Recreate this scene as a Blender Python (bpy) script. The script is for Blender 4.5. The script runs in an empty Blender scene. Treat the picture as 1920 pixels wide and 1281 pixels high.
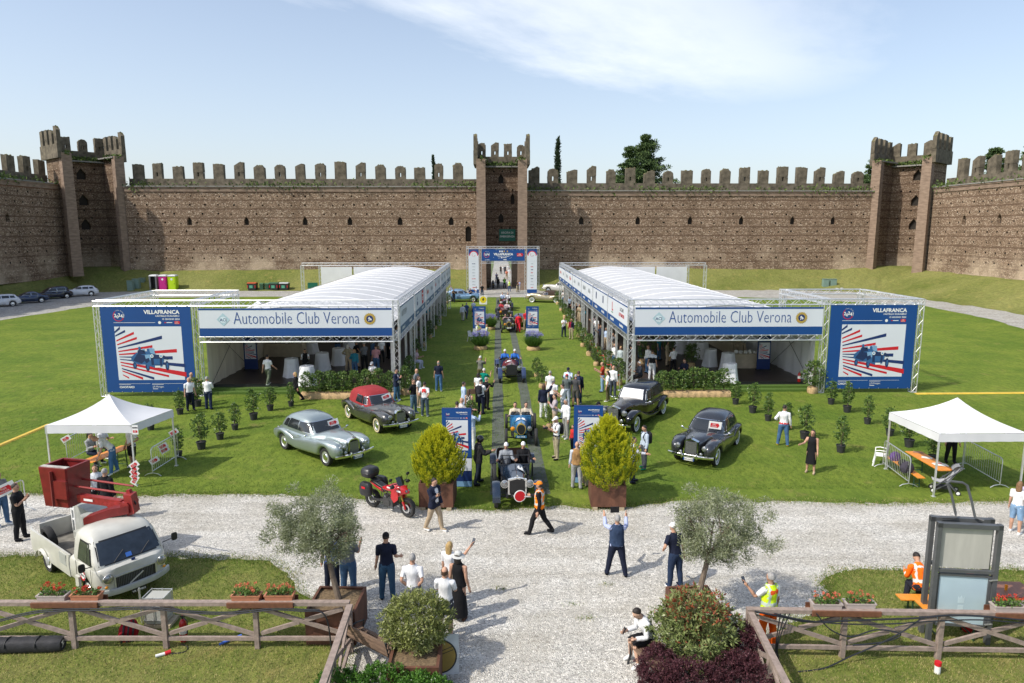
import bpy, bmesh, math, random
import numpy as np
from mathutils import Vector, Matrix, Euler
from mathutils.geometry import tessellate_polygon
R=math.radians; rnd=random.Random(7); PI=math.pi
sc=bpy.context.scene; COL=sc.collection
# ---------------------------------------------------------------- camera
CAMH=9.2; FPX=1300.0; PITCH=R(9.18); YAW=math.atan(28/1300)
cd=bpy.data.cameras.new('camera'); cam=bpy.data.objects.new('camera',cd); COL.objects.link(cam)
cd.sensor_width=36; cd.lens=FPX/1920*36; cd.clip_end=6000; cd.clip_start=0.1
cam.location=(0,0,CAMH); cam.rotation_euler=(R(90)-PITCH,0,-YAW); sc.camera=cam
# ---------------------------------------------------------------- world
SUN_EL=R(47); SUN_AZ=R(241)          # azimuth clockwise from +Y
w=bpy.data.worlds.new('World'); sc.world=w; w.use_nodes=True
nt=w.node_tree; nt.nodes.clear()
def wn(t,**k):
    n=nt.nodes.new(t)
    for a,b in k.items(): setattr(n,a,b)
    return n
def wmath(op,a,b=None,c=None):
    n=wn('ShaderNodeMath',operation=op)
    for i,v in enumerate((a,b,c)):
        if v is None: continue
        if isinstance(v,(int,float)): n.inputs[i].default_value=v
        else: nt.links.new(v,n.inputs[i])
    return n.outputs[0]
sky=wn('ShaderNodeTexSky',sky_type='NISHITA'); sky.sun_disc=False; sky.sun_elevation=SUN_EL; sky.sun_rotation=SUN_AZ
sky.air_density=1.0; sky.dust_density=2.4; sky.ozone_density=1.6; sky.altitude=50
tc=wn('ShaderNodeTexCoord'); sep=wn('ShaderNodeSeparateXYZ'); nt.links.new(tc.outputs['Generated'],sep.inputs[0])
zc=wmath('MAXIMUM',sep.outputs[2],0.03)
pu=wmath('DIVIDE',sep.outputs[0],zc); pv=wmath('DIVIDE',sep.outputs[1],zc)
# cirrus streak: distance from a line across the sky plane
du=wmath('MULTIPLY_ADD',pu,0.83,wmath('MULTIPLY',pv,-0.56)); al=wmath('MULTIPLY_ADD',pu,0.56,wmath('MULTIPLY',pv,0.83))
cmb=wn('ShaderNodeCombineXYZ'); nt.links.new(wmath('MULTIPLY',du,1.3),cmb.inputs[0]); nt.links.new(wmath('MULTIPLY',al,0.55),cmb.inputs[1])
nz=wn('ShaderNodeTexNoise'); nz.inputs['Scale'].default_value=1.5; nz.inputs['Detail'].default_value=8; nz.inputs['Roughness'].default_value=.6; nt.links.new(cmb.outputs[0],nz.inputs['Vector'])
nz2=wn('ShaderNodeTexNoise'); nz2.inputs['Scale'].default_value=.35; nz2.inputs['Detail'].default_value=5; nt.links.new(cmb.outputs[0],nz2.inputs['Vector'])
warp=wmath('MULTIPLY_ADD',nz.outputs[0],1.3,-0.65)
dd=wmath('ABSOLUTE',wmath('ADD',wmath('ADD',du,1.45),warp))
band=wn('ShaderNodeMapRange'); band.interpolation_type='SMOOTHSTEP'; nt.links.new(dd,band.inputs[0]); band.inputs[1].default_value=1.6; band.inputs[2].default_value=.1; band.inputs[3].default_value=0; band.inputs[4].default_value=1
thin=wn('ShaderNodeMapRange'); nt.links.new(nz2.outputs[0],thin.inputs[0]); thin.inputs[1].default_value=.5; thin.inputs[2].default_value=.8; thin.inputs[3].default_value=0; thin.inputs[4].default_value=.4
fd=wn('ShaderNodeMapRange'); fd.interpolation_type='SMOOTHSTEP'; nt.links.new(sep.outputs[2],fd.inputs[0]); fd.inputs[1].default_value=.12; fd.inputs[2].default_value=.215
cl=wmath('MAXIMUM',wmath('MULTIPLY',wmath('MULTIPLY',band.outputs[0],fd.outputs[0]),wmath('MULTIPLY_ADD',nz.outputs[0],.7,.35)),thin.outputs[0])
hz=wn('ShaderNodeMapRange'); nt.links.new(sep.outputs[2],hz.inputs[0]); hz.inputs[1].default_value=.0; hz.inputs[2].default_value=.42; hz.inputs[3].default_value=.38; hz.inputs[4].default_value=.10
cl=wmath('MINIMUM',wmath('MAXIMUM',cl,hz.outputs[0]),.95)
mx=wn('ShaderNodeMix',data_type='RGBA'); nt.links.new(cl,mx.inputs[0]); nt.links.new(sky.outputs[0],mx.inputs[6]); mx.inputs[7].default_value=(5.9,6.2,6.6,1)
bg=wn('ShaderNodeBackground'); bg.inputs[1].default_value=.15; nt.links.new(mx.outputs[2],bg.inputs[0])
wo=wn('ShaderNodeOutputWorld'); nt.links.new(bg.outputs[0],wo.inputs[0])
# ---------------------------------------------------------------- sun
sd=bpy.data.lights.new('sun','SUN'); sd.energy=3.3; sd.angle=R(.53); sd.color=(1,.95,.86)
so=bpy.data.objects.new('sun',sd); COL.objects.link(so)
sdir=Vector((math.sin(SUN_AZ)*math.cos(SUN_EL),math.cos(SUN_AZ)*math.cos(SUN_EL),math.sin(SUN_EL)))
so.rotation_euler=sdir.to_track_quat('Z','Y').to_euler(); so.location=(-40,-30,60)
vs=sc.view_settings; vs.view_transform='Standard'; vs.look='None'; vs.gamma=1; vs.exposure=.32; vs.use_curve_mapping=False
sc.render.engine='CYCLES'
try: sc.cycles.use_denoising=True; sc.cycles.max_bounces=6; sc.cycles.transparent_max_bounces=6
except Exception: pass
# ---------------------------------------------------------------- photo pixel -> place
def ray(px,py):
    x=(px-960)/FPX; v=(py-640.5)/FPX
    fy=math.cos(PITCH)-v*math.sin(PITCH); fz=-math.sin(PITCH)-v*math.cos(PITCH)
    return Vector((x*math.cos(YAW)+fy*math.sin(YAW),-x*math.sin(YAW)+fy*math.cos(YAW),fz))
def G(px,py,z=0.0):
    r=ray(px,py); t=(z-CAMH)/r.z; return Vector((r.x*t,r.y*t,z))
def PY(px,py,Y):
    r=ray(px,py); t=Y/r.y; return Vector((r.x*t,Y,CAMH+r.z*t))
# ---------------------------------------------------------------- materials
MC={}
def mat(name,col,rough=.6,metal=0.0,var=.12,scale=6.0,bump=0.0,bscale=None,island=0.0,spec=.5,coat=0.0,stretch=(1,1,1),col2=None,trans=0.0):
    if name in MC: return MC[name]
    m=bpy.data.materials.new(name); m.use_nodes=True; MC[name]=m
    t=m.node_tree; b=t.nodes['Principled BSDF']
    b.inputs['Roughness'].default_value=rough; b.inputs['Metallic'].default_value=metal
    b.inputs['Specular IOR Level'].default_value=spec; b.inputs['Coat Weight'].default_value=coat; b.inputs['Coat Roughness'].default_value=.04
    c=t.nodes.new('ShaderNodeTexCoord'); mp=t.nodes.new('ShaderNodeMapping'); mp.inputs['Scale'].default_value=stretch
    t.links.new(c.outputs['Object'],mp.inputs[0])
    n=t.nodes.new('ShaderNodeTexNoise'); n.inputs['Scale'].default_value=scale; n.inputs['Detail'].default_value=5
    t.links.new(mp.outputs[0],n.inputs['Vector'])
    mr=t.nodes.new('ShaderNodeMapRange'); mr.inputs[1].default_value=.3; mr.inputs[2].default_value=.7
    t.links.new(n.outputs[0],mr.inputs[0]); fac=mr.outputs[0]
    if island>0:
        g=t.nodes.new('ShaderNodeNewGeometry'); mm=t.nodes.new('ShaderNodeMix'); mm.inputs[0].default_value=island
        t.links.new(fac,mm.inputs[2]); t.links.new(g.outputs['Random Per Island'],mm.inputs[3]); fac=mm.outputs[0]
    mx=t.nodes.new('ShaderNodeMix'); mx.data_type='RGBA'; t.links.new(fac,mx.inputs[0])
    c2=col2 if col2 else tuple(min(1,x*(1+var)) for x in col[:3])
    c1=tuple(x*(1-var) for x in col[:3]) if not col2 else col
    mx.inputs[6].default_value=(*c1[:3],1); mx.inputs[7].default_value=(*c2[:3],1)
    t.links.new(mx.outputs[2],b.inputs['Base Color'])
    if bump>0:
        n2=t.nodes.new('ShaderNodeTexNoise'); n2.inputs['Scale'].default_value=bscale or scale*4; n2.inputs['Detail'].default_value=6
        t.links.new(mp.outputs[0],n2.inputs['Vector'])
        bp=t.nodes.new('ShaderNodeBump'); bp.inputs['Strength'].default_value=bump; bp.inputs['Distance'].default_value=.03
        t.links.new(n2.outputs[0],bp.inputs['Height']); t.links.new(bp.outputs[0],b.inputs['Normal'])
    if trans>0:
        tr=t.nodes.new('ShaderNodeBsdfTranslucent'); t.links.new(mx.outputs[2],tr.inputs[0])
        ms=t.nodes.new('ShaderNodeMixShader'); ms.inputs[0].default_value=trans
        t.links.new(b.outputs[0],ms.inputs[1]); t.links.new(tr.outputs[0],ms.inputs[2])
        t.links.new(ms.outputs[0],t.nodes['Material Output'].inputs[0])
    return m
def S(r,g,b):   # sRGB 0-255 -> linear
    f=lambda c:(c/255/12.92 if c/255<=.04045 else ((c/255+.055)/1.055)**2.4)
    return (f(r),f(g),f(b))
def cloth(c,n=None):
    k='cloth_%d_%d_%d'%tuple(int(x*255) for x in c)
    return mat(k,c,.85,0,.16,7,.55,11,spec=.2,stretch=(1.3,1.3,.7))
STEEL=mat('galvanised_steel',(.62,.63,.64),.38,.75,.12,9)
ALU=mat('aluminium_truss',(.72,.73,.74),.33,.65,.10,5)
CHROME=mat('chrome',(.82,.82,.82),.08,1,.03)
GLASS=mat('dark_glass',(.018,.022,.026),.05,0,.2,2,spec=.8)
PLENS=mat('lamp_lens',(.34,.35,.35),.06,.7,.25,40)
RUB=mat('tyre_rubber',(.022,.022,.022),.8,0,.25,20)
BLK=mat('black_plastic',(.015,.015,.016),.5,0,.2,12)
DKGREY=mat('dark_grey_paint',(.10,.105,.11),.45,.2,.12,5,.05)
WHITE=mat('white_paint',(.78,.78,.76),.5,0,.05,5)
FABW=mat('white_tent_fabric',(.66,.665,.675),.6,0,.05,1.2,.12,3,trans=.04)
CREAM=mat('cream_lining',(.66,.60,.48),.8,0,.08,2,.3,3,stretch=(1,4,.3))
BLUE=mat('banner_blue',S(5,66,130),.55,0,.05,.8)
BANW=mat('banner_white',(.64,.67,.72),.55,0,.03,.8)
RED=mat('print_red',S(196,22,36),.55,0,.06)
NAVY=mat('print_navy',S(16,44,100),.55,0,.05)
LBLUE=mat('print_light_blue',S(120,160,195),.55,0,.1)
PGREY=mat('print_grey',S(165,172,178),.55,0,.05)
GOLD=mat('print_gold',S(190,160,80),.45,.3,.15,20)
CORTEN=mat('corten_steel',(.12,.05,.028),.75,0,.35,5,.2,18,stretch=(1,1,.4))
SOIL=mat('soil',(.16,.11,.06),.95,0,.45,18,.6,40)
POT=mat('black_pot',(.03,.031,.033),.6,0,.2,8)
HESS=mat('hessian',(.48,.33,.17),.9,0,.2,14,.5,40)
WOODR=mat('weathered_rail',(.29,.225,.19),.75,0,.22,9,.25,30,stretch=(1,1,1))
ORW=mat('orange_varnished_wood',(.75,.27,.03),.4,0,.15,4,.1,12,stretch=(8,1,1))
BARK=mat('bark',(.15,.115,.085),.9,0,.35,12,.6,22,stretch=(1,1,.3))
TERRA=mat('terracotta_plastic',(.42,.17,.09),.6,0,.1,8)
# ---------------------------------------------------------------- mesh builder
I4=Matrix.Identity(4)
class MB:
    def __init__(s,m=None): s.v=[];s.f=[];s.mi=[];s.mats=[];s.T=I4.copy(); s.m=m; s.cur=0; s.use(m) if m else None
    def use(s,m):
        if m not in s.mats: s.mats.append(m)
        s.cur=s.mats.index(m); return s
    def at(s,loc=(0,0,0),rz=0,rx=0,ry=0,sc=1):
        s.T=Matrix.Translation(loc)@Euler((rx,ry,rz)).to_matrix().to_4x4()@Matrix.Scale(sc,4); return s
    def add(s,vs,fs):
        b=len(s.v); T=s.T
        if T==I4: s.v.extend(tuple(p) for p in vs)
        else: s.v.extend(tuple(T@Vector(p)) for p in vs)
        for f in fs: s.f.append(tuple(b+i for i in f)); s.mi.append(s.cur)
        return s
    def box(s,c,d,rz=0,taper=1.0):
        x,y,z=d[0]/2,d[1]/2,d[2]/2; C,Sn=math.cos(rz),math.sin(rz); vs=[]
        for k,t in ((-z,1.0),(z,taper)):
            for a,b in ((-x,-y),(x,-y),(x,y),(-x,y)):
                a*=t;b*=t; vs.append((c[0]+a*C-b*Sn,c[1]+a*Sn+b*C,c[2]+k))
        return s.add(vs,[(3,2,1,0),(4,5,6,7),(0,1,5,4),(1,2,6,5),(2,3,7,6),(3,0,4,7)])
    def bar(s,p0,p1,w,h=None,up=(0,0,1)):
        h=h or w; a=Vector(p0);b=Vector(p1); d=(b-a).normalized(); u=Vector(up)
        if abs(d.dot(u))>.98: u=Vector((0,1,0))
        sd=d.cross(u).normalized(); u=sd.cross(d); sd=sd*w/2; u=u*h/2; vs=[]
        for p in (a,b):
            for q in (-sd-u,sd-u,sd+u,-sd+u): vs.append(p+q)
        return s.add(vs,[(3,2,1,0),(4,5,6,7),(0,1,5,4),(1,2,6,5),(2,3,7,6),(3,0,4,7)])
    def cyl(s,p0,p1,r0,r1=None,n=8,caps=True):
        return s.tube([p0,p1],[r0,r0 if r1 is None else r1],n,caps)
    def tube(s,pts,r,n=6,caps=True):
        pts=[Vector(p) for p in pts]; k=len(pts)
        if not hasattr(r,'__len__'): r=[r]*k
        rings=[]; pu=None
        for i,p in enumerate(pts):
            d=(pts[min(i+1,k-1)]-pts[max(i-1,0)]).normalized()
            if pu is None: pu=Vector((0,0,1)) if abs(d.z)<.9 else Vector((1,0,0))
            sd=d.cross(pu).normalized(); u=sd.cross(d).normalized(); pu=u
            rings.append([p+(sd*math.cos(2*PI*j/n)+u*math.sin(2*PI*j/n))*r[i] for j in range(n)])
        return s.loft(rings,caps)
    def loft(s,rings,caps=True,closed=True):
        n=len(rings[0]); vs=[p for r in rings for p in r]; fs=[]
        for i in range(len(rings)-1):
            for j in range(n if closed else n-1):
                j2=(j+1)%n; fs.append((i*n+j,i*n+j2,(i+1)*n+j2,(i+1)*n+j))
        if caps: fs.append(tuple(range(n-1,-1,-1))); fs.append(tuple((len(rings)-1)*n+j for j in range(n)))
        return s.add(vs,fs)
    def lathe(s,prof,n=16,M=None,ang=2*PI):
        M=M or I4; full=ang>6.28; c=n if full else n+1
        rings=[[M@Vector((r*math.cos(ang*j/n),r*math.sin(ang*j/n),z)) for j in range(c)] for r,z in prof]
        return s.loft(rings,False,full)
    def ell(s,c,rad,nu=10,nv=6,lo=-PI/2,hi=PI/2):
        rings=[]
        for i in range(nv+1):
            t=lo+(hi-lo)*i/nv; t=max(-PI/2+.02,min(PI/2-.02,t))
            rings.append([(c[0]+rad[0]*math.cos(t)*math.cos(2*PI*j/nu),c[1]+rad[1]*math.cos(t)*math.sin(2*PI*j/nu),c[2]+rad[2]*math.sin(t)) for j in range(nu)])
        return s.loft(rings,True)
    def poly(s,pts): return s.add(pts,[tuple(range(len(pts)))])
    def prism(s,pts,h,M=None):      # pts 2d, extruded along z by h
        M=M or I4; n=len(pts)
        vs=[M@Vector((p[0],p[1],0)) for p in pts]+[M@Vector((p[0],p[1],h)) for p in pts]
        tri=tessellate_polygon([[Vector((p[0],p[1],0)) for p in pts]])
        fs=[(i,(i+1)%n,(i+1)%n+n,i+n) for i in range(n)]
        fs+= [tuple(t) for t in tri]+[tuple(i+n for i in t) for t in tri]
        return s.add(vs,fs)
    def disc(s,c,r,n=16,M=None,ry=None):
        M=M or I4; return s.add([M@Vector((c[0]+r*math.cos(2*PI*j/n),c[1]+(ry or r)*math.sin(2*PI*j/n),c[2])) for j in range(n)],[tuple(range(n))])
    def build(s,name,parent=None,sharp=38,loc=None,rz=None,kind=None):
        me=bpy.data.meshes.new(name); me.from_pydata(s.v,[],s.f)
        for m in s.mats: me.materials.append(m)
        if len(s.mats)>1: me.polygons.foreach_set('material_index',s.mi)
        bm=bmesh.new(); bm.from_mesh(me); bmesh.ops.recalc_face_normals(bm,faces=bm.faces); bm.to_mesh(me); bm.free()
        if sharp: me.shade_smooth(); me.set_sharp_from_angle(angle=R(sharp))
        o=link(name,me,parent,loc,rz)
        if kind: o['kind']=kind
        return o
def link(name,me,parent=None,loc=None,rz=None):
    o=bpy.data.objects.new(name,me); COL.objects.link(o)
    if parent: o.parent=parent
    if loc is not None: o.location=loc
    if rz is not None: o.rotation_euler=(0,0,rz)
    return o
def tag(o,label,cat,group=None):
    o['label']=label; o['category']=cat
    if group: o['group']=group
    return o
def struct(o,kind='structure'): o['kind']=kind; return o
def thing(name,label,cat,loc=(0,0,0),rz=0,group=None):
    o=bpy.data.objects.new(name,None); COL.objects.link(o); o.location=loc; o.rotation_euler=(0,0,rz); o.empty_display_size=.2
    return tag(o,label,cat,group)
KIDS={}
def dup(root,loc,rz,label=None,group=None,sc=None,depth=0,parent=None):
    r=root.copy(); COL.objects.link(r)
    if depth==0:
        r.location=loc; r.rotation_euler=(0,0,rz)
        if label: r['label']=label
        if group: r['group']=group
        if sc is not None: r.scale=sc if hasattr(sc,'__len__') else (sc,)*3
    else: r.parent=parent
    for ch in list(root.children): dup(ch,None,0,depth=depth+1,parent=r)
    return r
TC={}
def text(mb,s,size,M,align='CENTER',bold=0.0,sx=1.0):
    """flat lettering, M places the baseline plane"""
    k=(s,align,bold)
    if k not in TC:
        c=bpy.data.curves.new('lettering','FONT'); c.body=s; c.size=1; c.align_x=align; c.offset=bold; c.resolution_u=2
        o=bpy.data.objects.new('lettering',c); COL.objects.link(o)
        dg=bpy.context.evaluated_depsgraph_get(); me=o.evaluated_get(dg).to_mesh()
        TC[k]=([v.co.copy() for v in me.vertices],[tuple(p.vertices) for p in me.polygons])
        o.evaluated_get(dg).to_mesh_clear(); bpy.data.objects.remove(o); bpy.data.curves.remove(c)
    vs,fs=TC[k]; mb.add([M@Vector((v.x*size*sx,v.y*size,0)) for v in vs],fs)
def wallM(o,ux,n=None):    # plane with x axis ux (horizontal), y axis up
    ux=Vector(ux).normalized(); uz=Vector((0,0,1)); nn=ux.cross(uz)
    M=Matrix.Identity(4)
    for i in range(3): M[i][0]=ux[i]; M[i][1]=uz[i]; M[i][2]=nn[i]; M[i][3]=o[i]
    return M
def npmesh(name,verts,faces,mats,parent=None,mi=None,smooth=False):
    me=bpy.data.meshes.new(name); verts=np.asarray(verts,dtype=np.float32); faces=np.asarray(faces,dtype=np.int32)
    me.vertices.add(len(verts)); me.vertices.foreach_set('co',verts.ravel())
    k=faces.shape[1]; me.loops.add(faces.size); me.loops.foreach_set('vertex_index',faces.ravel())
    me.polygons.add(len(faces)); me.polygons.foreach_set('loop_start',np.arange(0,faces.size,k,dtype=np.int32))
    for m in mats: me.materials.append(m)
    if mi is not None: me.polygons.foreach_set('material_index',np.asarray(mi,dtype=np.int32))
    me.update(calc_edges=True)
    if smooth: me.shade_smooth()
    return link(name,me,parent)
NR=np.random.default_rng(11)
def leaves(pts,dirs,ln,wd,bend=.25,rng=NR):
    """diamond leaves at pts along dirs -> verts,faces (4 verts, 1 quad each)"""
    n=len(pts); d=dirs/np.maximum(1e-6,np.linalg.norm(dirs,axis=1))[:,None]
    r=rng.normal(size=(n,3)); s=np.cross(d,r); s/=np.maximum(1e-6,np.linalg.norm(s,axis=1))[:,None]
    L=(ln*(.7+.6*rng.random(n)))[:,None]; W=(wd*(.7+.6*rng.random(n)))[:,None]
    up=np.cross(s,d); v=np.empty((n,4,3)); v[:,0]=pts; v[:,1]=pts+d*L*.5+s*W*.5+up*L*bend*.3; v[:,2]=pts+d*L; v[:,3]=pts+d*L*.5-s*W*.5+up*L*bend*.3
    return v.reshape(-1,3),np.arange(n*4).reshape(-1,4)
def cloud(n,c,rad,rng=NR,shell=.6):
    u=rng.normal(size=(n,3)); u/=np.linalg.norm(u,axis=1)[:,None]; r=(shell+(1-shell)*rng.random(n))**1.0
    return np.asarray(c)+u*np.asarray(rad)*r[:,None],u
def foliage(name,mats,clumps,per,ln,wd,parent=None,shell=.3,up=.35,rng=NR,out=.8):
    """clumps: list of (centre, radius triple)"""
    P=[];D=[]
    for c,r in clumps:
        p,u=cloud(per,c,r,rng,shell); P.append(p); D.append(u*out+rng.normal(size=u.shape)*.5+np.array([0,0,up]))
    v,f=leaves(np.concatenate(P),np.concatenate(D),ln,wd,rng=rng)
    return npmesh(name,v,f,mats,parent,mi=rng.integers(0,len(mats),len(f)) if len(mats)>1 else None)
# ================================================================ ground
def nodemat(name):
    m=bpy.data.materials.new(name); m.use_nodes=True; MC[name]=m; return m,m.node_tree,m.node_tree.nodes['Principled BSDF']
def N(t,ty,ins=None,**k):
    n=t.nodes.new(ty)
    for a,b in k.items(): setattr(n,a,b)
    for a,b in (ins or {}).items():
        if hasattr(b,'node'): t.links.new(b,n.inputs[a])
        else: n.inputs[a].default_value=b
    return n
def ramp(t,fac,stops):
    n=t.nodes.new('ShaderNodeValToRGB'); t.links.new(fac,n.inputs[0]); e=n.color_ramp.elements
    while len(e)<len(stops): e.new(.5)
    for i,(p,c) in enumerate(stops): e[i].position=p; e[i].color=(*c,1)
    return n.outputs[0]
def mix(t,f,a,b,bt='MIX'):
    n=N(t,'ShaderNodeMix',data_type='RGBA',blend_type=bt)
    for i,v in ((0,f),(6,a),(7,b)):
        if hasattr(v,'node'): t.links.new(v,n.inputs[i])
        else: n.inputs[i].default_value=v if i==0 else (*v,1)
    return n.outputs[2]
def mrange(t,v,a,b,c=0,d=1):
    n=N(t,'ShaderNodeMapRange',{0:v,1:a,2:b,3:c,4:d}); return n.outputs[0]
def grassmat(name,c1,c2,c3,dry,fine=90,patch=.25):
    m,t,b=nodemat(name); co=N(t,'ShaderNodeTexCoord').outputs['Object']
    n1=N(t,'ShaderNodeTexNoise',{'Vector':co,'Scale':patch,'Detail':7,'Roughness':.62}).outputs[0]
    mp=N(t,'ShaderNodeMapping',{0:co,3:(1,.55,1)}).outputs[0]
    n2=N(t,'ShaderNodeTexNoise',{'Vector':mp,'Scale':9,'Detail':9,'Roughness':.75}).outputs[0]
    n3=N(t,'ShaderNodeTexNoise',{'Vector':mp,'Scale':fine,'Detail':3,'Roughness':.7}).outputs[0]
    base=mix(t,mrange(t,n1,.35,.65),c1,c2); base=mix(t,mrange(t,n2,.35,.7),base,c3)
    n4=N(t,'ShaderNodeTexNoise',{'Vector':co,'Scale':.9,'Detail':9,'Roughness':.7,'Distortion':.4}).outputs[0]
    base=mix(t,mrange(t,n4,.56,.75,0,dry),base,(.30,.25,.09))
    n5=N(t,'ShaderNodeTexNoise',{'Vector':N(t,'ShaderNodeMapping',{0:co,3:(1,.38,1)}).outputs[0],'Scale':4.2,'Detail':10,'Roughness':.8}).outputs[0]
    base=mix(t,.8,base,mix(t,mrange(t,n5,.36,.64),(.55,.60,.6),(1.35,1.3,1.2)),'MULTIPLY')
    base=mix(t,.7,base,mix(t,mrange(t,n3,.3,.7),(.35,.35,.35),(1.5,1.5,1.4)),'MULTIPLY')
    t.links.new(base,b.inputs['Base Color']); b.inputs['Roughness'].default_value=.9; b.inputs['Specular IOR Level'].default_value=.15
    h=N(t,'ShaderNodeMath',{0:n2,1:n3},operation='ADD').outputs[0]
    t.links.new(N(t,'ShaderNodeBump',{'Height':h,'Strength':.55,'Distance':.06}).outputs[0],b.inputs['Normal'])
    return m
LAWN=grassmat('lawn_grass',(.088,.155,.020),(.215,.262,.042),(.145,.21,.030),.75)
BANK=grassmat('bank_grass',(.11,.14,.03),(.27,.26,.10),(.17,.19,.05),1.25,60,.12)
DRY=grassmat('dry_grass',(.13,.185,.032),(.29,.275,.10),(.20,.22,.055),1.2,110,.5)
def gravelmat(name,tone,sc_=26):
    m,t,b=nodemat(name); co=N(t,'ShaderNodeTexCoord').outputs['Object']
    v=N(t,'ShaderNodeTexVoronoi',{'Vector':co,'Scale':sc_,'Randomness':1}); 
    v2=N(t,'ShaderNodeTexVoronoi',{'Vector':co,'Scale':sc_*.45,'Randomness':1})
    sp=N(t,'ShaderNodeSeparateColor',{0:v.outputs['Color']}).outputs[0]; sp2=N(t,'ShaderNodeSeparateColor',{0:v2.outputs['Color']}).outputs[0]
    c=ramp(t,sp,[(0,tuple(x*.42 for x in tone)),(.2,tuple(x*.78 for x in tone)),(.75,tone),(1,tuple(min(1,x*1.35) for x in tone))])
    c=mix(t,.35,c,ramp(t,sp2,[(0,(.45,.45,.45)),(.5,(1,1,1)),(1,(1.25,1.25,1.25))]),'MULTIPLY')
    n=N(t,'ShaderNodeTexNoise',{'Vector':co,'Scale':.55,'Detail':8,'Roughness':.65}).outputs[0]
    c=mix(t,mrange(t,n,.42,.72,0,.55),c,(tone[0]*.62,tone[1]*.58,tone[2]*.5))
    n2=N(t,'ShaderNodeTexNoise',{'Vector':co,'Scale':1.3,'Detail':9,'Roughness':.72}).outputs[0]
    c=mix(t,mrange(t,n2,.66,.78,0,.55),c,(.16,.15,.06))
    n3=N(t,'ShaderNodeTexNoise',{'Vector':N(t,'ShaderNodeMapping',{0:co,3:(.16,1.5,1)}).outputs[0],'Scale':.9,'Detail':7,'Roughness':.7}).outputs[0]
    c=mix(t,.7,c,mix(t,mrange(t,n3,.36,.64),(.72,.70,.66),(1.1,1.1,1.1)),'MULTIPLY')
    t.links.new(c,b.inputs['Base Color']); b.inputs['Roughness'].default_value=.95; b.inputs['Specular IOR Level'].default_value=.2
    t.links.new(N(t,'ShaderNodeBump',{'Height':v.outputs['Distance'],'Strength':.8,'Distance':.04}).outputs[0],b.inputs['Normal'])
    return m
GRAV=gravelmat('gravel_stone',(.67,.645,.595),34); ROAD=gravelmat('road_gravel',(.46,.45,.42),14)
def sheet(name,pts,m,z,ragged=0,sub=.35,seed=3,kind='structure'):
    rg=random.Random(seed); out=[]
    for i in range(len(pts)):
        a=Vector(pts[i][:2]);b=Vector(pts[(i+1)%len(pts)][:2]); n=max(1,int((b-a).length/sub)) if ragged else 1
        for k in range(n):
            p=a.lerp(b,k/n)
            if ragged and k: p+=Vector((rg.gauss(0,ragged),rg.gauss(0,ragged)))
            out.append(Vector((p.x,p.y,0)))
    tri=tessellate_polygon([out]); mb=MB(m); mb.add([(p.x,p.y,z) for p in out],[tuple(t) for t in tri])
    return struct(mb.build(name,sharp=0),kind)
sheet('ground',[(-1500,-300),(1500,-300),(1500,3000),(-1500,3000)],mat('far_field',(.11,.14,.05),.95,0,.4,.02),-.03)
# lawn inside the walls: a subdivided, faintly uneven sheet
mb=MB(LAWN); nx,ny=70,62; xs=[-90+180*i/nx for i in range(nx+1)]; ys=[6+102*j/ny for j in range(ny+1)]
vs=[(x,y,0.0) for y in ys for x in xs]; fs=[(j*(nx+1)+i,j*(nx+1)+i+1,(j+1)*(nx+1)+i+1,(j+1)*(nx+1)+i) for j in range(ny) for i in range(nx)]
mb.add(vs,fs); struct(mb.build('lawn',sharp=0))
# foreground gravel forecourt and path
gp=[(-260,925),(60,925),(240,930),(420,926),(560,930),(700,938),(800,950),(920,958),(1060,948),(1110,955),(1200,948),(1260,940),(1500,940),(1650,945),(1900,940),(2200,945),
    (2200,1074),(1900,1070),(1600,1070),(1545,1085),(1552,1130),(1500,1165),(1440,1190),(1420,1240),(1440,1330),(640,1330),(650,1220),(622,1150),(560,1112),(540,1075),(505,1052),(260,1040),(-260,1048)]
GP=[G(*p) for p in gp]
sheet('gravel_forecourt',GP,GRAV,.006,.07,.28)
# dry grass foreground beyond gravel (near the camera)
fgL=[(-400,1046),(260,1038),(500,1050),(540,1078),(562,1115),(620,1152),(648,1220),(640,1420),(-500,1420)]
fgR=[(2300,1072),(1900,1068),(1600,1068),(1543,1085),(1550,1130),(1500,1163),(1440,1188),(1420,1240),(1440,1420),(2300,1420)]
FGL=[G(*p) for p in fgL]; FGR=[G(*p) for p in fgR]
sheet('grass_verge_west',FGL,DRY,.003); sheet('grass_verge_east',FGR,DRY,.003)
# back road ring
rd=[(-300,586),(0,573),(180,548),(430,541),(850,541),(1045,541),(1330,539),(1600,545),(1750,556),(1920,580),(2300,640),(2300,680),(1920,617),(1850,597),(1730,573),(1480,560),(1330,556),(1060,556),(850,556),(560,556),(300,558),(180,573),(0,601),(-300,660)]
sheet('gravel_road',[G(*p) for p in rd],ROAD,.008,.12,1.2)
sheet('gate_road',[(-1.6,95),(4.2,95),(3.4,107),(3.0,240),(-.6,240),(-1.2,107)],ROAD,.012,.05,1)
# driving mats: two pale tracks of mesh over the lawn
MATT=mat('track_mesh',(.085,.098,.075),.9,0,.3,1.5,.5,60)
for x0,x1,xx0,xx1 in ((-.27,.30,-.12,.34),(1.31,1.86,1.04,1.56)):
    mb=MB(MATT); nn=90
    mb.add([(x0+(xx0-x0)*k/nn+rnd.gauss(0,.015),23.2+(94.5-23.2)*k/nn,.009) for k in range(nn+1)]+[(x1+(xx1-x1)*k/nn+rnd.gauss(0,.015),23.2+(94.5-23.2)*k/nn,.009) for k in range(nn+1)],[(k,k+1,nn+2+k,nn+1+k) for k in range(nn)])
    struct(mb.build('driving_track',sharp=0))
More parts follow.
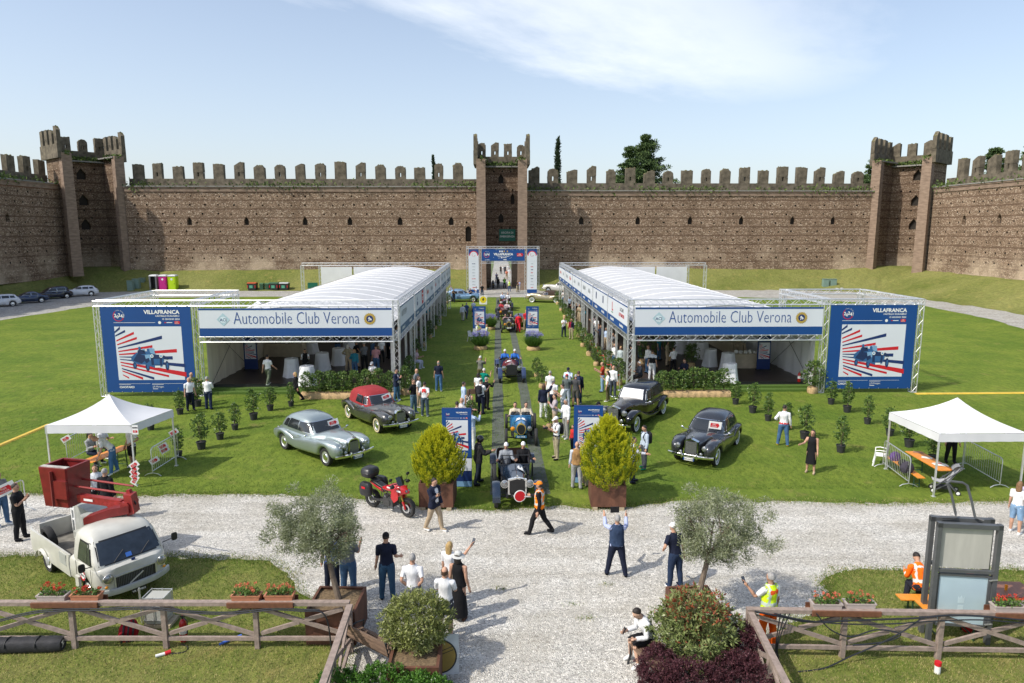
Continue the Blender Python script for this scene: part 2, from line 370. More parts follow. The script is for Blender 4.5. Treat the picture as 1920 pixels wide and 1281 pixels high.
# embankment: slope up to the foot of the walls
def bank(name,inner,outer,m,rows=6):
    mb=MB(m); rings=[]
    for k in range(rows+1):
        t=k/rows; s_=t*t*(3-2*t)
        rings.append([Vector((a[0]+(b[0]-a[0])*t+rnd.gauss(0,.08),a[1]+(b[1]-a[1])*t,a[2]+(b[2]-a[2])*s_+(rnd.gauss(0,.06) if 0<k<rows else 0))) for a,b in zip(inner,outer)])
    mb.loft(rings,False,False); return struct(mb.build(name,sharp=0))
def lin(a,b,n): return [tuple(a[i]+(b[i]-a[i])*k/n for i in range(3)) for k in range(n+1)]
def pline(pts,n):
    P=[Vector(p) for p in pts]; L=[0]
    for i in range(1,len(P)): L.append(L[-1]+1/(len(P)-1))
    out=[]
    for k in range(n+1):
        t=k/n*(len(P)-1); i=min(int(t),len(P)-2); out.append(tuple(P[i].lerp(P[i+1],t-i)))
    return out
for sg in (-1,1):
    cx=.8; q=6 if sg<0 else 0
    bank('grass_bank',pline([(sg*(57+q),30,-.05),(sg*(57+q),60,-.05),(sg*(56.5+q),90,-.05),(sg*(54.5+q),100.5+q*.5,-.05),(sg*(46+q*.6),104.6+q*.1,-.05),(sg*25+cx,105.2,-.05),(sg*5.6+cx,104.6,-.05)],72),
         pline([(sg*67,30,2.9),(sg*67,60,3.0),(sg*68.5,96,3.2),(sg*69,113,3.3),(sg*56,114.5,3.3),(sg*27+cx,113.6,3.3),(sg*4.0+cx,113.6,3.1)],72),BANK,8)
# near grass blades: real geometry for the verge and ragged lawn edge
def inpoly(x,y,poly):
    c=np.zeros(len(x),bool); n=len(poly)
    for i in range(n):
        a=poly[i];b=poly[i-1]
        c^=((a.y>y)!=(b.y>y))&(x<(b.x-a.x)*(y-a.y)/(b.y-a.y+1e-9)+a.x)
    return c
def blades(name,x,y,ln,wd,mats,dryf=None):
    n=len(x); p=np.stack([x,y,np.full(n,.0)],1); d=NR.normal(size=(n,3))*.55; d[:,2]=1
    v,f=leaves(p,d,ln,wd); mi=NR.integers(0,len(mats),n) if dryf is None else (NR.random(n)<dryf(x,y)).astype(int); o=npmesh(name,v,f,mats,mi=mi); struct(o,'stuff'); return o
BL1=mat('grass_blade_green',(.15,.23,.04),.7,0,.3,3,island=.8,spec=.2,trans=.3); BL2=mat('grass_blade_straw',(.42,.37,.16),.8,0,.3,3,island=.8,spec=.2,trans=.3)
X=[];Y=[]
for poly,n in ((FGL,60000),(FGR,48000)):
    x=NR.uniform(-17,15,n*4);y=NR.uniform(11.5,19.5,n*4); k=inpoly(x,y,poly); X.append(x[k][:n]);Y.append(y[k][:n])
blades('verge_grass',np.concatenate(X),np.concatenate(Y),.055,.012,[BL1,BL2],lambda x,y: np.clip(.40+.28*np.sin(x*1.3+np.sin(y*2.1)*1.5)*np.sin(y*1.7+x*.6)+.25*np.sin(x*4.1+1)*np.sin(y*5.3)+np.where(y<14.5,.26,-.26),.05,.92))
X=[];Y=[]
for i in range(len(GP)):
    a=GP[i];b=GP[(i+1)%len(GP)]; L=(b-a).length
    if L>30 or b.y<12 : continue
    n=int(L*420); t=NR.random(n); X.append(a.x+(b.x-a.x)*t+NR.normal(size=n)*.16); Y.append(a.y+(b.y-a.y)*t+NR.normal(size=n)*.16)
for k in range(9):     # weeds in the gravel
    c=G(rnd.uniform(900,1560),rnd.uniform(1060,1190)); n=rnd.randint(25,90); X.append(c.x+NR.normal(size=n)*.12);Y.append(c.y+NR.normal(size=n)*.07)
blades('edge_grass',np.concatenate(X),np.concatenate(Y),.06,.014,[BL1,BL1,BL2])
n=60000; x=NR.uniform(-26,26,n);y=23.5+NR.random(n)**1.6*18; blades('lawn_tufts',x,y,.06,.02,[BL1])
# scattered gravel stones
n=9000; x=NR.uniform(-9,11,n);y=NR.uniform(12.5,23,n); k=inpoly(x,y,GP); x=x[k];y=y[k]; n=len(x)
o4=np.array([[1,0,0],[-.5,.87,0],[-.5,-.87,0],[0,0,.9]]); s=(.012+.022*NR.random(n))[:,None,None]; a=NR.random(n)*6.28
rot=np.stack([np.stack([np.cos(a),-np.sin(a),a*0],1),np.stack([np.sin(a),np.cos(a),a*0],1),np.stack([a*0,a*0,a*0+1],1)],1)
v=np.einsum('nij,kj->nki',rot,o4)*s+np.stack([x,y,np.full(n,.004)],1)[:,None,:]
f=(np.arange(n)*4)[:,None,None]+np.array([[0,1,3],[1,2,3],[2,0,3]])[None]
o=npmesh('gravel_stones',v.reshape(-1,3),f.reshape(-1,3),[mat('loose_stone',(.55,.53,.49),.9,0,.5,3,island=.9)]); struct(o,'stuff')
# ================================================================ castle
def wallmat(name,tint,speck=1.0,top=.8):
    m,t,b=nodemat(name); co=N(t,'ShaderNodeTexCoord').outputs['Object']
    sp=N(t,'ShaderNodeSeparateXYZ',{0:co}); 
    wob=N(t,'ShaderNodeTexNoise',{'Vector':co,'Scale':.25,'Detail':4}).outputs[0]
    z=N(t,'ShaderNodeMath',{0:wob,1:.35,2:sp.outputs[2]},operation='MULTIPLY_ADD').outputs[0]
    v=N(t,'ShaderNodeTexVoronoi',{'Vector':N(t,'ShaderNodeMapping',{0:co,3:(1,1,1.7)}).outputs[0],'Scale':8.5}); r=N(t,'ShaderNodeSeparateColor',{0:v.outputs['Color']})
    c=ramp(t,r.outputs[0],[(0,(.095,.072,.058)),(.35,(.14,.105,.080)),(.62,(.20,.152,.115)),(.88,(.25,.20,.16)),(.965,(.34,.29,.24)),(1,(.56,.51,.45))])
    v2=N(t,'ShaderNodeTexVoronoi',{'Vector':N(t,'ShaderNodeMapping',{0:co,3:(1,1,1.3)}).outputs[0],'Scale':4.6}); r2=N(t,'ShaderNodeSeparateColor',{0:v2.outputs['Color']}).outputs[1]
    c=mix(t,mrange(t,r2,.94,.97,0,.32*speck),c,(.55,.50,.44))
    # brick courses between the rubble lifts
    fr=N(t,'ShaderNodeMath',{0:N(t,'ShaderNodeMath',{0:z,1:1/1.38},operation='MULTIPLY').outputs[0]},operation='FRACT').outputs[0]
    bnd=N(t,'ShaderNodeMath',{0:mrange(t,fr,.0,.04),1:mrange(t,fr,.15,.2,1,0)},operation='MULTIPLY').outputs[0]
    fine=N(t,'ShaderNodeMath',{0:N(t,'ShaderNodeMath',{0:z,1:7.5},operation='MULTIPLY').outputs[0]},operation='FRACT').outputs[0]
    br=mix(t,mrange(t,fine,.0,.35),(.045,.033,.027),(.115,.080,.062))
    c=mix(t,N(t,'ShaderNodeMath',{0:bnd,1:.8},operation='MULTIPLY').outputs[0],c,br)
    st=N(t,'ShaderNodeTexNoise',{'Vector':N(t,'ShaderNodeMapping',{0:co,3:(1,1,.35)}).outputs[0],'Scale':.32,'Detail':8,'Roughness':.7}).outputs[0]
    c=mix(t,mrange(t,st,.40,.68),c,mix(t,.85,c,(.66,.64,.62),'MULTIPLY'))
    cr=N(t,'ShaderNodeTexNoise',{'Vector':N(t,'ShaderNodeMapping',{0:co,3:(.35,.35,5.5)}).outputs[0],'Scale':1.3,'Detail':6,'Roughness':.7}).outputs[0]
    c=mix(t,.8,c,mix(t,mrange(t,cr,.34,.66),(.62,.60,.58),(1.22,1.20,1.18)),'MULTIPLY')
    # pale efflorescence near the foot
    lo=N(t,'ShaderNodeMath',{0:mrange(t,z,7.4,4.2),1:mrange(t,N(t,'ShaderNodeTexNoise',{'Vector':co,'Scale':.16,'Detail':9,'Roughness':.7}).outputs[0],.46,.62)},operation='MULTIPLY').outputs[0]
    c=mix(t,N(t,'ShaderNodeMath',{0:lo,1:.6},operation='MULTIPLY').outputs[0],c,(.42,.36,.29))
    hi=mrange(t,z,15.0,15.3); c=mix(t,N(t,'ShaderNodeMath',{0:hi,1:top},operation='MULTIPLY').outputs[0],c,(.13,.065,.045))
    c=mix(t,1.0,c,tint,'MULTIPLY')
    t.links.new(c,b.inputs['Base Color']); b.inputs['Roughness'].default_value=.95; b.inputs['Specular IOR Level'].default_value=.1
    h=N(t,'ShaderNodeMath',{0:v.outputs['Distance'],1:r.outputs[1]},operation='ADD').outputs[0]
    t.links.new(N(t,'ShaderNodeBump',{'Height':h,'Strength':.75,'Distance':.12}).outputs[0],b.inputs['Normal']); return m
WALL=wallmat('rubble_wall',(1.80,1.69,1.55)); TWALL=wallmat('tower_wall',(1.45,1.35,1.24),1,0.0); BRICK=mat('old_brick',(.18,.125,.09),.95,0,.4,1.2,.6,9,stretch=(1,1,3),col2=(.31,.225,.165))
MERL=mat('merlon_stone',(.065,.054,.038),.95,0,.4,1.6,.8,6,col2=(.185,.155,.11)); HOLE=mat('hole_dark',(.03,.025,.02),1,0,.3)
COPE=mat('mossy_coping',(.09,.085,.03),.95,0,.4,2,.6,8,col2=(.22,.20,.07))
IVY=mat('wall_weeds',(.03,.06,.012),.8,0,.3,3,island=.9,col2=(.12,.17,.03))
def holed(mb,M,outer,holes,depth):
    """flat face with recessed openings; M: local xy -> world, z inward is -normal"""
    loops=[[Vector((p[0],p[1],0)) for p in outer]]+[[Vector((p[0],p[1],0)) for p in h] for h in holes]
    pts=[p for l in loops for p in l]; tri=tessellate_polygon(loops)
    mb.use(WALL_CUR[0]); mb.add([M@p for p in pts],[tuple(t) for t in tri])
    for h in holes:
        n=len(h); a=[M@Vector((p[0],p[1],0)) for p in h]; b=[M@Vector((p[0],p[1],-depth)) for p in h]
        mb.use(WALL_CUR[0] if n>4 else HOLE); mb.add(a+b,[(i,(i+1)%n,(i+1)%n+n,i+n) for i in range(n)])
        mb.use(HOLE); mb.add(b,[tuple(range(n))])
WALL_CUR=[WALL]
def slit(x,z,w_=.75,h=1.35,peak=.6): return [(x-w_/2,z),(x+w_/2,z),(x+w_/2,z+h-peak),(x,z+h),(x-w_/2,z+h-peak)]
def putlogs(x0,x1,zs,rg,avoid,gap=2.1):
    out=[]
    for z in zs:
        x=x0+rg.uniform(.6,1.6)
        while x<x1-.5:
            if not any(abs(x-a)<1 and z-1.7<b<z+.9 for a,b in avoid):
                s=rg.uniform(.09,.14); zz=z+rg.uniform(-.06,.06); out.append([(x-s,zz),(x+s,zz),(x+s,zz+2*s),(x-s,zz+2*s)])
            x+=gap*rg.uniform(.75,1.3)
    return out
def merlon_mesh(w_,h,t_,kind,slot,rg):
    mb=MB(MERL); j=lambda a:rg.uniform(-a,a)
    if kind==0: top=[(-w_/2,h+j(.12)),(w_/2,h+j(.12))]
    elif kind==1: top=[(-w_/2,h-.35+j(.1)),(-w_*.2,h+j(.1)),(w_*.25,h-.02),(w_/2,h-.38+j(.1))]
    else: top=[(-w_/2,h-.5+j(.1)),(-w_*.1,h-.12),(w_*.2,h+.1),(w_/2,h)]
    M=Matrix.Rotation(PI/2,4,'X'); M.translation=(0,t_/2,0)
    if slot:
        a=.13; zb=.35; zt=1.0
        mb.prism([(-w_/2,0),(-a,0),(-a,zt),(-w_/2,zt)],t_,M); mb.prism([(a,0),(w_/2,0),(w_/2,zt),(a,zt)],t_,M)
        mb.prism([(-a,0),(a,0),(a,zb),(-a,zb)],t_,M); mb.prism([(-w_/2,zt),(w_/2,zt)]+top[::-1],t_,M)
    else: mb.prism([(-w_/2,0),(w_/2,0)]+top[::-1],t_,M)
    mb.use(COPE); tx=[p[0] for p in top]
    for k in range(7):
        x=rg.uniform(tx[0]+.1,tx[-1]-.1); 
        for q in range(len(top)-1):
            if top[q][0]<=x<=top[q+1][0]:
                zz=top[q][1]+(top[q+1][1]-top[q][1])*(x-top[q][0])/(top[q+1][0]-top[q][0]); break
        mb.ell((x,rg.uniform(-.2,.2)*t_,zz-.02),(.17+j(.06),.2,.10+j(.04)),6,3)
    return mb
MERS=[]
rg=random.Random(5)
for i in range(10):
    mb=merlon_mesh(1.72+rg.uniform(-.12,.12),2.35+rg.uniform(-.25,.2),.75,[0,2,1,0,2,1,0,2,1,0][i],i%2==0,rg); mb.v=[(x+rg.gauss(0,.022),y,z+rg.gauss(0,.03)*(z>.2)) for x,y,z in mb.v]
    o=mb.build('merlon',sharp=30); MERS.append(o.data); bpy.data.objects.remove(o)
def merlon(parent,loc,rz,i,sc_=(1,1,1)):
    o=link('merlon',MERS[i%10],parent,loc,rz); o.scale=sc_; return o
def curtain(name,label,a,b,zb,zt,slits,rg,extra=(),merl=True,step=2.78,first=1.2,lichen=False):
    """wall from a to b (xy), face on the left-hand normal side; local frame at a"""
    a=Vector((a[0],a[1],0));b=Vector((b[0],b[1],0)); L=(b-a).length; ux=(b-a).normalized(); rz=math.atan2(ux.y,ux.x)
    root=thing(name,label,'castle wall',(a.x,a.y,0),rz)
    M=Matrix(((1,0,0,0),(0,0,-1,0),(0,1,0,0),(0,0,0,1)))     # local: x along, y up, normal -y
    hs=[slit(x,z) for x,z in slits]+list(extra); slits=list(slits)+[(e[0][0]+.5,e[0][1]+1) for e in extra]; hs+=putlogs(.3,L-.3,[4.6+1.38*k for k in range(8)],rg,slits)
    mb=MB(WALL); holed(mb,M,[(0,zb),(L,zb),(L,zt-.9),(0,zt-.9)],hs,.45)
    mb.use(WALL); mb.box((L/2,1.3,(zb+zt)/2-.45),(L-.02,1.6,zt-zb-.95))
    mb.build('masonry',root,sharp=25)
    # corbelled walkway edge, parapet behind
    mb=MB(BRICK); mb.box((L/2,-.02,zt-.62),(L,.2,.56)); mb.box((L/2,-.07,zt-.25),(L,.3,.18)); mb.build('cornice',root)
    mb=MB(mat('walkway_slab',(.25,.24,.22),.9,0,.2,2)); mb.box((L/2,.75,zt-.09),(L,2.1,.14)); mb.build('walkway',root)
    mb=MB(MERL); mb.box((L/2,2.15,zt+.45),(L,.8,1.5)); mb.build('parapet',root)
    if merl:
        x=first;i=rg.randint(0,9)
        while x<L-.6:
            merlon(root,(x,2.15,zt+1.2),0,i,(rg.uniform(.82,1.0),1,rg.uniform(.82,1.08))); x+=step*rg.uniform(.97,1.03); i+=rg.choice((1,3))
    n=int(L*30); px=NR.random(n)*L; dens=.5+.5*np.sin(px*.23+2)+.3*np.sin(px*.71); k=NR.random(n)<np.clip(dens,.12,1); px=px[k]; n=len(px)
    P=np.stack([px,NR.uniform(-.25,1.5,n),zt+np.abs(NR.normal(size=n))*.30],1); lowm=NR.random(n)<.3; P[lowm,2]-=NR.random(lowm.sum())*.9; P[lowm,1]=-.25
    v,f=leaves(P,NR.normal(size=(n,3))+np.array([0,-.3,.6]),.42,.24); npmesh('weeds',v,f,[IVY],root)['kind']='stuff'
    return root
rg=random.Random(21)
def sx(px,Y=112): return PY(px,415,Y).x
curtain('curtain_wall','long rubble and brick castle curtain wall west of the gate tower',(-58.2,112),(-3.0,112),2.2,15.95,[(sx(p)+58.2,9.9) for p in (355,462,572,656,750,846)],rg,[[(53.2,7.3),(54.1,7.3),(54.1,9.4),(53.65,9.8),(53.2,9.4)]],first=1.4,step=3.14)
curtain('curtain_wall','long rubble and brick castle curtain wall east of the gate tower',(4.5,112),(60.6,112),2.2,15.35,[(sx(p)-4.5,10.0) for p in (1090,1196,1294,1390,1486,1562)],rg,first=1.5,step=3.08)
curtain('curtain_wall','side castle wall in shade running toward the camera beside parked cars',(-66.0,40),(-65.6,108),2.0,16.0,[(56,10.2),(44,10.2),(30,10)],rg,first=1,step=3.3)
curtain('curtain_wall','sunlit side castle wall with yellow lichen on its merlons',(66.3,106),(66.3,40),2.0,15.6,[(7.5,10),(14.5,10),(21,10),(30,10)],rg,first=3,step=3.2)
# towers --------------------------------------------------------
def tower(name,label,c,rz,W_,D_,zb,zr,zp,gate=False,seed=1):
    """open-backed tower: two piers in front, recessed back wall; local +y goes outward, near face at y=0"""
    rg=random.Random(seed); root=thing(name,label,'castle tower',(c[0],c[1],0),rz); pw=1.35; hw=W_/2
    M=Matrix(((1,0,0,0),(0,0,-1,D_-1.0),(0,1,0,0),(0,0,0,1)))
    for s in (-1,1):
        mb=MB(BRICK); mb.use(BRICK); x=s*(hw-pw/2)
        mb.loft([[(x-s*pw/2*.0+s*q[0]*pw*.5*k,q[1],z) for q in ((-1,0-(k-1)*1.2),(1,0-(k-1)*1.2),(1,1.2),(-1,1.2))] for z,k in ((zb,1.12),(zb+2.2,1.06),(zr,1.0))])
        mb.build('pier',root,sharp=20)
        mb=MB(TWALL); mb.box((s*(hw-.4),D_/2+.2,(zb+zr)/2),(.8,D_-2.0,zr-zb)); mb.build('side_wall',root)
    avoid=[]; WALL_CUR[0]=TWALL
    hs=[]
    if gate:
        hs=[slit(-.1,z,.8,1.5) for z in (10.3,16.4)]+[slit(1.75,13.2,.6,1.7)]; avoid=[(-.1,10.3),(-.1,16.4),(1.75,13.2)]
        hs+=putlogs(-hw+1.5,hw-1.4,[7.9,9.3,11.9,13.3,15.3,18.1],rg,avoid,1.1)
        op=[(-1.75,-.2),(1.65,-.2),(1.65,5.0),(1.2,5.9),(-.05,6.4),(-1.3,5.9),(-1.75,5.0)]
        WALL_CUR[0]=TWALL; mb=MB(TWALL)
        loops=[[(-hw+.5,zb),(-1.75,zb)]+op[0:1]+op[:0:-1]+[(1.65,zb)] ]
        outer=[(-hw+.5,zb),(-1.75,zb),(-1.75,5.0),(-1.3,5.9),(-.05,6.4),(1.2,5.9),(1.65,5.0),(1.65,zb),(hw-.5,zb),(hw-.5,zr-.8),(-hw+.5,zr-.8)]
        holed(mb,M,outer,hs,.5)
        # passage through the tower
        mb.use(WALL); 
        for x in (-1.75,1.65): mb.add([(x,D_-1,zb),(x,D_+3.5,zb),(x,D_+3.5,5),(x,D_-1,5)],[(0,1,2,3)])
        ar=[(-1.75,5.0),(-1.3,5.9),(-.05,6.4),(1.2,5.9),(1.65,5.0)]
        mb.loft([[(p[0],D_-1,p[1]) for p in ar],[(p[0],D_+3.5,p[1]) for p in ar]],False,False)
        mb.build('back_wall',root,sharp=20)
    else:
        hs=[slit(.3,z,1.35,1.75,.9) for z in (9.2,13.0,17.0)]; avoid=[(.3,9.2),(.3,13),(.3,17)]
        hs+=putlogs(-hw+1.2,hw-1.2,[5.9,7.6,10.9,12.1,15.2,18.6],rg,avoid,1.5)
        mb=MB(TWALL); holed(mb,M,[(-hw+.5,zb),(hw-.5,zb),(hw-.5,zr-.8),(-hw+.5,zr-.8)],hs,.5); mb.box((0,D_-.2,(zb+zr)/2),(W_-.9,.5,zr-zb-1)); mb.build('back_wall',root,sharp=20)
    mb=MB(mat('walkway_slab',(.25,.24,.22))); mb.box((0,D_-.85,zr-.65),(W_-1.0,1.7,.2))
    for s in (-1,1): mb.box((s*(hw-.75),D_/2-.3,zr-.12),(1.5,D_-1.4,.2))
    mb.build('walkway',root)
    mb=MB(MERL); mb.box((0,D_+.05,zr+.15),(W_,.6,1.7))
    for s in (-1,1): mb.box((s*(hw+.12),D_/2,zr+.20),(.62,D_-.1,2.0))
    mb.build('parapet',root)
    for k in range(4): merlon(root,(-hw+.7+(W_-1.4)*k/3,D_+.05,zr+1.0),0,k*2+seed,(.74,.8,zp/2.4))
    for s in (-1,1):
        for k in range(4): merlon(root,(s*(hw+.12),.55+(D_-1.5)*k/3,zr+1.2),PI/2,k*3+seed,(.62,.75,zp/2.4*(1.14 if k==0 else 1.0)))
    P,u=cloud(500,(0,D_-.9,zr-.4),(W_/2-.4,.7,.35)); 
    for s in (-1,1):
        p,q=cloud(160,(s*(hw-.8),D_/2-1.2,zr-.1),(.75,D_/2-.4,.35)); P=np.concatenate([P,p])
    v,f=leaves(P,NR.normal(size=P.shape)+np.array([0,-.3,.4]),.45,.28); npmesh('weeds',v,f,[IVY],root)['kind']='stuff'
    return root
gt=tower('gate_tower','open backed brick gate tower over the road at the castle wall centre',(.76,106.3),0,7.6,7.2,-.1,19.6,2.05,True,2)
mb=MB(mat('sign_green',S(10,95,75),.5)); mb.box((.9,6.03,8.3),(2.6,.08,1.9)); mb.use(WHITE)
for k,(s_,z) in enumerate((('USCITA DI',8.55),('EMERGENZA',7.95))): text(mb,s_,.42,wallM((.9,5.985,z),(1,0,0)))
o=mb.build('exit_sign',None,0); o.location=(.76,106.3,0); tag(o,'green emergency exit sign high above the gate arch in the tower','sign')
tower('corner_tower','shaded corner tower with ivy topped battlements beside parked cars',(-60.9,109.2),R(49),8.6,7.4,2.2,20.4,2.1,seed=4)
tower('corner_tower','sunlit corner tower of the castle with a diagonal shadow inside',(62.6,109.0),R(-50),8.6,7.4,2.2,20.0,2.2,seed=7)
# ---------------------------------------------------------------- trees beyond the wall
CYP=mat('cypress_needles',(.012,.030,.010),.8,0,.3,3,island=.9,col2=(.03,.06,.018)); CED=mat('cedar_needles',(.03,.065,.018),.8,0,.3,3,island=.9,col2=(.11,.17,.045))
def cypress(label,px,top,Y,r):
    p=PY(px,300,Y); zt=PY(px,top,Y).z; root=thing('cypress_tree',label,'tree',(p.x,Y,0))
    mb=MB(BARK); mb.cyl((0,0,0),(0,0,zt*.9),.3,.05,7); mb.build('trunk',root)
    cs=[((rnd.gauss(0,.12*r),rnd.gauss(0,.12*r),2+(zt-2.4)*k/38),(r*(1-.75*(k/38)**2)*rnd.uniform(.8,1.05),)*2+(1.0,)) for k in range(39)]
    foliage('crown',[CYP],cs,120,.5,.16,root,.5,1.6)
cypress('tall narrow dark cypress rising behind the wall beside the gate tower',1046,264,126,.95)
cypress('small cypress tip showing above the battlements west of the gate tower',813,297,150,.55)
def conifer(label,px,base,top,Y,spread,seed,levels=15):
    rg=random.Random(seed); p=PY(px,base,Y); zt=PY(px,top,Y).z; root=thing('cedar_tree',label,'tree',(p.x,Y,0))
    mb=MB(BARK); mb.tube([(0,0,0),(.2,0,zt*.5),(spread*.1,0,zt*.98)],[.5,.35,.06],7); cs=[]
    for k in range(levels):
        t=k/(levels-1); z=zt*(.5+.49*t)
        for q in range(5 if t<.8 else 3):
            a=rg.uniform(0,6.28); r=spread*(1-t*.9)*rg.uniform(.55,1.1)
            e=(math.cos(a)*r+spread*.1*t,math.sin(a)*r,z-r*.08)
            mb.tube([(spread*.1*t,0,z-.3),e],[.12*(1-t)+.03,.03],4)
            for w_ in (.3,.55,.78,1.0): cs.append(((e[0]*w_,e[1]*w_,z+rg.uniform(-.2,.2)),(1.15*(1.2-t*.7)+.2,1.15*(1.2-t*.7)+.2,.25)))
    mb.build('trunk',root); foliage('crown',[CED],cs,80,.42,.18,root,.2,.2)
conifer('broad cedar with layered branches showing above the wall east of gate',1205,350,256,130,8.2,3,17)
conifer('smaller cedar beside the broad one above the wall',1176,350,278,126,6,12,13)
conifer('cedar branches showing just behind the corner tower battlements',1632,350,300,128,6.5,5,12)
conifer('dark layered cedar beyond the lichen topped side wall',1858,330,281,116,6.5,6,14)
conifer('large cedar at the photo edge beyond the lichen topped side wall',1932,330,262,114,7,8,14)
# ================================================================ trusses, tents, banners
def truss(name,parent,p0,p1,w_=.3,step=.36,m=ALU,r=.026):
    a=Vector(p0);b=Vector(p1); d=(b-a); L=d.length; d.normalize(); u=Vector((0,0,1)) if abs(d.z)<.9 else Vector((0,1,0))
    sd=d.cross(u).normalized(); u=sd.cross(d).normalized(); mb=MB(m); h=w_/2; cs=[(-h,-h),(h,-h),(h,h),(-h,h)]
    P=lambda i,t: a+d*t+sd*cs[i][0]+u*cs[i][1]
    for i in range(4): mb.tube([P(i,0),P(i,L)],r,5)
    n=max(1,int(L/step))
    for i in range(4):
        j=(i+1)%4
        for k in range(n): 
            t0=L*k/n;t1=L*(k+1)/n; x,y=(i,j) if k%2 else (j,i); mb.tube([P(x,t0),P(y,t1)],.013,3,False)
    for t in (0.01,L-.01):
        for i in range(4): mb.tube([P(i,t),P((i+1)%4,t)],.02,4,False)
    return mb.build(name,parent,sharp=50)
XC=.93
def qd(mb,M,x0,y0,x1,y1,z=0): mb.add([M@Vector(p) for p in ((x0,y0,z),(x1,y0,z),(x1,y1,z),(x0,y1,z))],[(0,1,2,3)])
def roundel(mb,M,c,r,z,full=True):
    mb.use(RED); n=22
    def arc(a0,a1,ri,ro,m):
        mb.use(m); k=12; pts=[]
        for i in range(k+1):
            a=R(a0+(a1-a0)*i/k); pts.append((a,))
        mb.add([M@Vector((c[0]+ro*math.cos(a[0]),c[1]+ro*math.sin(a[0]),z)) for a in pts]+[M@Vector((c[0]+ri*math.cos(a[0]),c[1]+ri*math.sin(a[0]),z)) for a in pts],[(i,i+1,k+2+i,k+1+i) for i in range(k)])
    arc(125,330,.88*r,r,RED); arc(-20,20,.9*r,r,WHITE); arc(-38,-28,.7*r,1.05*r,RED)
    mb.use(WHITE); text(mb,'2',r*.85,M@Matrix.Translation((c[0]-r*.58,c[1]-r*.2,z)),bold=.03); text(mb,'0',r*.75,M@Matrix.Translation((c[0]-r*.18,c[1]-r*.42,z)),bold=.03)
    text(mb,'2',r*.85,M@Matrix.Translation((c[0]+r*.16,c[1]-r*.12,z)),bold=.03); text(mb,'4',r*.85,M@Matrix.Translation((c[0]+r*.56,c[1]-r*.3,z)),bold=.03)
    if full:
        for i,ch in enumerate('1000 MIGLIA'):
            a=R(118-i*11); MM=M@Matrix.Translation((c[0]+r*.93*math.cos(a),c[1]+r*.93*math.sin(a),z))@Matrix.Rotation(a-PI/2,4,'Z'); text(mb,ch,r*.26,MM)
def arrow(mb,M,x,y,w_,h,z):
    mb.use(RED); mb.add([M@Vector(p) for p in ((x,y,z),(x+w_*.8,y,z),(x+w_*.8,y-h*.12,z),(x+w_,y+h/2,z),(x+w_*.8,y+h*1.12,z),(x+w_*.8,y+h,z),(x,y+h,z))],[tuple(range(7))])
    mb.use(WHITE); text(mb,'1000',h*.46,M@Matrix.Translation((x+w_*.4,y+h*.53,z+.003))); text(mb,'MIGLIA',h*.42,M@Matrix.Translation((x+w_*.4,y+h*.1,z+.003)))
STR=[('B',295,508,20,360,462,28),('B',303,545,14,412,495,24),('R',310,595,14,503,515,26),('R',315,635,12,530,567,24),('B',320,670,12,798,560,34),('R',322,705,12,688,653,26),('R',325,735,12,945,698,36),('B',328,760,8,895,772,34),('B',330,785,8,1022,852,36),('R',333,815,12,1028,945,50),('R',338,845,12,840,962,22),('B',342,880,12,680,985,26),('R',345,905,12,560,985,26),('R',347,945,10,410,978,18)]
def carprint(mb,M,X,Yv,z):
    """flat print of an open vintage tourer, X(),Y(): print units"""
    q=lambda pts,m,dz: (mb.use(m),mb.add([M@Vector((X(a),Yv(b),z+dz)) for a,b in pts],[tuple(range(len(pts)))]))
    e=lambda cx,cy,rx,ry,m,dz,n=18: q([(cx+rx*math.cos(2*PI*i/n),cy+ry*math.sin(2*PI*i/n)) for i in range(n)],m,dz)
    dk=mat('print_dark',S(20,44,86),.55); md=mat('print_mid',S(44,92,142),.55)
    for cx,cy,rx,ry in ((485,848,20,36),(620,858,22,50),(830,852,20,50)): e(cx,cy,rx,ry,dk,.001); e(cx+3,cy,rx*.5,ry*.6,md,.002)
    q([(450,800),(455,760),(505,722),(545,705),(690,700),(722,742),(795,752),(800,800),(775,860),(690,872),(600,840),(520,838)],md,.003)
    q([(660,760),(700,735),(760,740),(782,770),(778,850),(665,845)],dk,.004); q([(690,782),(758,780),(752,842),(694,842)],md,.005)
    q([(470,800),(520,730),(600,745),(610,790),(560,830)],dk,.004); q([(600,740),(650,735),(680,760),(650,800),(610,815)],LBLUE,.004)
    q([(650,665),(702,675),(712,735),(660,720)],LBLUE,.004); e(550,672,15,17,md,.004); e(590,690,14,16,LBLUE,.005); e(640,690,15,16,md,.004); q([(525,700),(545,682),(600,695),(612,728),(530,738)],dk,.005)
    for cx in (675,772): e(cx,752,18,18,WHITE,.006); e(cx,752,11,11,LBLUE,.007)
    q([(775,760),(800,745),(850,770),(845,790),(800,785)],dk,.005); q([(590,790),(640,770),(650,800),(610,830)],dk,.005)
    q([(700,852),(757,852),(757,872),(700,872)],WHITE,.006)
